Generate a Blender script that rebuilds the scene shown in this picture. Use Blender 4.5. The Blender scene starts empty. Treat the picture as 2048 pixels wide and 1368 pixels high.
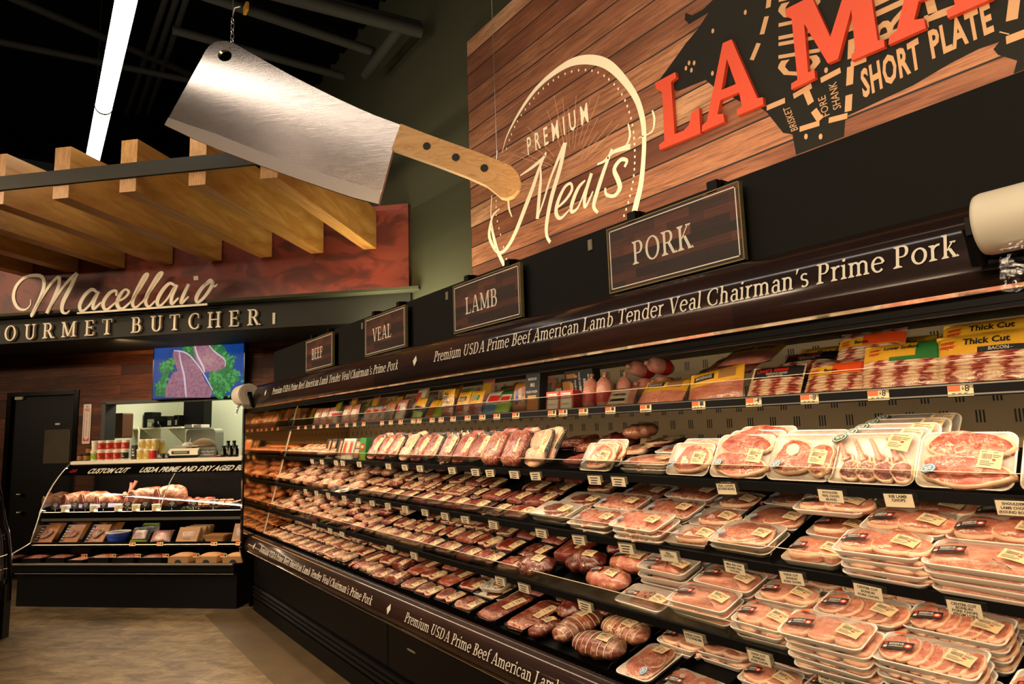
import bpy, math, random
from math import sin, cos, pi, radians
from mathutils import Vector as V, Matrix
random.seed(7)
S = bpy.context.scene
COL = S.collection

# ------------------------------------------------------------------ camera
FPX, PITCH, ROLL, YAW, EYE = 1311.5, radians(7.397), radians(-1.868), radians(36.10), 1.55
fw = V((sin(YAW)*cos(PITCH), cos(YAW)*cos(PITCH), sin(PITCH)))
_r = V((cos(YAW), -sin(YAW), 0)); _u = _r.cross(fw)
RT = _r*cos(ROLL) + _u*sin(ROLL); UP = _u*cos(ROLL) - _r*sin(ROLL)
cam = bpy.data.objects.new('camera', bpy.data.cameras.new('camera')); COL.objects.link(cam)
m = Matrix((RT, UP, -fw)).transposed().to_4x4(); m.translation = (0, 0, EYE)
cam.matrix_world = m
cam.data.sensor_width = 36; cam.data.lens = 36*FPX/2048; cam.data.clip_start = .05; cam.data.clip_end = 60
S.camera = cam

# ------------------------------------------------------------------ exposure and world
S.view_settings.view_transform = 'Standard'; S.view_settings.look = 'None'
S.view_settings.exposure = 0.0; S.view_settings.gamma = 1; S.view_settings.use_curve_mapping = False
w = bpy.data.worlds.new('store_ambient'); S.world = w; w.use_nodes = True
w.node_tree.nodes['Background'].inputs[0].default_value = (1, .85, .62, 1)
w.node_tree.nodes['Background'].inputs[1].default_value = .006

# ------------------------------------------------------------------ frames: case runs along world Y; butcher wall is turned by 45 degrees
FC = Matrix.Rotation(-pi/2, 4, 'Z')     # local x = to the right along the case, y = into the case
FW = Matrix.Rotation(-pi/4, 4, 'Z')     # local x = to the right along the butcher wall, y = away into the wall
def ray_plane(x, y, n, d):
    D = fw + RT*((x-1024)/FPX) - UP*((y-684)/FPX)
    o = V((0, 0, EYE)); n = V(n); return o + D*((d - n.dot(o))/n.dot(D))
def at_case(x, y, X):                   # photograph point on the plane X: (along, height)
    p = ray_plane(x, y, (1, 0, 0), X); return (-p.y, p.z)
def at_wall(x, y, W):                   # photograph point on the butcher-wall plane at distance W
    p = FW.inverted() @ ray_plane(x, y, (sin(pi/4), cos(pi/4), 0), W); return (p.x, p.z)

# ------------------------------------------------------------------ lights of the store and added fills
def area(name, loc, rot, sx, sy, power, col, spread=180, parent=None):
    L = bpy.data.lights.new(name, 'AREA'); L.shape = 'RECTANGLE'; L.size = sx; L.size_y = sy
    L.energy = power; L.color = col; L.spread = radians(spread)
    o = bpy.data.objects.new(name, L); COL.objects.link(o); o.matrix_world = Matrix.LocRotScale(V(loc), rot, None)
    return o
def aim(d, up='Y'): return V(d).to_track_quat('-Z', up)
WARM = (1, .71, .40); NEUT = (1, .82, .58)
def strip(name, frame, p, d, length, width, power, col, spread=180):
    """long lamp in a frame: its length runs along the frame's x axis"""
    d = V(d).normalized(); x = V((1, 0, 0)); z = -d; y = z.cross(x).normalized()
    R = Matrix((x, y, z)).transposed()
    return area(name, frame @ V(p), (frame.to_3x3() @ R).to_quaternion(), length, width, power, col, spread)
strip('case_canopy_light', FC, (-3.1, 1.70, 1.772), (0, .25, -1), 6.5, .05, 30, (1, .73, .48), 170)
strip('second_shelf_fill', FC, (-3.1, 2.045, 1.601), (0, .5, -1), 6.4, .015, 5, (1, .74, .48), 150)  # this and the next three: fills added under the shelves to brighten back rows
strip('third_shelf_fill', FC, (-3.1, 1.975, 1.340), (0, .6, -1), 6.4, .015, 3, (1, .74, .48), 150)
strip('fourth_shelf_fill', FC, (-3.1, 1.92, 1.108), (0, .6, -1), 6.4, .015, 2.7, (1, .74, .48), 150)
strip('deck_fill', FC, (-3.1, 1.855, .872), (0, .6, -1), 6.4, .015, 2.7, (1, .74, .48), 150)
# added unseen lights across the aisle and hall, split to darken the blade's middle
strip('aisle_fill_far', FC, (-6.1, -3.0, 3.8), (0, 4.9, -2.5), 4.8, .12, 84, (1, .74, .48), 80)
strip('aisle_fill_near', FC, (.4, -3.0, 3.8), (0, 4.9, -2.5), 4.4, .12, 76, (1, .74, .48), 80)
strip('hall_fill_far', FC, (-6.5, -7.0, 3.4), (0, 9, -2.2), 6, .15, 40, (1, .74, .48), 60)
strip('hall_fill_near', FC, (1.6, -7.0, 3.4), (0, 9, -2.2), 6, .15, 34, (1, .74, .48), 60)
strip('mural_uplight', FC, (-2.2, 2.05, 2.36), (0, .62, .78), 4.6, .05, 42, (1, .70, .45))
strip('mural_wash_light', FC, (-1.2, .9, 5.4), (0, .75, -.55), 4.0, .25, 22, (1, .70, .42), 100)
strip('soffit_uplight', FW, (-2.6, 5.70, 2.88), (0, .5, .85), 1.5, .04, 1.8, (1, .60, .30))
strip('counter_top_light', FW, (-4.5, 6.29, 1.27), (0, -.25, -1), 2.5, .06, 15, (1, .74, .50))
strip('counter_deck_light', FW, (-4.5, 5.98, .865), (0, -.35, -1), 2.6, .04, 8.5, (1, .68, .40))
strip('counter_well_light', FW, (-4.5, 5.80, .615), (0, -.2, -1), 2.6, .03, 3.0, (1, .68, .40))
strip('prep_room_light', FW, (-4.9, 7.9, 2.6), (0, .1, -1), 2.2, .8, 62, (1, .96, .72))
strip('column_uplight', FC, (-5.1, 2.45, 2.36), (0, .3, .95), 1.1, .05, 30, (1, .95, .62))
def spot(name, loc, target, power, size, col, blend=.6, r=.04):
    L = bpy.data.lights.new(name, 'SPOT'); L.energy = power; L.spot_size = radians(size); L.spot_blend = blend; L.color = col
    L.shadow_soft_size = r
    o = bpy.data.objects.new(name, L); COL.objects.link(o)
    o.location = loc; o.rotation_euler = (V(target)-V(loc)).to_track_quat('-Z', 'Y').to_euler()
spot('canopy_spot', FW @ V((-4.75, 4.75, 4.2)), FW @ V((-4.5, 5.3, 3.2)), 9, 75, (1, .62, .28))
spot('letter_spot', FW @ V((-4.3, 4.9, 3.2)), FW @ V((-4.55, 5.8, 2.85)), 9, 70, (1, .70, .42))
spot('beam_spot', FW @ V((-2.3, 3.2, 4.6)), FW @ V((-2.6, 4.6, 3.3)), 7, 60, (1, .66, .30))
spot('aisle_spot', (-.6, 3.4, 4.6), (.35, 4.1, 0), 700, 40, (1, .74, .42), .9)
spot('cleaver_spot', FW @ V((-3.4, .4, 4.6)), FW @ V((-1.9, 3.4, 3.4)), 8, 50, (1, .80, .66), .8)
spot('scale_spot', FW @ V((-4.6, 5.2, 2.5)), FW @ V((-4.5, 6.3, 1.35)), 11, 85, (1, .78, .55), .8)
spot('wood_wall_spot', FW @ V((-5.0, 5.9, 2.53)), FW @ V((-5.1, 6.8, 2.3)), 52, 110, (1, .66, .36), .9)

# ------------------------------------------------------------------ materials
def lin(h):
    if isinstance(h, str):
        h = h.lstrip('#'); c = [int(h[i:i+2], 16)/255 for i in (0, 2, 4)]
        return tuple(x/12.92 if x <= .04045 else ((x+.055)/1.055)**2.4 for x in c)
    return tuple(h[:3])
class NT:
    def __init__(s, mat): s.t = mat.node_tree; s.N = s.t.nodes; s.L = s.t.links
    def n(s, typ, props=None, **inp):
        nd = s.N.new('ShaderNode'+typ)
        for k, v in (props or {}).items(): setattr(nd, k, v)
        for k, v in inp.items():
            k = k.replace('_', ' ')
            sock = nd.inputs[int(k[1:])] if k[0] == 'i' and k[1:].isdigit() else nd.inputs[k]
            s.set(sock, v)
        return nd
    def set(s, sock, v):
        if hasattr(v, 'is_output'): s.L.new(v, sock)
        elif isinstance(v, bpy.types.Node): s.L.new(v.outputs[0], sock)
        else:
            if sock.type == 'RGBA': v = (*lin(v), 1)
            sock.default_value = v
    def ramp(s, fac, stops, interp='LINEAR'):
        nd = s.N.new('ShaderNodeValToRGB'); cr = nd.color_ramp; cr.interpolation = interp
        while len(cr.elements) < len(stops): cr.elements.new(.5)
        for e, (p, c) in zip(cr.elements, stops): e.position = p; e.color = (*lin(c), 1)
        s.L.new(fac if hasattr(fac, 'is_output') else fac.outputs[0], nd.inputs[0]); return nd.outputs[0]
    def mix(s, f, a, b, mode='MIX'):
        nd = s.N.new('ShaderNodeMix'); nd.data_type = 'RGBA'; nd.blend_type = mode
        s.set(nd.inputs[0], f); s.set(nd.inputs[6], a); s.set(nd.inputs[7], b); return nd.outputs[2]
    def math(s, op, a, b=0, c=0):
        nd = s.N.new('ShaderNodeMath'); nd.operation = op
        for i, v in enumerate((a, b, c)): s.set(nd.inputs[i], v)
        return nd.outputs[0]
    def obj(s): return s.n('TexCoord').outputs['Object']
    def gen(s): return s.n('TexCoord').outputs['Generated']
    def mapped(s, co, scale=(1, 1, 1), loc=(0, 0, 0), rot=(0, 0, 0)):
        return s.n('Mapping', Vector=co, Scale=scale, Location=loc, Rotation=rot).outputs[0]
    def noise(s, co, scale=5, detail=4, rough=.55, dist=0):
        return s.n('TexNoise', Vector=co, Scale=scale, Detail=detail, Roughness=rough, Distortion=dist).outputs[0]
    def bump(s, h, strength=.3, dist=.01): return s.n('Bump', Height=h, Strength=strength, Distance=dist).outputs[0]
def new(name):
    mt = bpy.data.materials.new(name); mt.use_nodes = True
    t = NT(mt); b = t.N['Principled BSDF']; return mt, t, b
def P(name, col, rough=.5, metal=0, spec=.5, coat=0, emit=None, es=1, nz=0, nscale=20):
    mt, t, b = new(name)
    b.inputs['Base Color'].default_value = (*lin(col), 1)
    b.inputs['Roughness'].default_value = rough; b.inputs['Metallic'].default_value = metal
    b.inputs['Specular IOR Level'].default_value = spec; b.inputs['Coat Weight'].default_value = coat
    b.inputs['Coat Roughness'].default_value = .08
    if emit: b.inputs['Emission Color'].default_value = (*lin(emit), 1); b.inputs['Emission Strength'].default_value = es
    if nz:
        f = t.noise(t.obj(), nscale, 5)
        t.set(b.inputs['Base Color'], t.mix(t.math('MULTIPLY', f, nz), col, tuple(c*.35 for c in lin(col))))
        t.set(b.inputs['Normal'], t.bump(f, .15, .004))
    return mt
def planks(name, axis, ph, pl, cols, rough=.6, grain=.5, coat=0, gap=.02, spec=.4):
    """boards printed on a panel. axis: index pair (along, across) of object coordinates"""
    mt, t, b = new(name)
    sep = t.n('SeparateXYZ', Vector=t.obj()); a, c = sep.outputs[axis[0]], sep.outputs[axis[1]]
    uv = t.n('CombineXYZ', X=a, Y=c).outputs[0]
    br = t.n('TexBrick', {'offset': .37, 'offset_frequency': 2, 'squash': 1.0}, Vector=uv, Color1=(0, 0, 0), Color2=(1, 1, 1), Mortar=(.5, .5, .5),
             Scale=1.0, Mortar_Size=gap*ph, Mortar_Smooth=.3, Brick_Width=pl, Row_Height=ph, Bias=0.0)
    row = t.math('FLOOR', t.math('DIVIDE', c, ph))
    g1 = t.n('CombineXYZ', X=t.math('MULTIPLY', a, 1.6), Y=t.math('MULTIPLY', c, 26), Z=t.math('MULTIPLY', row, 3.7)).outputs[0]
    f1 = t.noise(g1, 2.2, 7, .62, .6)
    g2 = t.n('CombineXYZ', X=t.math('MULTIPLY', a, 9), Y=t.math('MULTIPLY', c, 150), Z=row).outputs[0]
    f2 = t.noise(g2, 2.0, 3, .7)
    f3 = t.noise(t.n('CombineXYZ', X=a, Y=t.math('MULTIPLY', c, 2.0), Z=row).outputs[0], 1.4, 2)
    v = t.math('ADD', t.math('MULTIPLY', br.outputs['Color'], .42), t.math('MULTIPLY', f3, .58))
    base = t.ramp(v, [(.18+.64*i/(len(cols)-1), k) for i, k in enumerate(cols)])
    base = t.mix(t.math('MULTIPLY', t.ramp(f1, [(.42, (0, 0, 0)), (.68, (1, 1, 1))]), grain), base, cols[0])
    base = t.mix(t.math('MULTIPLY', t.ramp(f2, [(.45, (0, 0, 0)), (.7, (1, 1, 1))]), grain*.45), base, cols[0])
    base = t.mix(br.outputs['Fac'], base, (.006, .004, .003))
    t.set(b.inputs['Base Color'], base); b.inputs['Roughness'].default_value = rough
    b.inputs['Coat Weight'].default_value = coat; b.inputs['Coat Roughness'].default_value = .10; b.inputs['Specular IOR Level'].default_value = spec
    t.set(b.inputs['Normal'], t.bump(t.math('SUBTRACT', f1, br.outputs['Fac']), .2, .004))
    return mt
def meat(name, stops, scale=30, vein=.05, fat='#f0d3b4', fatamt=1.0, rough=.34, stretch=(1, 1, 1), bump=.5):
    mt, t, b = new(name)
    rnd = t.n('ObjectInfo').outputs['Random']
    co = t.n('VectorMath', {'operation': 'ADD'}, i0=t.mapped(t.obj(), stretch), i1=t.n('CombineXYZ', X=t.math('MULTIPLY', rnd, 3.1), Y=t.math('MULTIPLY', rnd, 7.7), Z=rnd).outputs[0]).outputs[0]
    f = t.noise(co, scale, 4, .6, .3)
    base = t.ramp(f, stops)
    g = t.noise(co, scale*.9, 3, .55, 1.6)
    v = t.math('ABSOLUTE', t.math('SUBTRACT', g, .5))
    veins = t.ramp(v, [(0, (1, 1, 1)), (vein, (0, 0, 0))])
    mask = t.ramp(t.noise(co, scale*.35, 2), [(.42, (0, 0, 0)), (.6, (1, 1, 1))])
    base = t.mix(t.math('MULTIPLY', t.math('MULTIPLY', veins, mask), fatamt), base, fat)
    base = t.mix(t.math('MULTIPLY', rnd, .3), base, tuple(x*.62 for x in lin(stops[0][1])))
    t.set(b.inputs['Base Color'], base); b.inputs['Roughness'].default_value = rough
    t.set(b.inputs['Normal'], t.bump(f, bump, .003)); return mt
M = {}
M['white_foam'] = P('white_foam', '#e4dacb', .42, nz=.03, nscale=60)
M['black_foam'] = P('black_foam', '#14110f', .35)
M['black'] = P('black_metal', '#050404', .5, 0, .14)
M['gloss_black'] = P('gloss_black', '#080706', .16, 0, .3)
M['dark_plastic'] = P('dark_plastic', '#1a1613', .5)
M['steel'] = P('brushed_steel', '#b9b2a6', .28, 1)
M['dull_steel'] = P('dull_steel', '#5d584e', .45, .8)
M['chrome'] = P('polished_steel', '#d8d0c4', .07, 1)
M['bronze_mirror'] = P('bronze_mirror', '#cfa574', .05, 1)
M['cream'] = P('cream_paint', '#e9dfc6', .5)
M['ink_white'] = P('white_print', '#cdc6b6', .6)
M['ink_black'] = P('black_print', '#171513', .6)
M['ink_red'] = P('red_print', '#c92f1c', .55)
M['ink_grey'] = P('grey_print', '#6f6556', .6)
M['card'] = P('cream_card', '#d9caaa', .55, nz=.05)
M['price_paper'] = P('price_paper', '#d8bb8c', .5, nz=.06, nscale=40)
M['orange'] = P('orange_print', '#e2571d', .5)
M['yellow'] = P('yellow_print', '#e6b52f', .45)
M['pale_yellow'] = P('pale_yellow', '#d9bf6a', .45)
M['green'] = P('green_print', '#2f7a35', .45)
M['lime'] = P('lime_print', '#9dc23a', .45)
M['blue'] = P('blue_print', '#1f3f9c', .4)
M['blue_sticker'] = P('blue_sticker', '#4f82ad', .5)
M['dkgreen_sticker'] = P('green_sticker', '#12483a', .45)
M['red_plastic'] = P('red_plastic', '#bf2a20', .35)
M['brown_card'] = P('brown_card', '#a67a4a', .6, nz=.15)
M['board_dark'] = P('dark_board', '#5a3318', .5, nz=.2)
M['kraft'] = P('kraft_wood', '#b0702f', .5, nz=.35, nscale=14)
M['olive'] = P('olive_wall_paint', '#3b3a29', .8, 0, .2, nz=.06, nscale=3)
M['olive_dark'] = P('dark_olive_paint', '#211f17', .65, 0, .25, nz=.05, nscale=4)
M['panel_dark'] = P('dark_panel', '#0e0d09', .75, 0, .15, nz=.06, nscale=5)
M['red_letter'] = P('red_letter_paint', '#bb3d1c', .55)
M['letter_white'] = P('letter_face', '#ded3bb', .5)
M['paper'] = P('parchment_paper', '#d9d5cb', .45)
M['spool'] = P('bag_roll', '#cfc6b2', .42, nz=.04, nscale=8)
M['parsley'] = P('parsley', '#2f4d1c', .6, nz=.5, nscale=90)
M['cow_black'] = P('cow_print', '#14130e', .68, 0, .2, nz=.08, nscale=12)
M['dash_wood'] = P('print_wood_tone', '#b58d63', .6, nz=.25, nscale=30)
M['logo_cream'] = P('logo_print', '#e6dbc0', .6)
M['ray'] = P('ray_print', '#b78a66', .6)
M['tube'] = P('tube_lamp', '#ffffff', .4, emit=(1, .93, .80), es=14)
M['tube_store'] = P('tube_lamp_store', '#ffffff', .4, emit=(1, .85, .62), es=9)
M['prep_wall'] = P('prep_room_paint', '#cfd0b8', .7)
M['cabinet_grey'] = P('cabinet_grey', '#8a8b7a', .55)
M['bag_brown'] = P('brown_cloth', '#6d5638', .85, nz=.3)
M['copper'] = P('lens_amber', '#c08a2a', .4)
M['fat'] = P('fat_rim', '#e3bd98', .34, nz=.12, nscale=90)
M['bone'] = P('bone', '#e8cfb2', .45, nz=.2, nscale=80)
M['pork'] = meat('pork_lean', [(.3, '#b5614a'), (.5, '#c97d62'), (.7, '#db9b7c')], 38, .03, '#f0cdae', .7)
M['pork_pale'] = meat('pork_pale', [(.3, '#c27a5f'), (.5, '#d08e72'), (.7, '#dea687')], 30, .03, '#f2d5bb', .5)
M['veal'] = meat('veal_lean', [(.3, '#aa5740'), (.5, '#bf7057'), (.7, '#d49376')], 45, .06, '#f2d6ba', .9)
M['chop_red'] = meat('chop_red', [(.3, '#8c3828'), (.5, '#ab523c'), (.7, '#c67860')], 40, .06, '#efceae', 1)
M['lamb'] = meat('lamb_lean', [(.3, '#5c231c'), (.5, '#7e372b'), (.7, '#9f5342')], 55, .06, '#e7c6a6', .9)
M['steak'] = meat('steak_lean', [(.3, '#64180f'), (.5, '#862718'), (.7, '#a64029')], 40, .075, '#dfb08c', 1)
M['beef_dark'] = meat('beef_dark', [(.3, '#571a12'), (.5, '#76291c'), (.7, '#93402b')], 34, .05, '#e2b893', .8)
M['ground'] = meat('ground_beef', [(.3, '#6b1a10'), (.5, '#94301f'), (.7, '#bd6047')], 140, .05, '#edc6a6', .7, bump=1)
M['poultry'] = meat('poultry', [(.3, '#b47454'), (.5, '#ca8f6e'), (.7, '#dfb08f')], 28, .05, '#f4dfc6', .7)
M['ribs'] = meat('rib_slab', [(.3, '#742416'), (.5, '#963a26'), (.7, '#b66345')], 30, .07, '#eccaa8', .9, stretch=(1, 3, 1))
M['roast'] = meat('roast', [(.3, '#7a3322'), (.5, '#9c563d'), (.7, '#d0a078')], 18, .07, '#f0d7b2', .8)
M['ham'] = meat('ham', [(.3, '#bf6d57'), (.5, '#cf8871'), (.7, '#e0a890')], 24, .03, '#f3d2bd', .5)
def bacon(name):
    mt, t, b = new(name)
    rnd = t.n('ObjectInfo').outputs['Random']
    sep = t.n('SeparateXYZ', Vector=t.obj())
    wob = t.noise(t.mapped(t.obj(), (14, 1, 60)), 1.5, 3)
    u = t.math('ADD', t.math('ADD', t.math('MULTIPLY', sep.outputs[0], 48), t.math('MULTIPLY', wob, 4.5)), t.math('MULTIPLY', rnd, 5))
    f = t.math('ABSOLUTE', t.math('SINE', u))
    n2 = t.noise(t.mapped(t.obj(), (20, 1, 170)), 1, 2)
    c = t.ramp(t.math('ADD', t.math('MULTIPLY', f, .72), t.math('MULTIPLY', n2, .4)), [(.25, '#8f2f22'), (.5, '#b55340'), (.62, '#d89a7e'), (.85, '#efd3b2')])
    st = t.math('ABSOLUTE', t.math('SINE', t.math('ADD', t.math('MULTIPLY', sep.outputs[2], 300), t.math('MULTIPLY', wob, 3))))
    c = t.mix(t.ramp(st, [(0, (.75, .75, .75)), (.3, (0, 0, 0))]), c, '#5a1f16')
    t.set(b.inputs['Base Color'], c); b.inputs['Roughness'].default_value = .3
    t.set(b.inputs['Normal'], t.bump(st, .6, .004)); return mt
M['bacon'] = bacon('bacon_slices')
def film(name, tint=(1, 1, 1), bumpscale=30, strength=.5, rough=.035, haze=.0):
    mt, t, b = new(name)
    rnd = t.n('ObjectInfo').outputs['Random']
    co = t.n('VectorMath', {'operation': 'ADD'}, i0=t.mapped(t.obj(), (1, 1.7, 1)), i1=t.n('CombineXYZ', X=t.math('MULTIPLY', rnd, 5), Y=rnd).outputs[0]).outputs[0]
    h = t.noise(co, bumpscale, 3, .6, 1.2)
    nm = t.bump(h, strength, .006)
    fr = t.n('Fresnel', IOR=1.45, Normal=nm).outputs[0]
    fr = t.math('ADD', t.math('MULTIPLY', fr, .8), haze)
    tr = t.n('BsdfTransparent', Color=tint); gl = t.n('BsdfGlossy', Color=(1, 1, 1), Roughness=rough, Normal=nm)
    mx = t.n('MixShader', i0=fr, i1=tr.outputs[0], i2=gl.outputs[0])
    t.L.new(mx.outputs[0], t.N['Material Output'].inputs[0]); return mt
M['film'] = film('cling_film')
M['vac'] = film('vacuum_film', (.98, .95, .92), 26, .7, .09, .03)
M['glass'] = film('clear_glass', (.97, .97, .96), 1, 0, .01)
M['acrylic'] = film('clear_acrylic', (.93, .93, .9), 1, 0, .03, .02)
M['mural_wood'] = planks('mural_planks', (0, 2), .163, 7.3, ['#43200f', '#7a4a30', '#a67250', '#c9a27c'], .6, .75, gap=.035)
M['wall_wood'] = planks('wall_planks', (0, 2), .115, 1.3, ['#1f0c06', '#47200f', '#653518', '#7c4524'], .55, .75, spec=.2, gap=.012)
M['sign_wood'] = planks('sign_planks', (0, 2), .033, .16, ['#170b07', '#2f160d', '#512818', '#7d4630'], .55, .5, gap=.012)
M['case_wood'] = planks('case_planks', (0, 2), .09, .8, ['#0d0604', '#1c0c07', '#2a130b', '#371b10'], .6, .6, coat=.55, gap=.006, spec=.1)
M['beam_wood'] = None
def beamwood():
    mt, t, b = new('beam_maple')
    f = t.noise(t.mapped(t.obj(), (30, 1.2, 6)), 1.5, 5, .6, .8)
    c = t.ramp(f, [(.3, '#8f5c22'), (.5, '#a67435'), (.7, '#b98a48')])
    t.set(b.inputs['Base Color'], c); b.inputs['Roughness'].default_value = .5; return mt
M['beam_wood'] = beamwood()
def plywood():
    mt, t, b = new('handle_plywood')
    co = t.mapped(t.obj(), (1.2, 1, 5), rot=(0, .42, 0))
    f = t.noise(co, 2.2, 2, .5, 1.2)
    f = t.math('FRACT', t.math('MULTIPLY', f, 7))
    c = t.ramp(f, [(.0, '#b98746'), (.8, '#c7975a'), (1, '#a87838')])
    t.set(b.inputs['Base Color'], c); b.inputs['Roughness'].default_value = .55; return mt
M['plywood'] = plywood()
def plyedge():
    mt, t, b = new('plywood_edge')
    sep = t.n('SeparateXYZ', Vector=t.obj())
    f = t.math('FRACT', t.math('MULTIPLY', sep.outputs[1], 90))
    t.set(b.inputs['Base Color'], t.ramp(f, [(0, '#d8bd8a'), (.5, '#b88a4c'), (1, '#e0c896')])); return mt
M['ply_edge'] = plyedge()
def blade():
    mt, t, b = new('brushed_blade')
    co = t.mapped(t.obj(), (4, 4, 90), rot=(0, radians(-24), 0))
    f = t.noise(co, 3, 5, .7)
    g = t.noise(t.mapped(t.obj(), (3, 3, 400), rot=(0, radians(-24), 0)), 1, 2)
    c = t.ramp(f, [(.3, '#857a74'), (.7, '#a3978f')])
    t.set(b.inputs['Base Color'], c); b.inputs['Metallic'].default_value = 1
    b.inputs['Roughness'].default_value = .27
    t.set(b.inputs['Normal'], t.bump(g, .22, .0012)); return mt
M['blade'] = blade()
M['bevel'] = P('ground_bevel', '#91867f', .36, 1)
def floor_mat():
    mt, t, b = new('slate_tile_floor')
    co = t.mapped(t.obj(), (1, 1, 1), rot=(0, 0, radians(45)))
    br = t.n('TexBrick', {'offset': 0.0}, Vector=co, Color1=(0, 0, 0), Color2=(1, 1, 1), Mortar=(.5, .5, .5), Scale=1, Mortar_Size=.004, Mortar_Smooth=.3, Brick_Width=.46, Row_Height=.46)
    f = t.noise(t.mapped(co, (1, 2.2, 1)), 4.6, 9, .72, .7)
    g = t.noise(co, 1.3, 3)
    v = t.math('ADD', t.math('MULTIPLY', f, .75), t.math('ADD', t.math('MULTIPLY', br.outputs[0], .1), t.math('MULTIPLY', g, .2)))
    c = t.ramp(v, [(.34, '#33281c'), (.47, '#63513a'), (.6, '#857050'), (.76, '#a8926c')])
    c = t.mix(t.math('MULTIPLY', br.outputs['Fac'], .55), c, '#2a2017')
    t.set(b.inputs['Base Color'], c)
    t.set(b.inputs['Roughness'], t.ramp(f, [(.3, (.5, .5, .5)), (.7, (.34, .34, .34))]))
    t.set(b.inputs['Normal'], t.bump(t.math('SUBTRACT', f, br.outputs['Fac']), .22, .006)); return mt
M['floor'] = floor_mat()
def engraving():
    mt, t, b = new('engraved_red_print')
    sep = t.n('SeparateXYZ', Vector=t.obj()); x, z = sep.outputs[0], sep.outputs[2]
    big = t.noise(t.mapped(t.obj(), (.9, 1, 1.5)), 1.7, 2, .5, .8)
    u = t.math('ADD', t.math('ADD', t.math('MULTIPLY', x, 70), t.math('MULTIPLY', z, -190)), t.math('MULTIPLY', big, 9))
    ln = t.math('ABSOLUTE', t.math('SINE', u))
    th = t.ramp(t.noise(t.mapped(t.obj(), (1.3, 1, 2.4), rot=(0, .6, 0)), 1.8, 2, .5, 1.2), [(.47, (0, 0, 0)), (.53, (.55, .55, .55)), (.62, (.85, .85, .85))])
    mask = t.math('LESS_THAN', ln, th)
    c = t.mix(mask, t.ramp(t.noise(t.obj(), .8, 2), [(.35, '#6b2a1c'), (.65, '#96402d')]), '#2e0f09')
    t.set(b.inputs['Base Color'], c); b.inputs['Roughness'].default_value = .6; return mt
M['engraving'] = engraving()
def backpanel():
    mt, t, b = new('slotted_back_panel')
    sep = t.n('SeparateXYZ', Vector=t.obj()); x, z = sep.outputs[0], sep.outputs[2]
    b.inputs['Base Color'].default_value = (*lin('#cdb182'), 1); b.inputs['Roughness'].default_value = .45
    def inr(v, a, c): return t.math('MULTIPLY', t.math('GREATER_THAN', v, a), t.math('LESS_THAN', v, c))
    fx = t.math('FRACT', t.math('MULTIPLY', x, 9)); fs = t.math('FRACT', t.math('MULTIPLY', x, 90))
    row = t.math('FLOOR', t.math('MULTIPLY', z, 14)); sh = t.math('MULTIPLY', t.math('FRACT', t.math('MULTIPLY', row, .5)), 1.0)
    fx = t.math('FRACT', t.math('ADD', t.math('MULTIPLY', x, 9), sh))
    fz = t.math('FRACT', t.math('MULTIPLY', z, 14))
    mk = t.math('MULTIPLY', t.math('MULTIPLY', inr(fx, .38, .72), inr(fs, .25, .75)), inr(fz, .2, .8))
    t.set(b.inputs['Base Color'], t.mix(mk, '#cdb182', '#15100a')); return mt
M['back_panel'] = backpanel()
def screen(name, col, es=1.0, nz=0):
    mt, t, b = new(name); b.inputs['Base Color'].default_value = (.01, .01, .01, 1); b.inputs['Roughness'].default_value = .3; b.inputs['Specular IOR Level'].default_value = .06
    c = col
    if nz:
        f = t.noise(t.obj(), nz, 4, .6, .5); c = t.ramp(f, [(.3, tuple(k*.6 for k in lin(col))), (.7, tuple(min(1, k*1.3) for k in lin(col)))])
    t.set(b.inputs['Emission Color'], c); b.inputs['Emission Strength'].default_value = es; return mt
M['scr_blue'] = screen('screen_blue', '#123f86', 1.0, 2.2)
M['scr_meat'] = screen('screen_meat', '#98667a', .9, 26)
M['scr_fat'] = screen('screen_fat', '#cbb6c8', .95)
M['scr_green'] = screen('screen_green', '#23753f', .9, 22)
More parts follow.
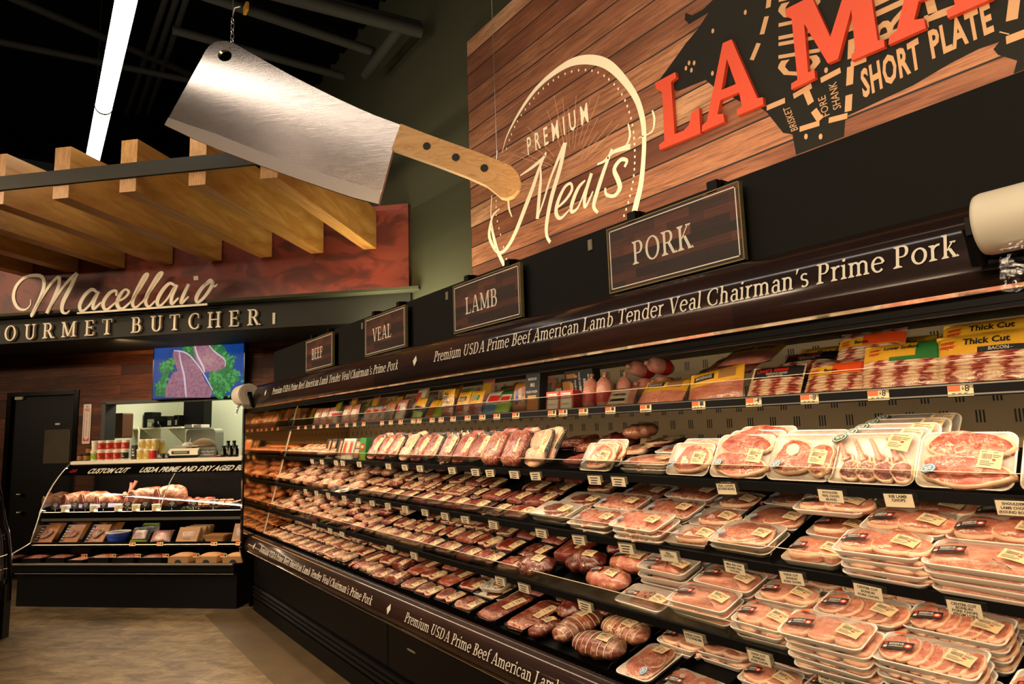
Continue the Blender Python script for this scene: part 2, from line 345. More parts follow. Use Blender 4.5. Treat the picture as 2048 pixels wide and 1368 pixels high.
# ------------------------------------------------------------------ mesh helpers
class MB:
    def __init__(s): s.v = []; s.f = []; s.mi = []; s.sm = []
    def add(s, vs, fs, mi=0, sm=False):
        k = len(s.v); s.v += [tuple(v) for v in vs]
        s.f += [tuple(i+k for i in f) for f in fs]; s.mi += [mi]*len(fs); s.sm += [sm]*len(fs); return s
    def box(s, a, b, mi=0, bev=0):
        x0, y0, z0 = (min(p, q) for p, q in zip(a, b)); x1, y1, z1 = (max(p, q) for p, q in zip(a, b))
        if bev <= 0:
            v = [(x, y, z) for z in (z0, z1) for y in (y0, y1) for x in (x0, x1)]
            return s.add(v, [(0, 2, 3, 1), (4, 5, 7, 6), (0, 1, 5, 4), (2, 6, 7, 3), (0, 4, 6, 2), (1, 3, 7, 5)], mi)
        c = bev; pts = lambda e, z: [(x0+c*e, y0, z), (x1-c*e, y0, z), (x1, y0+c*e, z), (x1, y1-c*e, z), (x1-c*e, y1, z), (x0+c*e, y1, z), (x0, y1-c*e, z), (x0, y0+c*e, z)]
        return s.loft([[(x+(c if x <= x0+c*1.01 and 0 else 0), y, z) for x, y, z in pts(1, z0+c*0)], pts(1, z1-c), [(min(max(x, x0+c), x1-c), min(max(y, y0+c), y1-c), z1) for x, y, _ in pts(1, z1)]], mi, cap=True)
    def loft(s, rings, mi=0, cap=False, closed=True, sm=False):
        n = len(rings[0]); vs = [p for r in rings for p in r]; fs = []
        for i in range(len(rings)-1):
            for j in range(n if closed else n-1):
                k = (j+1) % n; fs.append((i*n+j, i*n+k, (i+1)*n+k, (i+1)*n+j))
        s.add(vs, fs, mi, sm)
        if cap:
            s.add(rings[0], [tuple(reversed(range(n)))], mi); s.add(rings[-1], [tuple(range(n))], mi)
        return s
    def prism(s, poly, ax, a, b, mi=0, sm=False):
        """polygon in the plane normal to axis ax, swept from a to b"""
        def put(p, t):
            q = list(p); q.insert(ax, t); return tuple(q)
        n = len(poly); A = [put(p, a) for p in poly]; B = [put(p, b) for p in poly]
        s.add(A+B, [(i, (i+1) % n, n+(i+1) % n, n+i) for i in range(n)], mi, sm)
        s.add(A, [tuple(range(n))], mi); s.add(B, [tuple(reversed(range(n)))], mi); return s
    def sweep(s, prof, a, b, mi=0, sm=False):       # open profile (y,z) along x
        n = len(prof)
        return s.add([(a, y, z) for y, z in prof]+[(b, y, z) for y, z in prof], [(i, n+i, n+i+1, i+1) for i in range(n-1)], mi, sm)
    def tube(s, pts, r, n=8, mi=0, cap=True):
        pts = [V(p) for p in pts]; rings = []
        for i, p in enumerate(pts):
            d = (pts[min(i+1, len(pts)-1)]-pts[max(i-1, 0)]).normalized()
            u = d.orthogonal().normalized() if i == 0 else (u - d*u.dot(d)).normalized()
            w2 = d.cross(u); rr = r[i] if isinstance(r, (list, tuple)) else r
            rings.append([tuple(p+u*rr*cos(2*pi*k/n)+w2*rr*sin(2*pi*k/n)) for k in range(n)])
        return s.loft(rings, mi, cap, True, True)
    def lathe(s, prof, c=(0, 0, 0), n=20, mi=0, sm=True, cap=True):   # prof (r,z)
        rings = [[(c[0]+r*cos(2*pi*k/n), c[1]+r*sin(2*pi*k/n), c[2]+z) for k in range(n)] for r, z in prof]
        return s.loft(rings, mi, cap, True, sm)
    def grid(s, nx, ny, fn, mi=0, sm=True):
        vs = [fn(i/(nx-1), j/(ny-1)) for j in range(ny) for i in range(nx)]
        return s.add(vs, [(j*nx+i, j*nx+i+1, (j+1)*nx+i+1, (j+1)*nx+i) for j in range(ny-1) for i in range(nx-1)], mi, sm)
    def build(s, name, mats, parent=None, mat=None):
        me = bpy.data.meshes.new(name); me.from_pydata(s.v, [], s.f)
        if not isinstance(mats, (list, tuple)): mats = [mats]
        for m_ in mats: me.materials.append(M[m_] if isinstance(m_, str) else m_)
        me.polygons.foreach_set('material_index', s.mi); me.polygons.foreach_set('use_smooth', s.sm); me.update()
        o = bpy.data.objects.new(name, me); COL.objects.link(o)
        if parent: o.parent = parent
        elif mat is not None: o.matrix_world = mat
        return o
def tag(o, label, cat, group=None, kind=None):
    if label: o['label'] = label
    if cat: o['category'] = cat
    if group: o['group'] = group
    if kind: o['kind'] = kind
    return o
def struct(o): o['kind'] = 'structure'; return o
def thing(name, label, cat, mat, group=None):
    o = bpy.data.objects.new(name, None); COL.objects.link(o); o.empty_display_size = .05; o.matrix_world = mat
    return tag(o, label, cat, group)
def dup(root, mat, label=None, group=None, mirror=False):
    r = root.copy(); COL.objects.link(r); r.matrix_world = mat
    if label: r['label'] = label
    if group: r['group'] = group
    for ch in list(root.children):
        c = ch.copy(); COL.objects.link(c); c.parent = r
        for g in ch.children:
            d = g.copy(); COL.objects.link(d); d.parent = c
    return r
def TL(frame, p, yaw=0, tilt=0, sc=(1, 1, 1)):
    return frame @ Matrix.Translation(V(p)) @ Matrix.Rotation(tilt, 4, 'X') @ Matrix.Rotation(yaw, 4, 'Z') @ Matrix.Diagonal((*sc, 1))
def rrect(w_, d_, r, n=4, cx=0, cy=0):
    out = []
    for k, (sx, sy) in enumerate(((1, -1), (1, 1), (-1, 1), (-1, -1))):
        for i in range(n+1):
            a = (k-1)*pi/2 + i/n*pi/2
            out.append((cx+sx*(w_/2-r)+r*cos(a), cy+sy*(d_/2-r)+r*sin(a)))
    return out

# ------------------------------------------------------------------ flat shapes, letters
def smooth(pts, n=6):
    """Catmull-Rom through points of any width"""
    out = []; P_ = [pts[0]]+list(pts)+[pts[-1]]
    for i in range(1, len(P_)-2):
        a, b, c, d = P_[i-1:i+3]
        for k in range(n):
            t = k/n
            out.append(tuple(.5*((2*q)+(-p+r)*t+(2*p-5*q+4*r-s_)*t*t+(-p+3*q-3*r+s_)*t**3) for p, q, r, s_ in zip(a, b, c, d)))
    out.append(tuple(pts[-1])); return out
def ribbon(pts):
    """[(x,y,w)] -> list of quads (a stroke of varying width)"""
    L, R_ = [], []
    for i, (x, y, w_) in enumerate(pts):
        a, b = pts[max(i-1, 0)], pts[min(i+1, len(pts)-1)]
        dx, dy = b[0]-a[0], b[1]-a[1]; l = math.hypot(dx, dy) or 1; nx, ny = -dy/l*w_/2, dx/l*w_/2
        L.append((x+nx, y+ny)); R_.append((x-nx, y-ny))
    return [[R_[i], R_[i+1], L[i+1], L[i]] for i in range(len(pts)-1)]
def fan(cx, cy, rx, ry, n=16): return [(cx+rx*cos(2*pi*k/n), cy+ry*sin(2*pi*k/n)) for k in range(n)]
SW, TW = .15, .062
class Gl:
    def __init__(s): s.p = []
    def ln(s, x0, y0, x1, y1, w_): s.p.append([(x0-w_/2, y0), (x0+w_/2, y0), (x1+w_/2, y1), (x1-w_/2, y1)]); return s
    def hb(s, x0, x1, y, w_=TW): s.p.append([(x0, y-w_/2), (x1, y-w_/2), (x1, y+w_/2), (x0, y+w_/2)]); return s
    def sf(s, x, y, up, l=.12, r=.12, w_=SW):
        t = .05 if up else -.05
        s.p.append([(x-w_/2-l, y), (x+w_/2+r, y), (x+w_/2+r, y+t), (x-w_/2-l, y+t)])
        k = .07 if up else -.07
        for sg, ll in ((-1, l), (1, r)):
            if ll > .05: s.p.append([(x+sg*w_/2, y+t), (x+sg*(w_/2+ll*.7), y+t), (x+sg*w_/2, y+t+k)])
        return s
    def st(s, x, y0, y1, b=(.1, .1), t=(.1, .1), w_=SW):
        s.ln(x, y0, x, y1, w_)
        if b: s.sf(x, y0, True, *b, w_=w_)
        if t: s.sf(x, y1, False, *t, w_=w_)
        return s
    def ar(s, cx, cy, rx, ry, a0, a1, w1=SW, w2=TW, n=14):
        pts = []
        for i in range(n+1):
            a = radians(a0+(a1-a0)*i/n); pts.append((cx+rx*cos(a), cy+ry*sin(a), w2+(w1-w2)*abs(cos(a))**1.6))
        s.p += ribbon(pts); return s
    def dot(s, x, y, r=.09): s.p.append(fan(x, y, r, r, 12)); return s
XH = .70
def glyph(c):
    g = Gl(); s = .135
    if c == 'P': g.st(.2, 0, 1, (.12, .14), (.12, 0)).hb(.2, .42, .97).hb(.2, .42, .47).ar(.42, .72, .22, .25, -90, 90); a = .78
    elif c == 'R': g.st(.2, 0, 1, (.12, .12), (.12, 0)).hb(.2, .42, .97).hb(.2, .42, .5).ar(.42, .735, .22, .235, -90, 90).ln(.46, .5, .76, 0, .17).sf(.78, 0, True, 0, .1); a = .9
    elif c == 'B': g.st(.2, 0, 1, (.12, 0), (.12, 0)).hb(.2, .42, .97).hb(.2, .44, .53).hb(.2, .44, .03).ar(.42, .75, .19, .22, -90, 90).ar(.44, .28, .24, .25, -90, 90); a = .82
    elif c == 'D': g.st(.2, 0, 1, (.12, 0), (.12, 0)).hb(.2, .42, .97).hb(.2, .42, .03).ar(.42, .5, .38, .47, -90, 90); a = 1.0
    elif c == 'O': g.ar(.5, .5, .38, .48, 0, 360, n=32); a = 1.0
    elif c == 'C': g.ar(.52, .5, .4, .48, 48, 312, n=24).ln(.78, .66, .78, .9, .06).ln(.78, .1, .78, .3, .05); a = .9
    elif c == 'G': g.ar(.52, .5, .4, .48, 48, 325, n=24).ln(.78, .66, .78, .9, .06).st(.82, .05, .42, None, (.14, .08)); a = 1.02
    elif c == 'U': g.st(.22, .3, 1, None, (.12, .12)).st(.76, .3, 1, None, (.12, .1), .085).ar(.49, .31, .27, .28, 180, 360, .13); a = .98
    elif c == 'S': g.ar(.4, .74, .23, .235, 35, 270, .14, .08).ar(.4, .27, .25, .245, 90, -145, .15, .08).ln(.6, .78, .6, .95, .05).ln(.17, .05, .17, .24, .05); a = .76
    elif c == 'A': g.ln(.15, 0, .45, 1, .075).ln(.8, 0, .49, 1, .155).hb(.27, .68, .33).sf(.15, 0, True, .1, .12, .08).sf(.8, 0, True, .12, .1); a = .96
    elif c == 'M': g.st(.18, 0, 1, (.1, .12), None, .08).st(1.0, 0, 1, (.12, .1), (0, .1)).ln(.58, .05, .2, 1, .16).ln(.58, .05, .98, 1, .085).sf(.18, 1, False, .1, 0, .12); a = 1.2
    elif c == 'L': g.st(.2, 0, 1, (.12, 0), (.12, .12)).hb(.2, .66, .03).ln(.64, .03, .68, .24, .05); a = .74
    elif c == 'T': g.st(.42, 0, 1, (.13, .13), None).hb(.06, .78, .97).ln(.09, .78, .06, .98, .05).ln(.76, .78, .79, .98, .05); a = .84
    elif c == 'E': g.st(.2, 0, 1, (.12, 0), (.12, 0)).hb(.2, .66, .97).hb(.2, .55, .52).hb(.2, .68, .03).ln(.64, .78, .66, .98, .05).ln(.68, .02, .7, .24, .05).ln(.54, .42, .54, .62, .045); a = .78
    elif c == 'F': g.st(.2, 0, 1, (.12, .14), (.12, 0)).hb(.2, .64, .97).hb(.2, .54, .5).ln(.63, .76, .65, .98, .05).ln(.53, .4, .53, .6, .045); a = .72
    elif c == 'H': g.st(.2, 0, 1, (.11, .11), (.11, .11)).st(.8, 0, 1, (.11, .11), (.11, .11)).hb(.2, .8, .52); a = 1.0
    elif c == 'K': g.st(.2, 0, 1, (.11, .11), (.11, .11)).ln(.27, .45, .68, 1, .075).ln(.44, .56, .74, 0, .165).sf(.68, 1, False, .12, .1, .08).sf(.76, 0, True, .08, .1); a = .88
    elif c == 'V': g.ln(.46, 0, .15, 1, .155).ln(.46, 0, .78, 1, .075).sf(.15, 1, False, .1, .12).sf(.78, 1, False, .12, .1, .08); a = .92
    elif c == 'r': g.st(.17, 0, XH, (.09, .12), (.1, 0), s).ar(.42, .44, .22, .23, 75, 165, .1, .1); a = .5
    elif c in 'nm':
        g.st(.17, 0, XH, (.09, .08), (.1, 0), s).ar(.36, .44, .2, .22, 10, 180, .12, .09).st(.55, 0, .5, (.08, .08), None, s); a = .74
        if c == 'm': g.ar(.74, .44, .2, .22, 10, 180, .12, .09).st(.93, 0, .5, (.08, .08), None, s); a = 1.12
    elif c == 'i': g.st(.17, 0, XH, (.09, .09), (.1, 0), s).dot(.16, .93, .085); a = .36
    elif c == 'u': g.st(.17, .22, XH, None, (.1, 0), s).ar(.36, .24, .2, .23, 180, 350, .12, .09).st(.57, 0, XH, (0, .1), (.1, 0), s); a = .76
    elif c == 'e': g.ar(.36, .35, .26, .335, 10, 318, .14, .075, 24).hb(.14, .61, .39, .065); a = .68
    elif c == 'o': g.ar(.38, .35, .28, .335, 0, 360, .14, .075, 24); a = .76
    elif c == 'c': g.ar(.36, .35, .26, .335, 48, 315, .14, .075, 20).dot(.52, .58, .075); a = .62
    elif c == 'a': g.st(.5, .0, .48, (0, .1), None, s).ar(.34, .47, .17, .19, 0, 160, .12, .09).ar(.32, .2, .19, .19, 60, 300, .13, .07).ln(.42, .07, .5, .18, .06).ln(.4, .38, .5, .38, .06); a = .66
    elif c == 'b': g.st(.17, 0, 1.05, None, (.1, 0), s).ar(.36, .35, .26, .335, -150, 150, .14, .075, 20); a = .74
    elif c == 'd': g.st(.57, 0, 1.05, (0, .1), (.1, 0), s).ar(.37, .35, .25, .335, 30, 330, .14, .075, 20); a = .76
    elif c == 'h': g.st(.17, 0, 1.05, (.09, .08), (.1, 0), s).ar(.36, .44, .2, .22, 10, 180, .12, .09).st(.55, 0, .5, (.08, .08), None, s); a = .74
    elif c == 'l': g.st(.17, 0, 1.05, (.09, .09), (.1, 0), s); a = .36
    elif c == 'k': g.st(.17, 0, 1.05, (.09, .07), (.1, 0), s).ln(.24, .3, .5, XH, .07).ln(.34, .4, .58, 0, .15).sf(.5, XH, False, .1, .08, .07).sf(.58, 0, True, .06, .08, .13); a = .7
    elif c == 'f': g.st(.2, 0, .8, (.09, .12), None, s).ar(.38, .8, .18, .24, 60, 180, s, .08).hb(.06, .42, .66, .06); a = .42
    elif c == 's': g.ar(.29, .52, .17, .155, 35, 270, .11, .075).ar(.29, .19, .18, .165, 90, -145, .12, .075); a = .56
    elif c == "'": g.p.append([(.1, .72), (.16, .74), (.24, 1.02), (.1, 1.02)]); a = .28
    else: a = .34
    return g.p, a
def serif(text, sp=.03):
    """polygons of a line in a bracketed serif face, cap height 1; returns polys, width"""
    out, x = [], 0
    for c in text:
        p, a = glyph(c)
        out += [[(x+px, py) for px, py in q] for q in p]; x += a+sp
    return out, x
_cache = {}
def sans(text, font_sp=1.0, bold=0.0):
    """polygons of a line in the built-in sans face, normalised: cap height 1"""
    k = (text, font_sp, bold)
    if k in _cache: return _cache[k]
    cu = bpy.data.curves.new('t', 'FONT'); cu.body = text; cu.size = 1; cu.space_character = font_sp; cu.resolution_u = 2; cu.offset = bold
    o = bpy.data.objects.new('t', cu); me = bpy.data.meshes.new_from_object(o)
    cu2 = bpy.data.curves.new('h', 'FONT'); cu2.body = 'H'; cu2.size = 1; o2 = bpy.data.objects.new('h', cu2); me2 = bpy.data.meshes.new_from_object(o2)
    hc = max(v.co.y for v in me2.vertices)
    x0 = min((v.co.x for v in me.vertices), default=0); x1 = max((v.co.x for v in me.vertices), default=1)
    polys = [[((me.vertices[i].co.x-x0)/hc, me.vertices[i].co.y/hc) for i in p.vertices] for p in me.polygons]
    for o_, c_, m_ in ((o, cu, me), (o2, cu2, me2)):
        bpy.data.objects.remove(o_); bpy.data.curves.remove(c_); bpy.data.meshes.remove(m_)
    _cache[k] = (polys, (x1-x0)/hc); return _cache[k]
def put(mb, polys, fn, mi=0):
    for i, q in enumerate(polys):                    # pieces of one print lie a hair apart, never in one plane
        P3 = [V(fn(x, y)) for x, y in q]; n_ = (P3[1]-P3[0]).cross(P3[2]-P3[0])
        if n_.length > 1e-12:
            n_.normalize()
            if n_.y > 0: n_ = -n_
            e = n_*(2.5e-5*((i+len(mb.f)) % 9)); P3 = [p+e for p in P3]
        mb.add(P3, [tuple(range(len(q)))], mi)
def fillpoly(outer, holes=()):
    """triangulated polygon with holes"""
    from mathutils.geometry import tessellate_polygon
    loops = [[V((x, y, 0)) for x, y in L] for L in (outer, *holes)]; flat = [p for L in loops for p in L]
    return [[(flat[i].x, flat[i].y) for i in t] for t in tessellate_polygon(loops)]
def solid(mb, outer, holes, fn, t, mi=0, mside=None):
    """letter plate: fn(x,y,depth)->3D; front at depth 0, back at depth t"""
    tr = fillpoly(outer, holes); ms = mi if mside is None else mside
    for q in tr: mb.add([fn(x, y, 0) for x, y in q], [(0, 1, 2)], mi)
    for L in (outer, *holes):
        n = len(L); mb.add([fn(x, y, 0) for x, y in L]+[fn(x, y, t) for x, y in L], [(i, (i+1) % n, n+(i+1) % n, n+i) for i in range(n)], ms)
def solidpolys(mb, polys, fn, t, mi=0):
    for q in polys:
        n = len(q); mb.add([fn(x, y, 0) for x, y in q]+[fn(x, y, t) for x, y in q], [tuple(range(n))]+[(i, (i+1) % n, n+(i+1) % n, n+i) for i in range(n)], mi)
# ------------------------------------------------------------------ setting: floor, walls, ceiling
def slab(name, frame, a, b, mt, kind=True):
    o = MB().box(a, b).build(name, mt, mat=frame.copy()); 
    if kind: struct(o)
    return o
I4 = Matrix.Identity(4)
M['pipe_dark'] = P('dusty_pipe', '#23221a', .8)
M['floor_dark'] = P('border_tile', '#6b573a', .5, nz=1.0, nscale=6)
slab('floor', I4, (-7, -4, -.1), (3.6, 12.5, 0), 'floor')
struct(MB().box((1.30, -4, .0), (1.72, 6.5, .002)).build('trim_floor_border', 'floor_dark'))
c = MB().box((-7, -4, 6.2), (3.6, 13, 6.35))
for k in range(58): c.box((-7, -4+k*.29, 6.12), (3.6, -3.86+k*.29, 6.2))
struct(c.build('ceiling', 'black'))
slab('wall_right', FC, (-12, 2.83, 0), (4, 2.97, 6.2), 'olive')
WW = 6.8                                             # butcher wall, with a doorway and a hatch
DX0, DX1, DZ = -7.152, -6.244, 2.12; HX0, HX1, HZ0, HZ1 = -5.90, -3.9, 1.30, 1.985
b = MB()
for x0, x1, z0, z1 in ((-9.5, DX0, 0, 2.62), (DX0, DX1, DZ, 2.62), (DX1, HX0, 0, 2.62), (HX0, HX1, 0, HZ0), (HX0, HX1, HZ1, 2.62), (HX1, -2.0, 0, 2.62)):
    b.box((x0, WW, z0), (x1, WW+.14, z1))
struct(b.build('wall_back', 'wall_wood', mat=FW.copy()))
t = MB(); t.box((HX0, WW-.012, HZ0), (HX0+.05, WW+.15, HZ1)).box((HX0, WW-.012, HZ1-.02), (HX1, WW+.15, HZ1+.015))
struct(t.build('trim_hatch', 'dark_plastic', mat=FW.copy()))
# prep room beyond the hatch
pr = MB(); pr.box((-6.6, 9.0, 0), (-2.2, 9.1, 3)).box((-6.62, 6.94, 0), (-6.55, 9.1, 3)).box((-2.3, 6.94, 0), (-2.2, 9.1, 3)).box((-6.6, 6.94, 2.9), (-2.2, 9.1, 3))
struct(pr.build('wall_prep_room', 'prep_wall', mat=FW.copy()))
# soffit: dark band below, red engraved print above
SO = 5.82
struct(MB().box((-9.5, SO, 2.575), (-1.86, 7.6, 2.835)).build('trim_soffit_band', 'olive_dark', mat=FW.copy()))
struct(MB().box((-9.5, SO+.02, 2.835), (-1.88, 7.6, 3.71)).build('wall_soffit', 'engraving', mat=FW.copy()))
struct(MB().box((-9.5, SO-.14, 2.835), (-1.74, SO+.02, 2.862)).build('trim_ledge', 'olive', mat=FW.copy()))
# door with a small window
d = struct(MB().box((DX0, WW+.03, 0), (DX1, WW+.08, DZ)).build('door_1', 'black', mat=FW.copy()))
fr = MB()
for x0, x1, z0, z1 in ((DX0-.03, DX0+.03, 0, DZ+.03), (DX1-.03, DX1+.03, 0, DZ+.03), (DX0, DX1, DZ-.02, DZ+.03)): fr.box((x0, WW-.01, z0), (x1, WW+.035, z1))
fr.build('door_frame', 'gloss_black', d)
tl = at_wall(89, 860, WW+.02); br_ = at_wall(137, 926, WW+.02)
MB().box((tl[0], WW+.024, br_[1]), (br_[0], WW+.032, tl[1])).build('door_window', P('door_glass', '#857a66', .06, .6, nz=.5, nscale=7), d)  # pane colour lightened to stand in for its reflection
x = at_wall(40, 991, WW)[0]
k = MB()
for py in (991, 1027):
    p = at_wall(38, py, WW); k.lathe([(.0, 0), (.03, .0), (.035, .02), (.0, .03)], (p[0], WW+.0, p[1]), 12)
k.build('door_lock', 'steel', d)
p = at_wall(37, 796, WW); MB().box((p[0]-.05, WW, p[1]-.02), (p[0]+.05, WW+.028, p[1]+.025)).build('door_plate', 'card', d)
p = at_wall(112, 848, WW); MB().box((p[0]-.03, WW+.02, p[1]-.01), (p[0]+.03, WW+.029, p[1]+.01)).build('door_label', 'ink_white', d)

# ------------------------------------------------------------------ ceiling services
def pipe(label, cat, pts, r, mt='pipe_dark', name='ceiling_pipe', group='pipes under the dark ceiling'):
    return tag(MB().tube(pts, r, 10).build(name, mt), label, cat, group)
def cpt(x, y, Z):
    q = ray_plane(x, y, (0, 0, 1), Z); return q
def run(x0, y0, x1, y1, Z, ext=.25):
    a, b_ = cpt(x0, y0, Z), cpt(x1, y1, Z); d_ = b_-a; return [a-d_*ext, b_+d_*.02]
pipe('thick dusty conduit pipe crossing the upper ceiling by the right wall', 'pipe', run(600, 0, 838, 62, 5.2), .06)
pipe('thinner conduit running just above the thick conduit pipe', 'pipe', run(640, -4, 838, 48, 5.3), .03)
pipe('long square rail under the ceiling carrying an amber tag', 'rail', run(400, -12, 742, 102, 5.3), .045)
pipe('faint lower pipe behind the cleaver, ending by the olive wall', 'pipe', run(420, 80, 682, 152, 5.3), .04)
pipe('faint ceiling rail behind the long lamp, far left', 'rail', run(80, 100, 400, 165, 5.5), .035)
pipe('second faint ceiling rail behind the long lamp, lower one', 'rail', run(80, 20, 640, 260, 5.9), .04)
q = cpt(790, 135, 5.1); pipe('short slanted strut under the thick conduit pipe', 'strut', [cpt(800, 55, 5.2), cpt(730, 150, 5.2)], .05, name='ceiling_strut')
q = cpt(492, 18, 5.24); tag(MB().box((q.x-.012, q.y-.05, q.z-.03), (q.x+.012, q.y+.05, q.z+.04)).build('hanging_tag', 'copper'), 'small amber tag clipped under the ceiling rail', 'tag')
for k, px in enumerate((330, 352, 372)):
    a, b_ = cpt(px, 0, 5.9), cpt(px-40, 120, 5.9)
    pipe('dim parallel ceiling channels behind the long lamp', 'channel', [a-(b_-a)*.3, b_+(b_-a)*1.2], .03, name='ceiling_channel', group='three parallel ceiling channels')

# ------------------------------------------------------------------ wood mural with printed logo, cow diagram and raised letters
MX = 2.78
mur = thing('wood_mural', 'large plank mural panel with meat logo and cow diagram on right wall', 'mural', FC @ Matrix.Translation((-4.32, MX, 2.5)))
MU = FC @ Matrix.Translation((-4.32, MX, 2.5))
def mu(x, y, dz=0):                                   # photograph point -> mural local
    a, z = at_case(x, y, MX); return (a+4.32, dz, z-2.5)
MB().box((0, 0, 0), (6.3, .035, 2.26)).build('mural_board', 'mural_wood', mur)
Zm = lambda x, y: (940+x/3.1825, 100+y/3.1825)
Zn = lambda x, y: (1300+x/2.7365, y/2.7365)
logo = MB()
def stroke_px(mb, pts, zf, wscale, dz, mi=0, sm=6):
    pts = smooth(pts, sm) if sm else pts
    P3 = []
    for x_, y_, w_ in pts:
        X_, Y_ = zf(x_, y_); a = mu(X_, Y_); P3.append((a[0], a[2], w_*wscale))
    put(mb, ribbon(P3), lambda u, v: (u, dz, v), mi)
k = .0016
for s_ in (
    [(485, 650, 10), (440, 760, 20), (400, 880, 26), (350, 1010, 28), (300, 1140, 26), (250, 1240, 22), (200, 1290, 16), (160, 1270, 16), (125, 1190, 22), (130, 1120, 20), (150, 1050, 12), (190, 1010, 6)],
    [(135, 1130, 8), (160, 1230, 18), (190, 1310, 22), (220, 1370, 22)],
    [(320, 800, 6), (400, 745, 16), (470, 685, 16), (487, 652, 8)],
    [(450, 720, 8), (452, 820, 16), (445, 900, 22), (430, 1075, 22)],
    [(430, 1075, 8), (470, 960, 12), (520, 800, 14), (605, 595, 24)],
    [(607, 590, 24), (575, 750, 26), (520, 940, 26), (490, 1100, 24), (490, 1180, 18), (512, 1225, 16)],
    [(550, 1010, 8), (610, 955, 14), (650, 890, 16), (640, 850, 12), (600, 880, 16), (560, 970, 22), (550, 1040, 22), (580, 1070, 14), (640, 1010, 6)],
    [(735, 830, 8), (690, 880, 18), (650, 980, 22), (650, 1030, 16), (690, 1000, 10), (735, 890, 10), (775, 790, 14)],
    [(775, 785, 18), (735, 920, 20), (735, 1000, 14), (785, 900, 8)],
    [(905, 630, 12), (850, 780, 20), (800, 940, 22), (790, 1000, 18), (815, 1035, 12)],
    [(812, 728, 8), (860, 705, 12), (905, 655, 14), (960, 632, 18), (1022, 615, 22)],
    [(985, 745, 12), (1000, 705, 14), (960, 700, 16), (920, 760, 20), (945, 830, 22), (955, 880, 22), (920, 928, 14), (870, 920, 14), (862, 878, 10)],
    [(245, 950, 14), (250, 1010, 14), (268, 1062, 6)]): stroke_px(logo, s_, Zm, k, -.002)
logo.build('script_print', 'logo_cream', mur); logo = MB(); k = .00128
stroke_px(logo, [(205, 655, 4), (240, 540, 12), (320, 390, 22), (420, 250, 26), (530, 150, 32), (650, 78, 42), (770, 62, 48), (880, 95, 46), (980, 190, 38), (1060, 310, 32), (1100, 440, 30), (1110, 560, 26), (1105, 700, 26), (1090, 850, 30), (1065, 960, 34), (1036, 1075, 34)], Zm, k, -.002)
logo.build('oval_print', 'logo_cream', mur); logo = MB()
for s_ in ([(140, 925, 9), (135, 1050, 9), (150, 1160, 11), (185, 1290, 12)], [(1162, 385, 8), (1175, 440, 12), (1165, 510, 8), (1125, 540, 6), (1072, 560, 3)], [(1008, 470, 8), (1020, 540, 14), (1000, 600, 10), (960, 625, 6), (915, 638, 3)]): stroke_px(logo, s_, Zm, k, -.002)
logo.build('oval_print', 'logo_cream', mur); logo = MB()
dots = smooth([(215, 680), (285, 490), (360, 370), (445, 268), (540, 188), (640, 140), (745, 128), (840, 155), (925, 225), (975, 295), (1010, 380), (1035, 478), (1048, 590), (1050, 710), (1040, 830), (1012, 960), (975, 1075)], 12)
acc = 0
for a, b_ in zip(dots, dots[1:]):
    acc += math.dist(a, b_)
    if acc > 38:
        acc = 0; q = mu(*Zm(*b_)); logo.add([(q[0]+dx, -.002, q[2]+dz) for dx, dz in ((-.006, -.0075), (.006, -.0075), (.006, .0075), (-.006, .0075))], [(0, 1, 2, 3)])
for y_ in (960, 1000, 1050, 1090, 1135, 1255, 1330, 1175): 
    q = mu(*Zm(168+max(0, y_-1060)*.24, y_)); logo.add([(q[0]+dx, -.002, q[2]+dz) for dx, dz in ((-.006, -.0075), (.006, -.0075), (.006, .0075), (-.006, .0075))], [(0, 1, 2, 3)])
logo.build('dot_print', 'logo_cream', mur); logo = MB()
def text_on(mb, text, p0, p1, ptop, zf, dz, mi=0, sp=1.0, bold=0.0, face=sans):
    """text whose baseline runs p0..p1 in the photograph and whose cap height reaches ptop above p0"""
    polys, wd = face(text, sp, bold) if face is sans else face(text, sp)
    A, B, T_ = (mu(*zf(*p)) for p in (p0, p1, ptop)); A, B, T_ = (V((q[0], q[2])) for q in (A, B, T_))
    ex = (B-A)/wd; ey = T_-A
    put(mb, polys, lambda u, v: ((A+ex*u+ey*v).x, dz, (A+ex*u+ey*v).y), mi)
text_on(logo, 'PREMIUM', (370, 668), (757, 455), (362, 562), Zm, -.0022, sp=1.7, bold=.012)
logo.build('word_print', 'logo_cream', mur)
rays = MB(); c0 = (640, 790)
for x_, y_ in ((535, 290), (590, 310), (677, 290), (768, 308), (824, 290), (490, 380), (368, 490), (342, 570), (330, 650), (268, 665), (815, 432), (908, 448), (950, 470), (815, 520), (625, 365), (700, 380), (860, 560), (940, 560), (325, 860), (300, 905), (190, 988), (560, 420)):
    f0 = .38; stroke_px(rays, [(c0[0]+(x_-c0[0])*f0, c0[1]+(y_-c0[1])*f0, 3.4), (x_, y_, 3.4)], Zm, k, -.0012, sm=0)
rays.build('ray_print', 'ray', mur)
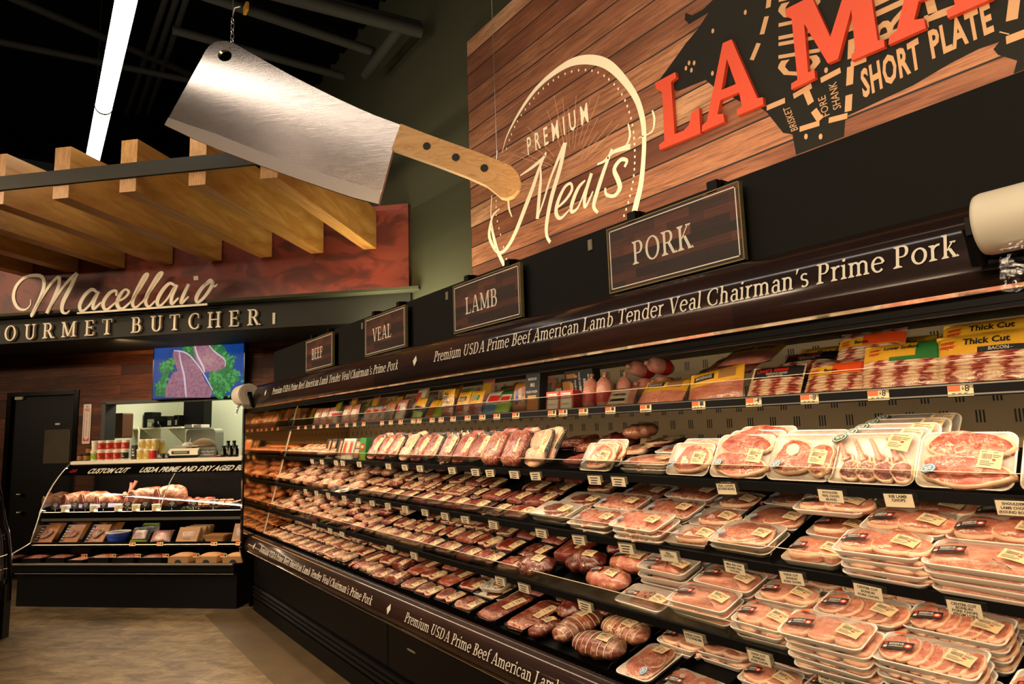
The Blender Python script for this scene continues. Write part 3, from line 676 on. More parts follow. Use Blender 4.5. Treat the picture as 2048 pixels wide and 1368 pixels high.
# cow silhouette
cow = MB()
outl = [(50, 440), (120, 345), (195, 240), (262, 160), (322, 68), (215, 132), (190, 108), (195, 70), (232, 85), (290, 52), (345, 0), (420, -70), (520, -60), (600, -190), (2700, -430), (2700, -20), (2420, 190), (2200, 310), (2047, 383), (1990, 405), (2010, 332), (1905, 300), (1880, 270), (1912, 230), (1800, 268), (1640, 350), (1440, 468), (1070, 640), (1062, 748), (800, 848), (780, 735), (730, 728), (640, 615), (605, 590), (500, 560), (355, 480), (305, 438), (150, 500)]
put(cow, fillpoly([(lambda q: (q[0], q[2]))(mu(*Zn(*p))) for p in outl]), lambda u, v: (u, -.0012, v))
cow.build('cow_print', 'cow_black', mur)
cut = MB()
def dashes(pts, w_, on, off, zf=Zn):
    P3 = [(lambda q: (q[0], q[2]))(mu(*zf(*p))) for p in smooth(pts, 10)]; L = 0; seg = []
    for a, b_ in zip(P3, P3[1:]):
        n_ = max(1, int(math.dist(a, b_)/.006))
        for i in range(n_):
            p = (a[0]+(b_[0]-a[0])*i/n_, a[1]+(b_[1]-a[1])*i/n_, w_); ph = L % (on+off); L += math.dist(a, b_)/n_
            if ph < on: seg.append(p)
            elif len(seg) > 1: put(cut, ribbon([seg[0], seg[-1]]), lambda u, v: (u, -.0022, v)); seg = []
            else: seg = []
    if len(seg) > 1: put(cut, ribbon([seg[0], seg[-1]]), lambda u, v: (u, -.0022, v))
dashes([(660, -60), (640, 90), (610, 200), (562, 320), (535, 385)], .026, .09, .035)
cut.build('dashed_line_print', 'dash_wood', mur); cut = MB()
dashes([(640, 592), (740, 550), (830, 505), (910, 455), (1000, 408), (1110, 350), (1190, 320)], .026, .10, .035)
cut.build('dashed_line_print', 'dash_wood', mur); cut = MB()
dashes([(852, 490), (880, 560), (905, 620), (935, 660)], .03, .085, .03)
cut.build('dashed_line_print', 'dash_wood', mur); cut = MB()
dashes([(1110, 60), (1102, 300), (1085, 620)], .03, .09, .03)
cut.build('dashed_line_print', 'dash_wood', mur); cut = MB()
dashes([(820, 708), (950, 668), (1090, 632)], .025, .10, .035)
cut.build('dashed_line_print', 'dash_wood', mur); cut = MB()
dashes([(1520, -40), (1550, 100), (1480, 150)], .032, .10, .035)
cut.build('dashed_line_print', 'dash_wood', mur); cut = MB()
dashes([(1500, 110), (1640, 60), (1780, 0)], .03, .12, .04)
cut.build('dashed_line_print', 'dash_wood', mur); cut = MB()
dashes([(2000, -40), (1985, 100), (1935, 190)], .036, .10, .04)
cut.build('dashed_line_print', 'dash_wood', mur); cut = MB()
dashes([(1950, 222), (2100, 165), (2300, 90)], .03, .12, .04)
cut.build('dashed_line_print', 'dash_wood', mur); cut = MB()
text_on(cut, 'SHORT', (1168, 533), (1490, 360), (1150, 395), Zn, -.0022, sp=1.1, bold=.035)
cut.build('cut_name_print', 'dash_wood', mur); cut = MB()
text_on(cut, 'PLATE', (1545, 318), (1885, 165), (1522, 180), Zn, -.0022, sp=1.1, bold=.035)
cut.build('cut_name_print', 'dash_wood', mur); cut = MB()
text_on(cut, 'BRISKET', (812, 708), (765, 580), (775, 722), Zn, -.0022)
cut.build('cut_name_print', 'dash_wood', mur); cut = MB()
text_on(cut, 'FORE', (985, 628), (960, 520), (945, 645), Zn, -.0022)
cut.build('cut_name_print', 'dash_wood', mur); cut = MB()
text_on(cut, 'SHANK', (1048, 590), (1020, 445), (1005, 605), Zn, -.0022)
cut.build('cut_name_print', 'dash_wood', mur); cut = MB()
text_on(cut, 'CHUCK', (925, 400), (925, -140), (710, 430), Zn, -.0022, bold=.02)
cut.build('cut_name_print', 'dash_wood', mur); cut = MB()
text_on(cut, 'RIB', (1400, 170), (1390, -160), (1235, 240), Zn, -.0022, bold=.02)
cut.build('cut_name_print', 'dash_wood', mur); cut = MB()
for x_, y_ in ((345, 170), (523, 68), (215, 345), (243, 345), (198, 374), (228, 385), (343, 402), (855, 748), (935, 748), (965, 385)):
    q = mu(*Zn(x_, y_)); put(cut, [fan(q[0], q[2], .009, .014, 7)], lambda u, v: (u, -.0022, v))
cut.build('speckle_print', 'dash_wood', mur)
# raised red letters
def letter(label, outer, holes=(), dx=0):
    pts = lambda L: [(lambda q: (q[0]+dx, q[2]))(mu(*Zn(*p))) for p in L]
    mb = MB(); solid(mb, pts(outer), [pts(h) for h in holes], lambda u, v, t_: (u, -.026+t_, v), .024)
    tag(mb.build('red_letter', 'red_letter', mat=MU.copy()), label, 'letter', None)
A_out = [(415, 245), (463, 224), (500, 310), (605, 545), (634, 540), (638, 580), (495, 640), (492, 607), (520, 590), (505, 512), (402, 555), (386, 632), (418, 630), (424, 672), (300, 727), (303, 692), (328, 670)]
A_in = [(437, 330), (487, 468), (408, 500)]
letter('raised red letter L, first of the red letters on the mural', [(45, 460), (155, 402), (160, 430), (132, 455), (152, 740), (200, 722), (230, 690), (246, 620), (286, 597), (293, 735), (70, 825), (66, 798), (96, 775), (84, 512), (50, 492)])
letter('raised red letter A beside the red L on the mural', A_out, [A_in])
letter('raised red letter M, largest whole letter over the cow diagram', [(755, 62), (900, -10), (1003, 212), (1105, -108), (1232, -170), (1238, -130), (1212, -110), (1262, 232), (1296, 228), (1300, 266), (1120, 342), (1118, 312), (1140, 290), (1118, 62), (1046, 332), (990, 356), (860, 140), (882, 405), (916, 392), (921, 436), (790, 498), (790, 466), (824, 445), (792, 112), (762, 100)])
a0 = mu(*Zn(300, 727)); a1 = mu(*Zn(1320, 245))
letter('raised red letter A at the upper right, cut by the frame', A_out, [A_in], dx=a1[0]-a0[0])

# ------------------------------------------------------------------ beams, bar, soffit letters
for i in range(8):
    tR = -2.19 - .536*i
    mb = MB().box((-.128, 0, 0), (0, 1.85, .385))
    tag(mb.build('timber_beam', 'beam_wood', mat=FW @ Matrix.Translation((tR, 3.965, 3.28))),
        ['first timber ceiling beam from the right, its end hidden by the cleaver', 'second timber ceiling beam from the right, below the cleaver blade', 'third timber ceiling beam from the right, on the dark bar', 'fourth timber ceiling beam from the right, beside the lamp end', 'fifth timber ceiling beam from the right, brightly lit side', 'sixth timber ceiling beam from the right, at the left edge', 'seventh timber ceiling beam from the right, low left edge', 'eighth timber ceiling beam from the right, lowest at the left edge'][i], 'beam', 'timber beams over the butcher counter')
tag(MB().box((-8, 3.94, 3.378), (-2.25, 3.965, 3.482)).build('beam_bar', 'olive_dark', mat=FW.copy()), 'flat dark metal bar across the front ends of the timber beams', 'bar')
LB = SO-.03
def sx(x, y): return at_wall(x, y, LB)
bl, br2 = sx(8, 682), sx(520, 650)
polys, x = {}, 0
word = 'GOURMET BUTCHER'
ks = (sx(440+80, 617)[1]-sx(520, 651)[1])            # cap height
# letter pitch measured from the photograph (left edge of each letter)
lx = [(-46, 'G'), (7, 'O'), (47, 'U'), (84, 'R'), (121, 'M'), (168, 'E'), (202, 'T'), (261, 'B'), (299, 'U'), (337, 'T'), (375, 'C'), (414, 'H'), (457, 'E'), (494, 'R')]
for i, (px, ch) in enumerate(lx):
    yb = 682.5 - (px)*(32.5/512); a = sx(px, yb); p, adv = glyph(ch)
    h = .158; mb = MB(); solidpolys(mb, [[(u*h*.92, v*h) for u, v in q] for q in p], lambda u, v, t_: (u, t_, v), .028)
    names = ['cream serif letter %s of the butcher sign, %s' % (ch, pos) for ch, pos in ((ch, ''),)]
    lab = {0: 'cream letter G beyond the left frame edge on the butcher band', 1: 'cream letter O at the left frame edge on the butcher band', 2: 'cream letter U after the O on the dark band', 3: 'cream letter R between U and M on the dark band', 4: 'cream letter M on the dark band under the script M', 5: 'cream letter E between M and T on the dark band', 6: 'cream letter T ending the first word on the dark band', 7: 'cream letter B starting the second word on the dark band', 8: 'cream letter U right after the B on the dark band', 9: 'cream letter T before the C on the dark band', 10: 'cream letter C above the wall screen on the dark band', 11: 'cream letter H after the C on the dark band', 12: 'cream letter E between H and the last R', 13: 'cream letter R ending the dark band lettering'}[i]
    tag(mb.build('sign_letter', 'letter_white', mat=FW @ Matrix.Translation((a[0], LB, a[1]))), lab, 'letter', 'serif letters on the dark soffit band')
# script word on the soffit
Zs = lambda x, y: (x/3.4196, 400+y/3.4196)
SC = SO-.16
def script(label, strokes, kk, extra=()):
    mb = MB()
    for s_ in strokes:
        pts = [(*at_wall(*Zs(x_, y_), SC), w_*kk) for x_, y_, w_ in smooth(s_, 6)]
        solidpolys(mb, ribbon(pts), lambda u, v, t_: (u, SC+t_, v), .014)
    for q in extra: solidpolys(mb, [[at_wall(*Zs(*p), SC) for p in q]], lambda u, v, t_: (u, SC+t_, v), .014)
    tag(mb.build('script_letters', 'letter_white', mat=FW.copy()), label, 'lettering')
kk = .00145
script('cream script capital M, first letter of the butcher sign', [
    [(210, 680, 8), (205, 720, 10), (170, 750, 14), (120, 735, 22), (92, 670, 26), (110, 590, 24), (170, 530, 22), (240, 515, 24), (290, 530, 26), (300, 590, 28), (270, 680, 28), (220, 780, 26), (208, 795, 16)],
    [(225, 775, 10), (290, 660, 18), (350, 570, 22), (400, 520, 18)], [(405, 520, 22), (400, 590, 28), (360, 690, 28), (318, 775, 24)],
    [(330, 760, 10), (400, 640, 18), (460, 560, 22), (525, 500, 24)], [(525, 500, 26), (480, 600, 32), (430, 700, 32), (425, 760, 24), (450, 775, 14), (475, 755, 8)]], kk)
script('cream script lettering acellaio joined by an underline bar', [
    [(670, 640, 14), (630, 612, 24), (580, 650, 28), (545, 720, 28), (560, 760, 20), (610, 720, 16), (655, 650, 18)], [(672, 625, 24), (640, 700, 26), (640, 745, 20), (690, 700, 12)],
    [(795, 655, 16), (790, 620, 18), (745, 640, 26), (705, 705, 28), (725, 750, 18), (790, 700, 12)],
    [(790, 700, 12), (850, 670, 16), (880, 630, 18), (855, 612, 14), (820, 650, 26), (800, 710, 28), (830, 745, 20), (890, 700, 12)],
    [(890, 700, 14), (960, 600, 20), (1010, 515, 20), (985, 520, 22), (930, 630, 28), (905, 700, 26), (925, 735, 16), (980, 690, 12)],
    [(980, 690, 14), (1050, 590, 20), (1108, 505, 20), (1080, 512, 22), (1020, 620, 28), (995, 690, 26), (1015, 730, 16), (1060, 690, 12)],
    [(1200, 590, 14), (1160, 570, 22), (1110, 620, 28), (1075, 690, 28), (1090, 725, 18), (1140, 680, 14), (1190, 600, 18)], [(1210, 580, 24), (1175, 660, 26), (1175, 710, 20), (1220, 670, 12)],
    [(1290, 575, 22), (1250, 660, 26), (1240, 705, 20), (1290, 660, 12)],
    [(1440, 560, 14), (1390, 590, 26), (1345, 660, 28), (1350, 700, 18), (1400, 660, 22), (1450, 580, 24), (1435, 545, 16), (1390, 590, 12)], [(1445, 560, 14), (1465, 590, 14), (1485, 575, 8)]],
    kk, extra=[[(525, 768), (1417, 706), (1417, 720), (525, 780)], [(1322, 522), (1352, 518), (1356, 545), (1326, 549)]])
p = at_wall(548, 637, SO-.005); tag(MB().box((p[0]-.012, SO-.012, p[1]-.055), (p[0]+.014, SO, p[1]+.055)).build('white_tag', 'ink_white', mat=FW.copy()), 'small white sticker right of the last band letter', 'sticker')
# ------------------------------------------------------------------ long lamp
LX, LZ = .302, 4.0
lamp = thing('linear_lamp', 'long white glowing tube lamp hanging from the dark ceiling', 'lamp', FC @ Matrix.Translation((-6.74, LX, LZ)))
for a, b_ in ((.02, 1.27), (1.29, 4.30), (4.32, 7.3)): MB().tube([(a, 0, 0), (b_, 0, 0)], .053, 18).build('lamp_tube', 'tube', lamp)
for a in (.0, 1.28, 4.31): MB().tube([(a-.008, 0, 0), (a+.012, 0, 0)], .057, 18).build('lamp_joint', 'olive_dark', lamp)
for a in (.3, 2.8, 5.5): MB().tube([(a, 0, .05), (a, 0, 2.1)], .003, 5).build('lamp_wire', 'olive_dark', lamp)
# glowing tubes added out of view to go with the aisle fills
for k, (xx, y0_, y1_, lab) in enumerate(((-3.0, 3.5, 8.3, 'tube lamp of the next store aisle, far length beyond the left frame edge'), (-3.0, -2.6, 1.8, 'tube lamp of the next store aisle, near length beyond the frame'))):
    l2 = thing('linear_lamp', lab, 'lamp', FC @ Matrix.Translation((-y1_, xx, 3.88)))
    MB().tube([(0, 0, 0), (y1_-y0_, 0, 0)], .055, 12).build('lamp_tube', 'tube_store', l2)

# ------------------------------------------------------------------ hanging cleaver
CW = 3.45
Zc = lambda x, y: (300+x/2.56, y/2.56)
def cl(x, y): return at_wall(*Zc(x, y), CW)
o0 = cl(640, 560)
CM = FW @ Matrix.Translation((o0[0], CW, o0[1]))
clv = thing('cleaver_sign', 'giant hanging steel meat cleaver with plywood handle', 'cleaver sign', CM)
loc = lambda L: [(a-o0[0], z-o0[1]) for a, z in (cl(*p) for p in L)]
spine = [(430, 222), (600, 318), (720, 385), (840, 446), (960, 505), (1060, 551), (1150, 590), (1285, 640)]
blade_o = [(75, 640), (180, 450), (265, 296), (282, 262), (300, 238), (324, 220), (352, 210), (392, 209)]+spine+[(1245, 762), (1170, 1045), (1040, 1012), (900, 965), (750, 914), (600, 860), (475, 813), (350, 765), (200, 700)]
hole = [(383+36*cos(2*pi*k/20), 284+30*sin(2*pi*k/20)) for k in range(20)]
mb = MB(); solid(mb, loc(blade_o), [loc(hole)], lambda u, v, t: (u, t, v), .022); mb.build('blade', 'blade', clv)
bev = [(75, 640), (95, 603), (200, 640), (350, 690), (600, 790), (900, 895), (1187, 982), (1170, 1045), (1040, 1012), (900, 965), (750, 914), (600, 860), (475, 813), (350, 765), (200, 700)]
mb = MB(); solid(mb, loc(bev), [], lambda u, v, t: (u, -.003+t+max(0, 0), v), .003); mb.build('cutting_edge', 'bevel', clv)['label'] = 'paler ground cutting edge'
hand = [(1287, 638), (1420, 690), (1550, 737), (1680, 783), (1790, 827), (1850, 853), (1885, 890), (1898, 930), (1888, 972), (1860, 1004), (1825, 1018), (1795, 1012), (1765, 985), (1720, 950), (1620, 905), (1450, 840), (1240, 766)]
mb = MB(); solid(mb, loc(hand), [], lambda u, v, t: (u, -.012+t, v), .05, 0, 1); mb.build('handle', ['plywood', 'ply_edge'], clv)
for p in ((1420, 753), (1568, 810), (1714, 865)):
    a = loc([p])[0]; mb = MB(); solidpolys(mb, [fan(a[0], a[1], .022, .022, 18)], lambda u, v, t: (u, -.016+t, v), .006); mb.build('rivet', 'olive_dark', clv)
a = loc([(415, 222)])[0]
mb = MB()
for k in range(5):
    c_ = (a[0], .011, a[1]+.02+k*.034); mb.tube([(c_[0]+.010*cos(t_)*(1 if k % 2 else .15), c_[1]+.010*cos(t_)*(.15 if k % 2 else 1), c_[2]+.02*sin(t_)) for t_ in [i*pi/5 for i in range(11)]], .0028, 5)
mb.build('chain', 'steel', clv)
MB().tube([(a[0], .011, a[1]+.19), (a[0]+.01, .011, a[1]+.24), (a[0]+.05, .011, a[1]+.245)], .005, 6).build('hook', 'steel', clv)
MB().tube([(a[0], .011, a[1]+.18), (a[0], .011, 2.7)], .0018, 5).build('wire', 'steel', clv)
a = loc([(1775, 812)])[0]
mb = MB().tube([(a[0], .011, a[1]+.04), (a[0]-.01, .011, 3.1)], .0018, 5); mb.build('wire', 'steel', clv)
mb = MB().tube([(a[0], .011, a[1]-.0), (a[0]+.004, .011, a[1]+.05)], .005, 6); mb.build('hook', 'steel', clv)

# ------------------------------------------------------------------ long open meat case
X0, X1 = -6.42, 1.1                                  # far end, near end (beyond the frame)
case = thing('refrigerated_case', 'long black open meat case filling the right side', 'display case', FC.copy())
def cs(name, fn, mats): mb = MB(); fn(mb); return mb.build(name, mats, case)
cs('case_body', lambda m: m.box((X0, 1.70, .02), (X1, 2.70, .50)).box((X0, 1.745, .50), (X1, 2.70, .56)).box((X0, 2.66, .56), (X1, 2.72, 2.05)), 'black')
def ridges(m):
    m.box((X0+.05, 1.675, .0), (X1, 1.72, .105))
    for z in (.13, .165, .20): m.sweep([(1.70, z+.014), (1.668, z+.010), (1.664, z), (1.668, z-.008), (1.70, z-.012)], X0+.05, X1, 0, True)
    m.sweep([(1.70, .50), (1.685, .48), (1.685, .235), (1.70, .22)], X0+.02, X1)
    for x in (-3.6, -1.15): m.box((x-.003, 1.682, .24), (x+.003, 1.686, .48))
cs('kick_plate', ridges, 'black')
MB().box((-3.35, 1.681, .385), (-3.26, 1.686, .395)).build('kick_label', 'ink_grey', case)
BUMP = [(1.70, .512), (1.64, .516), (1.608, .528), (1.600, .545), (1.602, .566), (1.610, .592), (1.624, .618), (1.645, .640), (1.672, .652), (1.70, .655)]
bump_o = cs('bumper', lambda m: m.sweep(BUMP, X0, X1, 0, True), 'case_wood')
CAN = [(1.575, 1.803), (1.564, 1.814), (1.563, 1.840), (1.564, 1.868), (1.567, 1.893), (1.572, 1.917), (1.581, 1.941), (1.597, 1.965), (1.625, 1.988), (1.675, 2.010), (1.76, 2.033), (1.86, 2.055)]
canopy = cs('canopy', lambda m: m.sweep(CAN, X0, X1, 0, True).sweep([(1.86, 2.055), (2.66, 2.055)], X0, X1), 'case_wood')
def arcmap(prof, i0, v0):                             # cap-height coordinate along a profile -> point, pushed out 1 mm
    pts = [V((0, *p)) for p in prof]; L = [0]
    for a, b_ in zip(pts, pts[1:]): L.append(L[-1]+(b_-a).length)
    def f(s_):
        s_ += L[i0]+v0
        for i in range(len(L)-1):
            if s_ <= L[i+1] or i == len(L)-2:
                t = (s_-L[i])/(L[i+1]-L[i]); d_ = (pts[i+1]-pts[i]).normalized(); n_ = V((0, -d_.z, d_.y)); 
                if n_.y > 0: n_ = -n_
                return pts[i].lerp(pts[i+1], t)+n_*.0035
    return f
TXT = "Premium USDA Prime Beef American Lamb Tender Veal Chairman's Prime Pork"
def edgetext(name, prof, i0, v0, h, segs, dia, par, dz):
    polys, wd = serif(TXT); f = arcmap(prof, i0, v0); mb = MB()
    for a, b_ in segs:
        for i, q in enumerate(polys):
            e = 3e-5*(i % 9)
            mb.add([(a+(b_-a)*u/wd, f(v*h).y-e, f(v*h).z+e) for u, v in q], [tuple(range(len(q)))])
    for x in dia:
        mb.add([(x+dx, f(dz+dv).y, f(dz+dv).z) for dx, dv in ((-.022, 0), (0, -.028), (.022, 0), (0, .028))], [(0, 1, 2, 3)])
    return mb.build(name, 'ink_white', par)
edgetext('canopy_lettering', CAN, 3, .009, .052, [(-5.49, -3.187), (-2.796, -.533), (-.1, 2.16)], (-5.695, -2.998, -.32), canopy, .026)
edgetext('bumper_lettering', BUMP, 4, .006, .046, [(-5.93, -3.635), (-3.222, -.93), (-.53, 1.05)], (-6.12, -3.42, -.73), bump_o, .022)
cs('bumper_trim', lambda m: m.tube([(X0, 1.604, .526), (X1, 1.604, .526)], .007, 8), 'chrome')
cs('canopy_lip', lambda m: m.sweep([(1.573, 1.8065), (1.607, 1.788)], X0, X1), 'chrome')
cs('canopy_rail', lambda m: m.box((X0, 1.607, 1.762), (X1, 1.626, 1.802)).box((X0, 1.604, 1.772), (X1, 1.607, 1.7745)), 'black')
cs('canopy_inside', lambda m: m.box((X0, 1.716, 1.86), (X1, 2.66, 1.875)), 'black')
cs('canopy_lamp', lambda m: m.tube([(X0+.06, 1.78, 1.835), (X1, 1.78, 1.835)], .013, 10), 'tube_store')
cs('back_panel', lambda m: m.box((X0, 2.60, .56), (X1, 2.64, 1.86)), 'back_panel')
def teeth(m):
    m.box((X0, 1.672, .640), (X1, 1.748, .6495))
    n_ = 420
    for i in range(n_):
        x = X0+(X1-X0)*i/n_; m.add([(x, 1.70, .6495), (x+.008, 1.70, .6495), (x+.008, 1.70, .6605), (x, 1.70, .6605), (x+.004, 1.742, .6495), (x+.012, 1.742, .6495), (x+.012, 1.742, .6605), (x+.004, 1.742, .6605)], [(0, 1, 2, 3), (4, 5, 6, 7), (0, 4, 7, 3)])
cs('air_grille', teeth, 'black')
SHELF = {'top': (1.99, 1.612, 0, .56), 'second': (1.926, 1.342, radians(9), .60), 'third': (1.869, 1.100, radians(19), .62), 'fourth': (1.806, .866, radians(18), .66), 'bottom': (1.745, .640, radians(13), .80)}
def SM(sh, tilt=None):                                # frame of a shelf: x along, y up the slope, z off the shelf
    Xf, Zf, t, d_ = SHELF[sh]; return FC @ Matrix.Translation((0, Xf, Zf)) @ Matrix.Rotation(t if tilt is None else tilt, 4, 'X')
for sh, (Xf, Zf, t, d_) in SHELF.items():
    R_ = lambda p: (p[0], Xf+p[1]*cos(t)-p[2]*sin(t), Zf+p[1]*sin(t)+p[2]*cos(t))
    mb = MB(); mb.box((X0, 0, -.006), (X1, d_, -.001)); mb.v = [R_(p) for p in mb.v]; so = mb.build('shelf' if sh != 'bottom' else 'well_deck', 'black', case)
    if sh == 'bottom': continue
    zr0, zr1 = (Zf-.021, Zf+.017) if sh == 'top' else (Zf-.022, Zf+.006)
    mb = MB(); mb.box((X0, Xf-.012, zr0), (X1, Xf, zr1)); mb.build('price_rail', 'black', so)
    mb = MB(); mb.tube([(X0+.1, Xf+.035, Zf-.010+.035*sin(t)), (X1, Xf+.035, Zf-.010+.035*sin(t))], .003, 6); mb.build('shelf_fill_tube', 'tube_store', so)  # glowing tube added with the shelf fill, tucked behind the rail
    if sh == 'top':
        mb = MB()
        for z in (zr0+.006, zr1-.005): mb.box((X0, Xf-.0145, z-.002), (X1, Xf-.0119, z+.002))
        mb.build('rail_trim', 'steel', so)
    gh = .052 if sh != 'top' else .06
    mb = MB(); mb.box((X0+.04, Xf-.004, zr1), (X1, Xf-.001, zr1+gh)); mb.build('glass_lip', 'acrylic', so)
    mb = MB(); mb.box((X0+.04, Xf-.0045, zr1+gh-.001), (X1, Xf-.0005, zr1+gh+.0006)); mb.build('lip_edge', 'card', so)
# far end panel with mirror inside
cs('end_panel', lambda m: m.box((X0-.05, 1.575, .545), (X0, 2.74, 1.805)).box((X0-.05, 1.66, .02), (X0, 2.74, .545)).prism([(1.56, .55), (1.68, .55), (1.68, .1)], 0, X0-.045, X0-.002).box((X0-.05, 1.86, 1.8), (X0, 2.74, 2.06)), 'gloss_black')
cs('end_mirror', lambda m: m.box((X0, 1.588, .66), (X0+.006, 2.6, 1.80)), 'bronze_mirror')
cs('end_trim', lambda m: m.tube([(X0+.018, 2.072, 1.838), (X0+.018, 1.762, .632)], .006, 8), 'ink_white')
# header panel on top with four hanging signs
hp = thing('header_panel', 'long dark olive header board standing on the meat case', 'panel', FC @ Matrix.Translation((X0-.01, 1.845, 2.055)))
MB().box((0, 0, 0), (X1-X0, .018, .288)).build('header_board', 'panel_dark', hp)
for x in (.95, 2.12, 3.3, 4.48):
    for dx in (0,): MB().box((x-.012, -.006, .215), (x+.012, 0, .26)).build('clip', 'ink_grey', hp)
for word, yc, lab in (('PORK', 1.505, 'dark wood hanging sign reading PORK'), ('LAMB', 2.69, 'dark wood hanging sign reading LAMB'), ('VEAL', 3.865, 'dark wood hanging sign reading VEAL'), ('BEEF', 5.075, 'dark wood hanging sign reading BEEF')):
    s_ = thing('category_sign', lab, 'sign', FC @ Matrix.Translation((-yc, 1.80, 2.058)), 'category signs on the case header')
    MB().box((-.30, 0, 0), (.30, .016, .252)).build('sign_board', 'sign_wood', s_)
    e = MB()
    for a, b_ in (((-.303, -.001, -.004), (.303, .017, .0)), ((-.303, -.001, .252), (.303, .017, .256)), ((-.304, -.001, -.004), (-.30, .017, .256)), ((.30, -.001, -.004), (.304, .017, .256))): e.box(a, b_)
    e.build('sign_edge', P('worn_edge_'+word, '#8a7a45', .6, nz=.9, nscale=30), s_)
    bd = MB()
    for a, b_ in (((-.29, -.0015, .009), (.29, 0, .013)), ((-.29, -.0015, .238), (.29, 0, .242)), ((-.29, -.0015, .009), (-.286, 0, .242)), ((.286, -.0015, .009), (.29, 0, .242))): bd.box(a, b_)
    bd.build('sign_border', 'ink_white', s_)
    polys, wd = serif(word, .07); h = .088; mb = MB(); W_ = {'PORK': .285, 'LAMB': .30, 'VEAL': .29, 'BEEF': .25}[word]
    put(mb, polys, lambda u, v: (-.03-W_/2+u/wd*W_, -.0016, .083+v*h)); mb.build('sign_lettering', 'ink_white', s_)
    for x in (-.17, .2):
        hk = MB(); hk.box((x-.02, .0, .248), (x+.02, .03, .29)).box((x-.02, .026, .285), (x+.02, .062, .293))
        hk.build('sign_hook', 'black', s_)
# bag rolls
def bagroll(lab, c, r, ln, mirror):
    t = thing('bag_roll', lab, 'bag roll', FC @ Matrix.Translation(c))
    mb = MB(); n_ = 28
    prof = [(r*.28, 0), (r*.96, -.002), (r, .006), (r, ln-.006), (r*.96, ln), (r*.28, ln)]
    mb.lathe(prof, n=n_); mb.v = [(z, x, y) for x, y, z in mb.v]; mb.build('plastic_roll', 'spool', t)
    if mirror:
        MB().prism(fan(0, 0, r*.97, r*.97, 28), 0, ln+.0005, ln+.002).build('roll_end', 'spool', t)
        for q in (.5, .68, .84):
            g = MB(); g.lathe([(r*q-.002, .002), (r*q, .004), (r*q+.002, .002)], n=24, cap=False); g.v = [(ln+z, x, y) for x, y, z in g.v]; g.build('wound_edge', 'cream', t)
    hb_ = MB(); xe = ln+.02 if mirror else -.02
    hb_.box((xe-.005, -.018, -.018), (xe+.005, .018, .018)).tube([(xe, 0, 0), (xe, .03, -r*1.15)], .018, 8).tube([(xe, .03, -r*1.15), (ln/2, .10, -r*1.2)], .014, 8)
    hb_.build('roll_bracket', 'black', t)
    bag = MB(); bag.grid(9, 7, lambda u, v: (ln*(.08+.8*u*(1-.5*v)) if not mirror else ln*.5-.02+.12*u*(1-v*.7), -r*.55-.03*v+.012*sin(u*9)*v, -r*.86-.085*v+.012*sin(u*7+v*4)*v)); bag.build('hanging_bag', 'vac', t)
q = at_case(1966, 450, 1.50); bagroll('large white plastic bag roll at the right frame edge', (q[0], 1.50, q[1]), .062, .42, False)
q = at_case(498, 788, 1.53); bagroll('round white bag roll at the far end of the meat case', (q[0]-.25, 1.53, q[1]), .094, .25, True)

# ------------------------------------------------------------------ shelf cards and price tags
ORD = ['', 'first', 'second', 'third', 'fourth', 'fifth', 'sixth', 'seventh', 'eighth', 'ninth', 'tenth', 'eleventh', 'twelfth', 'thirteenth', 'fourteenth', 'fifteenth', 'sixteenth', 'seventeenth', 'eighteenth', 'nineteenth']
TENS = {2: 'twent', 3: 'thirt', 4: 'fort', 5: 'fift'}
def nth(i):
    if i < 20: return ORD[i]
    a, b_ = divmod(i, 10); return TENS[a]+('ieth' if b_ == 0 else 'y-'+ORD[b_])
def dig(mb, text, x, z, h, mi): 
    polys, wd = sans(text, 1.0, .02); put(mb, polys, lambda u, v: (x+u*h, -.0012, z+v*h), mi); return wd*h
Y1 = [.71, .92, 1.13, 1.33, 1.56, 1.82, 2.02, 2.19, 2.33, 2.41, 2.7, 2.87, 3.01, 3.16, 3.32, 3.46, 3.57, 3.74, 3.82, 4.0, 4.15, 4.29, 4.61, 4.78, 4.94, 5.13, 5.36, 5.51, 5.69, 5.9, 6.1]
for i, y in enumerate(Y1):
    t = thing('price_tag', '%s orange and cream price tag from the right, top shelf rail' % nth(i+1), 'price tag', FC @ Matrix.Translation((-y, 1.977, 1.594)) @ Matrix.Rotation(radians(-4), 4, 'X'), 'price tags on the top shelf rail')
    MB().box((-.030, -.001, -.001), (.030, 0, .030)).build('tag_card', 'price_paper', t)
    o = MB().box((-.029, -.0016, .012), (0, -.001, .029)); o.build('sale_patch', 'orange', t)
    mb = MB(); pr_ = ['8.99', '8.99', '8.99', '4.99'][i] if i < 4 else ''
    if pr_: dig(mb, '$', .003, .016, .008, 0); dig(mb, pr_[0], .010, .011, .016, 0); dig(mb, pr_[2:], .019, .018, .008, 0)
    else: mb.box((.006, -.0014, .012), (.022, -.001, .026))
    for k in range(3): mb.box((-.02+k*.014, -.0014, .003), (-.012+k*.014, -.001, .007))
    mb.build('price_print', 'ink_black', t)
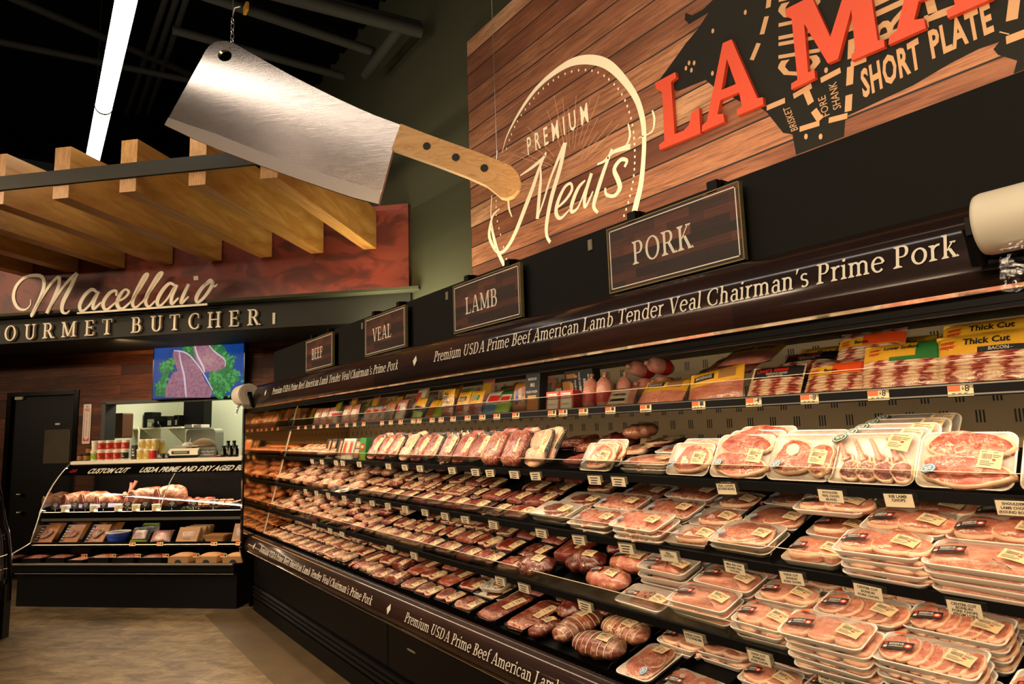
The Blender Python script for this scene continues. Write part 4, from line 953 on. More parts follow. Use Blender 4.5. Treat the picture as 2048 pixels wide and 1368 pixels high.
CARDS = {'second': [(.6, "SHOULDER|LAMB CHOPS|(ROUND BONE)"), (.86, 'RIB LAMB|CHOPS'), (1.05, 'SHOULDER|VEAL CHOPS|(BLADE)'), (1.41, 'VEAL CHOPS|(ROUND BONE)')]+[(y, '') for y in (1.92, 2.06, 2.46, 2.63, 2.84, 2.98, 3.22, 3.6, 3.8, 4.04, 4.52, 4.83, 4.97, 5.28, 5.51)],
 'third': [(.71, 'CENTER CUT|BONE-IN|PORK CHOPS|(FROM LOIN)'), (.94, 'CENTER CUT|BONE-IN|PORK CHOPS'), (1.16, 'THICK CUT|BONE-IN|PORK CHOPS'), (1.36, 'MILK FED TOP|ROUND VEAL|CUTLETS'), (1.63, 'VEAL|CUTLETS')]+[(y, '') for y in (1.84, 2.11, 2.36, 2.74, 3.0, 3.21, 3.44, 3.69, 3.93, 4.17, 4.4, 4.66, 4.98, 5.24, 5.5)],
 'fourth': [(1.03, 'BONELESS|PORK CHOPS|(CENTER CUT)'), (1.25, 'THICK CUT|BONELESS|PORK CHOPS'), (1.49, 'BONELESS COUNTRY|STYLE SPARE RIBS')]+[(y, '') for y in (2.02, 2.42, 2.6, 3.46, 3.77, 4.54, 4.77, 5.1)]}
for sh, L in CARDS.items():
    Xf, Zf = SHELF[sh][:2]
    for i, (y, txt) in enumerate(L):
        wd = ' '.join(txt.replace('(', '').replace(')', '').split('|')).lower()
        lab = ('cream shelf card reading %s' % wd) if txt else '%s cream shelf card from the right on the %s shelf' % (nth(i+1), sh)
        if txt == 'VEAL|CUTLETS': lab = 'small cream shelf card reading only veal cutlets, third shelf'
        t = thing('shelf_card', lab, 'shelf card', FC @ Matrix.Translation((-y, Xf-.018, Zf-.040)) @ Matrix.Rotation(radians(12), 4, 'X') @ Matrix.Rotation(radians(random.uniform(-3, 3)), 4, 'Y'), 'cream cards on the %s shelf rail' % sh)
        w_ = .037; MB().box((-w_, -.001, 0), (w_, 0, .036)).build('card_face', 'card', t)
        MB().box((-w_-.004, -.0002, .010), (w_+.012, .004, .041)).build('card_holder', 'acrylic', t)
        mb = MB(); rows = txt.split('|') if txt else ['', '', '']
        for r_, s_ in enumerate(rows):
            hh = .0062 if len(rows) > 2 else .0075; zz = .029-r_*(.0085 if len(rows) > 3 else .0105)-.003
            if s_:
                polys, wdt = sans(s_, 1.0, .03); sc_ = min(hh, .066/wdt); put(mb, polys, lambda u, v: (-wdt*sc_/2+u*sc_, -.0016, zz+v*hh))
            else: mb.box((-.024+.004*(r_ % 2), -.0014, zz), (.024-.005*r_, -.001, zz+.004))
        mb.build('card_print', 'ink_black', t)
# ------------------------------------------------------------------ packaged meat: one model of each kind, then copies
STASH = Matrix.Translation((0, 0, 0))
def outline(kind, n=26, seed=0):
    r_ = random.Random(seed); o = []
    ph = [r_.uniform(0, 6.28) for _ in range(4)]
    for k in range(n):
        a = 2*pi*k/n
        if kind == 'loin': R = 1-.16*cos(a-2.2)+.10*cos(2*a+.4)-.06*cos(3*a)
        elif kind == 'chop': R = 1-.22*max(0, cos(a-2.6))**3+.2*max(0, cos(a+.5))**2+.05*cos(3*a+1)
        elif kind == 'round': R = 1+.03*cos(2*a+ph[0])
        elif kind == 'sq': R = .93/(abs(cos(a))**3.4+abs(sin(a))**3.4)**(1/3.4)*(1+.04*cos(3*a+ph[0])+.05*cos(2*a+ph[1])+.03*cos(5*a+ph[2]))
        else: R = 1+.08*cos(2*a+ph[0])+.07*cos(3*a+ph[1])+.04*cos(5*a+ph[2])
        o.append((R*cos(a), R*sin(a)))
    return o
def slab_meat(mb, out, rx, ry, t, at, rot=(0, 0, 0), rim=.12, seed=0, wob=.0022):
    """a slice: fat rim (slot 1) around a lean face (slot 0)"""
    r_ = random.Random(seed); E_ = Matrix.Translation(V(at)) @ Matrix.Rotation(rot[2], 4, 'Z') @ Matrix.Rotation(rot[1], 4, 'Y') @ Matrix.Rotation(rot[0], 4, 'X')
    out = [(x*(1+r_.uniform(-.035, .035)), y*(1+r_.uniform(-.035, .035))) for x, y in out]
    n = len(out); levels = [(.93, 0), (1, t*.3), (1.0, t*.62), (.965, t*.95), (1-rim*.85, t*1.04), (.6, t*1.08), (.25, t*1.0)]
    rings = [[tuple(E_ @ V((x*rx*s, y*ry*s, z+(r_.uniform(-wob, wob) if i > 2 else 0)))) for x, y in out] for i, (s, z) in enumerate(levels)]
    vs = [p for q in rings for p in q]+[tuple(E_ @ V((0, 0, t*1.02)))]
    f1, f0 = [], []
    for i in range(len(rings)-1):
        for j in range(n):
            k = (j+1) % n; q = (i*n+j, i*n+k, (i+1)*n+k, (i+1)*n+j); (f1 if i in (2, 3) else f0).append(q)
    l = len(rings)-1
    for j in range(n): f0.append((l*n+j, l*n+(j+1) % n, (l+1)*n))
    mb.add(vs, f1, 1, True); k0 = len(mb.v)-len(vs)
    for f in f0: mb.f.append(tuple(i+k0 for i in f)); mb.mi.append(0); mb.sm.append(True)
def tray(w_, d_, h, mt, root):
    mb = MB(); r = min(w_, d_)*.16; n = 5
    L = [(.86, .84, 0), (.90, .88, .002), (.985, .98, h-.003), (1, 1, h-.001), (1, 1, h+.0012), (.965, .955, h+.0012), (.89, .87, .006), (.6, .6, .0045)]
    rings = [[(x, y, z) for x, y in rrect(w_*a, d_*b_, r*min(a, b_), n)] for a, b_, z in L]
    mb.loft(rings, 0, True, True, True); return mb.build('tray', mt, root)
def drape(w_, d_, h, bulge, pw=4):
    def f(x, y):
        u, v = min(1, abs(2*x/w_)), min(1, abs(2*y/d_))
        return h+.0018+bulge*(1-u**pw)*(1-v**pw)
    return f
def cover(w_, d_, fn, root, mt='film', seed=1):
    r_ = random.Random(seed); mb = MB(); n = 19; m_ = 15
    def g(u, v):
        x, y = (u-.5)*w_*.985, (v-.5)*d_*.985; e = min(u, 1-u, v, 1-v)
        cr = min(w_, d_)*.16
        ax, ay = abs(x)-(w_*.4925-cr), abs(y)-(d_*.4925-cr)
        if ax > 0 and ay > 0:
            l = math.hypot(ax, ay)
            if l > cr: x = math.copysign(w_*.4925-cr+ax*cr/l, x); y = math.copysign(d_*.4925-cr+ay*cr/l, y)
        z = fn(x, y)+(r_.uniform(0, .0016) if e > .01 else 0)
        if e < .001: z -= .004
        return (x, y, z)
    mb.grid(n, m_, g); return mb.build('wrap', mt, root)
def decal(fn, cx, cy, w_, d_, rot, polys, mb, mi, up=.0022):
    """polys in label coordinates (-.5..0.5), laid over the wrap"""
    c_, s_ = cos(rot), sin(rot)
    for q in polys:
        P3 = []
        for u, v in q:
            x, y = u*w_, v*d_; X_, Y_ = cx+x*c_-y*s_, cy+x*s_+y*c_; P3.append((X_, Y_, fn(X_, Y_)+up))
        mb.add(P3, [tuple(range(len(P3)))], mi)
def cells(nx, ny, x0=-.5, y0=-.5, x1=.5, y1=.5):
    return [[(x0+(x1-x0)*(i+a)/nx, y0+(y1-y0)*(j+b_)/ny) for a, b_ in ((0, 0), (1, 0), (1, 1), (0, 1))] for i in range(nx) for j in range(ny)]
def price_label(root, fn, cx, cy, w_=.062, d_=.044, rot=-.1):
    mb = MB(); decal(fn, cx, cy, w_, d_, rot, cells(4, 3), mb, 0, .0026)
    bars = []; x = -.36; r_ = random.Random(3)
    while x < .05: b_ = r_.choice((.012, .02, .03)); bars.append([(x, .0), (x+b_, .0), (x+b_, .3), (x, .3)]); x += b_+r_.choice((.014, .022))
    decal(fn, cx, cy, w_, d_, rot, bars+[[(a, y), (b_, y), (b_, y+.05), (a, y+.05)] for a, b_, y in ((-.4, .3, .38), (.1, .42, .22), (.1, .36, .12), (-.4, -.0, -.16), (-.4, .2, -.26), (-.4, .1, -.36))], mb, 1, .0032)
    decal(fn, cx, cy, w_, d_, rot, [[(.1, -.08), (.24, -.08), (.24, .04), (.1, .04)]], mb, 2, .0032)
    return mb.build('price_label', ['price_paper', 'ink_grey', 'ink_red'], root)
def brand_label(root, fn, cx, cy, w_=.07, d_=.034, rot=.08):
    mb = MB(); decal(fn, cx, cy, w_, d_, rot, cells(5, 3), mb, 0, .0026)
    for txt, x0, y0, hh in (("RESERVE", -.26, .04, .26), ("CHAIRMAN'S", -.26, -.22, .14)):
        polys, wd = sans(txt, 1.0, .02); s_ = hh*d_/w_
        s_ = min(s_, .46/wd); decal(fn, cx, cy, w_, d_, rot, [[(x0+u*s_, y0+v*hh) for u, v in q] for q in polys], mb, 1, .0034)
    decal(fn, cx, cy, w_, d_, rot, [fan(.34, -.02, .13, .27, 14)], mb, 2, .0032); decal(fn, cx, cy, w_, d_, rot, [fan(.34, -.02, .07, .15, 10)], mb, 1, .0036)
    decal(fn, cx, cy, w_, d_, rot, [fan(-.38, .2, .06, .14, 10)], mb, 2, .0032); decal(fn, cx, cy, w_, d_, rot, [[(-.43, -.3), (-.31, -.3), (-.31, -.02), (-.43, -.02)]], mb, 1, .0032)
    return mb.build('brand_label', ['ink_black', 'ink_white', 'ink_red'], root)
def oval_sticker(root, fn, cx, cy, mt='blue_sticker', w_=.042, d_=.028, rot=.2):
    mb = MB(); decal(fn, cx, cy, w_, d_, rot, [[(0, 0), *fan(0, 0, .5, .5, 20)[i:i+2]] if i < 19 else [(0, 0), fan(0, 0, .5, .5, 20)[19], fan(0, 0, .5, .5, 20)[0]] for i in range(20)], mb, 0, .0028)
    ring = fan(0, 0, .43, .42, 20); rin = fan(0, 0, .36, .34, 20)
    decal(fn, cx, cy, w_, d_, rot, [[ring[i], ring[(i+1) % 20], rin[(i+1) % 20], rin[i]] for i in range(20)], mb, 1, .0034)
    decal(fn, cx, cy, w_, d_, rot, [[(a, y), (b_, y), (b_, y+.13), (a, y+.13)] for a, b_, y in ((-.24, -.04, .06), (.0, .24, .06), (-.2, .02, -.14), (.06, .2, -.14))], mb, 1, .0034)
    o = mb.build('oval_sticker', [mt, 'ink_white'], root); o['label'] = 'round seal sticker'; return o
def strip_label(root, fn, cx, cy, w_, d_, rot=0):
    mb = MB(); decal(fn, cx, cy, w_, d_, rot, cells(3, 6), mb, 0, .0026)
    decal(fn, cx, cy, w_, d_, rot, [[(-.3, y), (.3-.1*(i % 2), y), (.3-.1*(i % 2), y+.03), (-.3, y+.03)] for i, y in enumerate((-.4, -.3, -.05, .1, .34))]+[[(-.3+.08*i, .18), (-.26+.08*i, .18), (-.26+.08*i, .28), (-.3+.08*i, .28)] for i in range(7)], mb, 1, .0032)
    return mb.build('price_label', ['price_paper', 'ink_grey'], root)
def sprig(mb, c_, r, n=26, seed=1, mi=0):
    r_ = random.Random(seed)
    for k in range(n):
        a = r_.uniform(0, 6.28); R = r*math.sqrt(r_.random()); x, y, z = c_[0]+R*cos(a), c_[1]+R*sin(a), c_[2]+r_.uniform(0, r*.35); s_ = r*.28
        b_ = r_.uniform(0, 6.28); t_ = r_.uniform(-.5, .5)
        pts = [(x, y, z)]+[(x+s_*q*cos(b_+d_), y+s_*q*sin(b_+d_), z+s_*t_*q) for q, d_ in ((.7, -.5), (1.1, -.25), (.8, 0), (1.15, .25), (.7, .5))]
        mb.add(pts, [tuple(range(6))], mi)
KIND = {}
def kind(key, desc, w_, d_, h, bulge, traymat, content, decals, name='meat_tray', cat='meat tray'):
    root = thing(name, desc, cat, STASH); h -= .008; bulge += .007
    if traymat: tray(w_, d_, h, traymat, root)
    content(root)
    for o in root.children:
        if o.name.split('.')[0] != 'tray':
            for v_ in o.data.vertices: v_.co.x *= 1.06; v_.co.y *= 1.06; v_.co.z -= .003
    fn = drape(w_, d_, h, bulge)
    cover(w_, d_, fn, root, 'film', len(KIND)+1); decals(root, fn)
    KIND[key] = dict(root=root, desc=desc, w=w_, d=d_, h=h, first=True); return root
def fan_chops(mt, n, w_, d_, out='loin', tilt=.16, rim=.13, z0=.010, th=.012):
    def f(root):
        mb = MB()
        for i in range(n):
            x = w_*.36-(w_*.70)*i/(n-1)
            slab_meat(mb, outline(out), w_*.80/(n*.8), d_*.40, th, (x, random.uniform(-.004, .004), z0+.0012*i), (0, -tilt, random.uniform(-.12, .12)), rim, i)
        mb.build('chops', [mt, 'fat'], root)
    return f
def pieces(mt, spec, name='cuts', fatm='fat'):
    def f(root):
        mb = MB()
        for (o, rx, ry, t, x, y, z, rz, rim, sd) in spec: slab_meat(mb, outline(o, 26, sd), rx, ry, t, (x, y, z), (random.uniform(-.05, .05), random.uniform(-.05, .05), rz), rim, sd)
        mb.build(name, [mt, fatm], root)
    return f
def strips(mt, n, w_, d_, th=.010, along=True, lean=.25):
    def f(root):
        mb = MB(); r_ = random.Random(n)
        for i in range(n):
            x = -w_*.40+w_*.80*(i+.5)/n; 
            slab_meat(mb, outline('irr', 22, i+3), w_*.40/n*1.5, d_*.43, th, (x, r_.uniform(-.004, .004), .010+.0012*(i % 2)), (0, lean, r_.uniform(-.1, .1)), .10, i)
        mb.build('strips', [mt, 'fat'], root)
    return f
def block(mt, w_, d_, t, name='meat', rim=.05, bumpy=.003, seed=1):
    def f(root):
        r_ = random.Random(seed); mb = MB(); ring = rrect(w_, d_, min(w_, d_)*.25, 5)
        L = [(.97, .004), (1, t*.5), (.97, t*.85), (.86, t*1.02), (.6, t*1.07), (.3, t*1.08)]
        rings = [[(x*s+r_.uniform(-bumpy, bumpy), y*s+r_.uniform(-bumpy, bumpy), z+r_.uniform(-bumpy, bumpy)*.6) for x, y in ring] for s, z in L]
        mb.loft(rings, 0, True, True, True); mb.build(name, mt, root)
    return f
def both(*fs):
    def f(root):
        for q in fs: q(root)
    return f
PB = lambda w_, d_: (lambda r, fn: (price_label(r, fn, w_*.30, -d_*.06, .058, .046), brand_label(r, fn, -w_*.27, -d_*.12, w_*.31, .032)))
def loin_dec(w_, d_):
    def f(r, fn):
        PB(w_, d_)(r, fn); mb = MB(); decal(fn, -w_*.33, d_*.36, .034, .014, -.1, [fan(0, 0, .5, .5, 12)], mb, 0); o = mb.build('special_sticker', 'orange', r)
    return f
BLUE = lambda w_, d_: (lambda r, fn: (price_label(r, fn, w_*.28, -d_*.05, .05, .05, -.06), oval_sticker(r, fn, -w_*.34, -d_*.22)))
STR = lambda w_, d_: (lambda r, fn: strip_label(r, fn, w_*.29, d_*.08, .040, d_*.50, -.06))
kind('fan', 'white tray of fanned pork chops', .238, .128, .027, .008, 'white_foam', fan_chops('pork', 7, .222, .128), loin_dec(.238, .128))
kind('fan5', 'white tray of five overlapping chops', .236, .128, .027, .008, 'white_foam', fan_chops('pork', 5, .222, .128), loin_dec(.236, .128))
kind('flat', 'white tray of flat pork cutlets', .236, .128, .027, .007, 'white_foam', pieces('pork_pale', [('sq', .040, .054, .016, -.070, 0, .010, .1, .05, 1), ('sq', .040, .055, .016, .003, 0, .011, .08, .05, 2), ('sq', .040, .054, .016, .074, 0, .010, -.1, .05, 3)]), loin_dec(.236, .128))
kind('small', 'small white tray of thick chops', .182, .124, .027, .010, 'white_foam', pieces('pork_pale', [('loin', .048, .055, .020, -.038, .002, .010, .2, .09, 1), ('loin', .048, .055, .020, .040, 0, .010, .5, .09, 2)]), loin_dec(.182, .124))
kind('loin', 'white tray of smooth pork loin', .242, .130, .027, .012, 'white_foam', block('pork_pale', .205, .105, .028, 'loin_slab'), loin_dec(.242, .130))
kind('bonein', 'white tray of bone-in pork chops', .228, .136, .027, .013, 'white_foam', both(pieces('pork', [('chop', .056, .060, .020, -.050, 0, .010, .3, .12, 1), ('chop', .056, .060, .020, .032, .002, .014, .1, .12, 2), ('chop', .034, .054, .018, .080, -.004, .012, .6, .12, 3)]), pieces('bone', [('irr', .018, .010, .006, -.062, -.036, .026, .3, .2, 5), ('irr', .018, .009, .006, .022, -.036, .029, .2, .2, 6)], 'bones', 'bone')), PB(.228, .136))
kind('thick', 'square white tray of thick chops', .182, .148, .030, .016, 'white_foam', pieces('pork', [('chop', .056, .056, .028, -.03, 0, .010, .3, .14, 1), ('chop', .048, .054, .028, .042, .004, .012, 1.2, .14, 2)]), PB(.182, .148))
kind('cutlet', 'blue sealed tray of veal cutlets', .228, .160, .026, .008, 'white_foam', pieces('veal', [('sq', .098, .066, .014, 0, .002, .010, .03, .05, 4), ('irr', .06, .040, .008, .02, -.01, .020, .5, .08, 2)]), BLUE(.228, .160))
kind('vealchop', 'blue sealed tray of veal chop', .19, .135, .026, .014, 'white_foam', both(pieces('chop_red', [('chop', .074, .056, .022, .008, 0, .010, .2, .14, 3)]), pieces('bone', [('irr', .016, .022, .006, -.01, -.02, .028, .3, .2, 7)], 'bones', 'bone')), BLUE(.19, .135))
kind('scal', 'blue sealed tray of veal strips', .245, .150, .026, .007, 'white_foam', strips('veal', 6, .245, .150), BLUE(.245, .150))
kind('darkwhite', 'white tray of dark beef', .255, .150, .028, .006, 'white_foam', pieces('beef_dark', [('irr', .080, .040, .018, -.005, .01, .009, .1, .08, 4), ('irr', .060, .028, .016, .03, -.03, .009, .3, .08, 5)]), lambda r, fn: price_label(r, fn, .075, .0, .05, .06))
kind('parsley', 'white tray of fillet with parsley', .235, .135, .034, .004, 'white_foam', both(block('pork', .13, .085, .024, 'fillet', seed=3), lambda root: (lambda mb: (sprig(mb, (.005, .0, .030), .028, 40, 3), mb.build('parsley', 'parsley', root)))(MB())), PB(.235, .135))
kind('circles', 'white tray of round pork steaks', .235, .150, .026, .009, 'white_foam', both(pieces('pork', [('round', .05, .045, .014, -.062, .02, .010, 0, .1, 1), ('round', .052, .046, .014, .022, .018, .012, 1, .1, 2), ('round', .046, .042, .014, -.02, -.035, .013, 2, .1, 3), ('round', .044, .042, .014, .068, -.03, .011, 2, .1, 4)]), pieces('bone', [('round', .010, .010, .004, -.062, .025, .026, 0, .3, 1), ('round', .010, .010, .004, .022, .022, .028, 0, .3, 2)], 'bones', 'bone')), PB(.235, .150))
kind('shoulder', 'white tray of marbled shoulder chops', .225, .168, .026, .012, 'white_foam', pieces('chop_red', [('irr', .096, .040, .020, 0.004, .038, .010, .05, .10, 4), ('irr', .104, .044, .024, .0, -.036, .010, -.05, .12, 8)]), BLUE(.225, .168))
kind('veal2', 'white tray of round-bone veal chops', .220, .166, .026, .012, 'white_foam', both(pieces('chop_red', [('chop', .07, .06, .020, -.03, .0, .010, .1, .13, 4), ('irr', .048, .05, .020, .06, -.01, .012, .4, .13, 5)]), pieces('bone', [('round', .022, .022, .005, -.03, .02, .029, 0, .3, 1)], 'bones', 'bone')), BLUE(.220, .166))
def lambribs(root):
    mb = MB(); bn = MB()
    for i in range(4):
        x = -.058+.045*i; slab_meat(mb, outline('irr', 22, i+9), .030, .030, .022, (x+.012, -.044, .010), (0, .1, .2), .18, i)
        slab_meat(mb, outline('irr', 20, i), .018, .026, .012, (x-.004, -.006, .012), (0, 0, .5), .3, i+4)
        bn.tube(smooth([(x-.004, -.01, .024), (x-.024, .030, .026), (x-.040, .058, .026)], 4), [.008, .0075, .007, .0065, .006, .0055, .005, .005, .005][:9], 8)
    mb.build('rib_chops', ['lamb', 'fat'], root); bn.build('rib_bones', 'ham', root)
kind('lambrib', 'white tray of rib lamb chops', .252, .168, .026, .014, 'white_foam', lambribs, lambda r, fn: (price_label(r, fn, .078, .045, .058, .058, -.12), oval_sticker(r, fn, -.098, .062, 'dkgreen_sticker', .052, .034)))
kind('bsteak', 'black tray of red beef steak', .158, .205, .022, .008, 'black_foam', pieces('steak', [('sq', .068, .088, .022, -.002, .002, .008, .0, .06, 4)]), STR(.158, .205))
kind('bsteak2', 'black tray of two red steaks', .158, .205, .022, .008, 'black_foam', pieces('steak', [('sq', .067, .046, .022, -.003, .045, .008, .05, .08, 6), ('sq', .067, .047, .022, -.002, -.046, .008, 3.1, .08, 7)]), STR(.158, .205))
kind('bground', 'black tray of red ground beef', .155, .20, .022, .010, 'black_foam', block('ground', .138, .182, .030, 'ground_meat', bumpy=.005), STR(.155, .20))
kind('bstrips', 'black tray of dark red beef strips', .158, .205, .022, .006, 'black_foam', strips('beef_dark', 6, .158, .205), STR(.158, .205))
kind('bstew', 'black tray of diced stew beef', .155, .20, .022, .008, 'black_foam', pieces('steak', [('irr', .023, .023, .02, -.052+.034*(i % 4), -.072+.036*(i//4), .008, i, .16, i) for i in range(20)]), STR(.155, .20))
kind('bpale', 'black tray of pale pink cutlets', .158, .205, .022, .008, 'black_foam', pieces('poultry', [('sq', .068, .048, .024, -.002, .044, .008, .1, .05, 6), ('sq', .067, .048, .024, -.002, -.046, .008, 3.1, .05, 7)]), STR(.158, .205))
kind('bribs', 'long black tray of ribs', .17, .27, .022, .010, 'black_foam', block('ribs', .15, .25, .028, 'rib_slab', seed=5), STR(.17, .24))
kind('bdark', 'black tray of dark beef roast', .165, .20, .024, .026, 'black_foam', block('beef_dark', .145, .18, .05, 'roast', seed=8, bumpy=.004), STR(.165, .20))
kind('tinywhite', 'tiny white tray with parsley', .15, .105, .030, .003, 'white_foam', both(pieces('beef_dark', [('irr', .035, .03, .018, .015, .012, .009, .3, .1, 5)]), lambda root: (lambda mb: (sprig(mb, (-.02, -.024, .018), .030, 40, 5), mb.build('parsley', 'parsley', root)))(MB())), lambda r, fn: price_label(r, fn, .042, .0, .045, .05))
WST = lambda w_, d_: (lambda r, fn: price_label(r, fn, w_*.29, .002, .046, d_*.62, -.05))
kind('wsteak', 'wide black tray of red steak', .192, .132, .022, .009, 'black_foam', pieces('steak', [('sq', .080, .054, .022, -.006, 0, .008, 0, .06, 14)]), WST(.192, .132))
kind('wsteak2', 'wide black tray of two steaks', .192, .132, .022, .009, 'black_foam', pieces('steak', [('sq', .043, .053, .022, -.046, .001, .008, .1, .09, 15), ('sq', .042, .054, .022, .042, -.001, .008, 3.0, .09, 16)]), WST(.192, .132))
kind('wground', 'wide black tray of ground beef', .192, .132, .022, .012, 'black_foam', block('ground', .166, .112, .028, 'ground_meat', bumpy=.005, seed=9), WST(.192, .132))
kind('wstrips', 'wide black tray of beef strips', .192, .132, .022, .007, 'black_foam', strips('beef_dark', 8, .192, .132), WST(.192, .132))
kind('wstew', 'wide black tray of diced beef', .192, .132, .022, .009, 'black_foam', pieces('steak', [('irr', .021, .021, .02, -.072+.029*(i % 6), -.037+.037*(i//6), .008, i, .16, i) for i in range(18)]), WST(.192, .132))
kind('wpale', 'wide black tray of pale cutlets', .192, .132, .022, .010, 'black_foam', pieces('poultry', [('sq', .044, .053, .024, -.044, .001, .008, .1, .05, 17), ('sq', .043, .053, .024, .044, .001, .008, 3.0, .05, 18)]), WST(.192, .132))
kind('wdark', 'wide black tray of dark roast', .192, .135, .024, .028, 'black_foam', block('beef_dark', .16, .108, .046, 'roast', seed=18, bumpy=.004), WST(.192, .135))
def roastkind(key, desc, L_, R_, mt, label=True, brand=False, taper=.6, flat=.62, cat='wrapped roast', name='wrapped_roast', net=False):
    """a bulging cut in a tight bag; long axis = local x"""
    root = thing(name, desc, cat, STASH); rr = random.Random(len(key)*7)
    def body(sc, jit):
        mb = MB(); n = 18; prof = []
        for i in range(15):
            t = i/14*2-1; r = R_*(1-abs(t)**2.6)**.5*(1+.08*sin(i*1.7)*(jit > 0)); prof.append((max(r, .003)*sc, t*L_/2*(1+.02*(sc > 1))))
        rings = [[(z, max(-flat*R_*.95, r*cos(2*pi*k/n))*1.0 if 0 else r*cos(2*pi*k/n), flat*R_+max(-flat*R_+.001, flat*r*sin(2*pi*k/n)*(1.0)) + rr.uniform(-jit, jit)) for k in range(n)] for r, z in prof]
        mb.loft(rings, 0, True, True, True); return mb
    body(1, .002).build('meat', mt, root); body(1.035, .001).build('bag', 'vac', root)
    fn = lambda x, y: flat*R_+flat*R_*1.035*math.sqrt(max(.0, (1-min(1, abs(2*x/L_))**2.6)-(y/R_)**2))+.001
    if label: price_label(root, fn, L_*.16, 0, .055, min(.05, R_*1.1), .0)
    if brand: brand_label(root, fn, -L_*.24, 0, .065, min(.036, R_*.9), .0)
    if net:
        mb = MB()
        for i in range(1, 9):
            t = i/9*2-1; r = R_*(1-abs(t)**2.6)**.5*1.04; mb.tube([(t*L_/2, r*cos(a), flat*R_+flat*r*sin(a)) for a in [k*pi/10 for k in range(11)]], .0011, 4)
        mb.build('netting', 'cream', root)
    KIND[key] = dict(root=root, desc=desc, w=L_, d=2*R_, h=2*flat*R_, first=True); return root
roastkind('tender', 'vacuum packed pork tenderloin', .225, .062, 'pork', True, True)
roastkind('eye', 'shiny dark beef roast', .20, .068, 'beef_dark')
roastkind('netted', 'netted roast in clear wrap', .25, .066, 'roast', True, False, net=True)
roastkind('hen', 'plump pale poultry bag', .17, .062, 'poultry', True, False, flat=.55, cat='poultry pack', name='poultry_pack')
roastkind('sausage', 'clear bag of pink sausage', .19, .040, 'ham', True, False, cat='sausage pack', name='sausage_pack')
roastkind('redroll', 'rolled red roast in wrap', .16, .048, 'steak', True, False, cat='wrapped roast')
PLACED = []
def put_pack(key, sh, y, d, level=0, yaw=0, tilt=None, lift=0, row='', note=None, swap=False, colkey=None):
    """a pack on a shelf: y = distance along the case, d = up the shelf, level = how many under it"""
    k = KIND[key]; h = k['h']+.004
    f = SM(sh) if tilt is None else SM(sh) @ Matrix.Translation((0, d, .003+lift)) @ Matrix.Rotation(tilt, 4, 'X')
    base = Matrix.Translation((-y, d, .001+level*h+lift)) if tilt is None else Matrix.Translation((-y, k['d']/2, 0))
    mt = f @ base @ Matrix.Rotation(yaw+(pi/2 if swap else 0), 4, 'Z')
    if k['first']: o = k['root']; o.matrix_world = mt; k['first'] = False
    else: o = dup(k['root'], mt)
    PLACED.append(dict(o=o, key=key, sh=sh, y=y, d=d, level=level, col=colkey if colkey is not None else y, note=note)); return o
J = lambda a: random.uniform(-a, a)
def column(sh, y, rows, keys, levels, d0=None, pitch=None):
    """rows of stacks up the slope"""
    keys = keys if isinstance(keys, (list, tuple)) else [keys]
    d = .012 if d0 is None else d0
    for r_ in range(rows):
        key = keys[min(r_, len(keys)-1)]; dd = KIND[key]['d'] if not key in ('tender', 'hen') else KIND[key]['d']
        L = levels[min(r_, len(levels)-1)]
        for lv in range(L): put_pack(key, sh, y+J(.006)+(.004*lv if r_ == 0 else 0), d+dd/2+J(.004)+.006*lv*0, lv, J(.05), colkey=y)
        d += (dd+.012) if pitch is None else pitch
# fourth shelf, right part (measured from the photograph)
column('fourth', .50, 3, 'fan', [3, 3, 2], -.028, .157); column('fourth', .775, 4, 'fan', [4, 4, 2, 1], -.028, .157); column('fourth', 1.01, 4, ['flat', 'fan5', 'flat', 'bonein'], [5, 4, 3, 1], -.05, .163)
column('fourth', 1.262, 3, ['small'], [3, 3, 2], .004, .145); column('fourth', 1.505, 3, ['loin'], [3, 3, 2], .03, .14); column('fourth', 1.765, 3, ['parsley'], [1, 3, 2], .005, .145)
put_pack('tender', 'fourth', 1.99, .10, 0, J(.1)); put_pack('tender', 'fourth', 1.985, .245, 0, .1); put_pack('loin', 'fourth', 1.97, .40, 0, .05, lift=.03); put_pack('redroll', 'fourth', 2.17, .38, 0, 1.3)
put_pack('eye', 'fourth', 2.20, .18, 0, .2); put_pack('eye', 'fourth', 2.42, .07, 0, .1); put_pack('bdark', 'fourth', 2.38, .28, 0, .1); put_pack('wsteak', 'fourth', 2.61, .08, 0, .05); put_pack('wstrips', 'fourth', 2.61, .225, 0, -.03); put_pack('wground', 'fourth', 2.61, .37, 0); put_pack('wsteak', 'fourth', 2.61, .515, 0)
# third shelf, right part
column('third', .43, 4, 'bonein', [4, 3, 2, 1], -.01, .14); column('third', .665, 4, ['loin', 'bonein', 'bonein', 'flat'], [4, 4, 3, 2], -.015, .142); column('third', .90, 4, 'bonein', [4, 4, 3, 1], -.012, .142)
column('third', 1.13, 3, 'thick', [1, 1, 1]); put_pack('bonein', 'third', 1.14, .26, 1, lift=.055); column('third', 1.372, 3, ['cutlet'], [2, 1, 1], .02); column('third', 1.585, 3, 'vealchop', [1, 1, 1], .01)
column('third', 1.80, 3, 'scal', [3, 2, 2], -.012); column('third', 2.075, 3, 'scal', [2, 2, 1], .0); column('third', 2.36, 3, ['darkwhite', 'darkwhite', 'wsteak'], [2, 1, 1], .02)
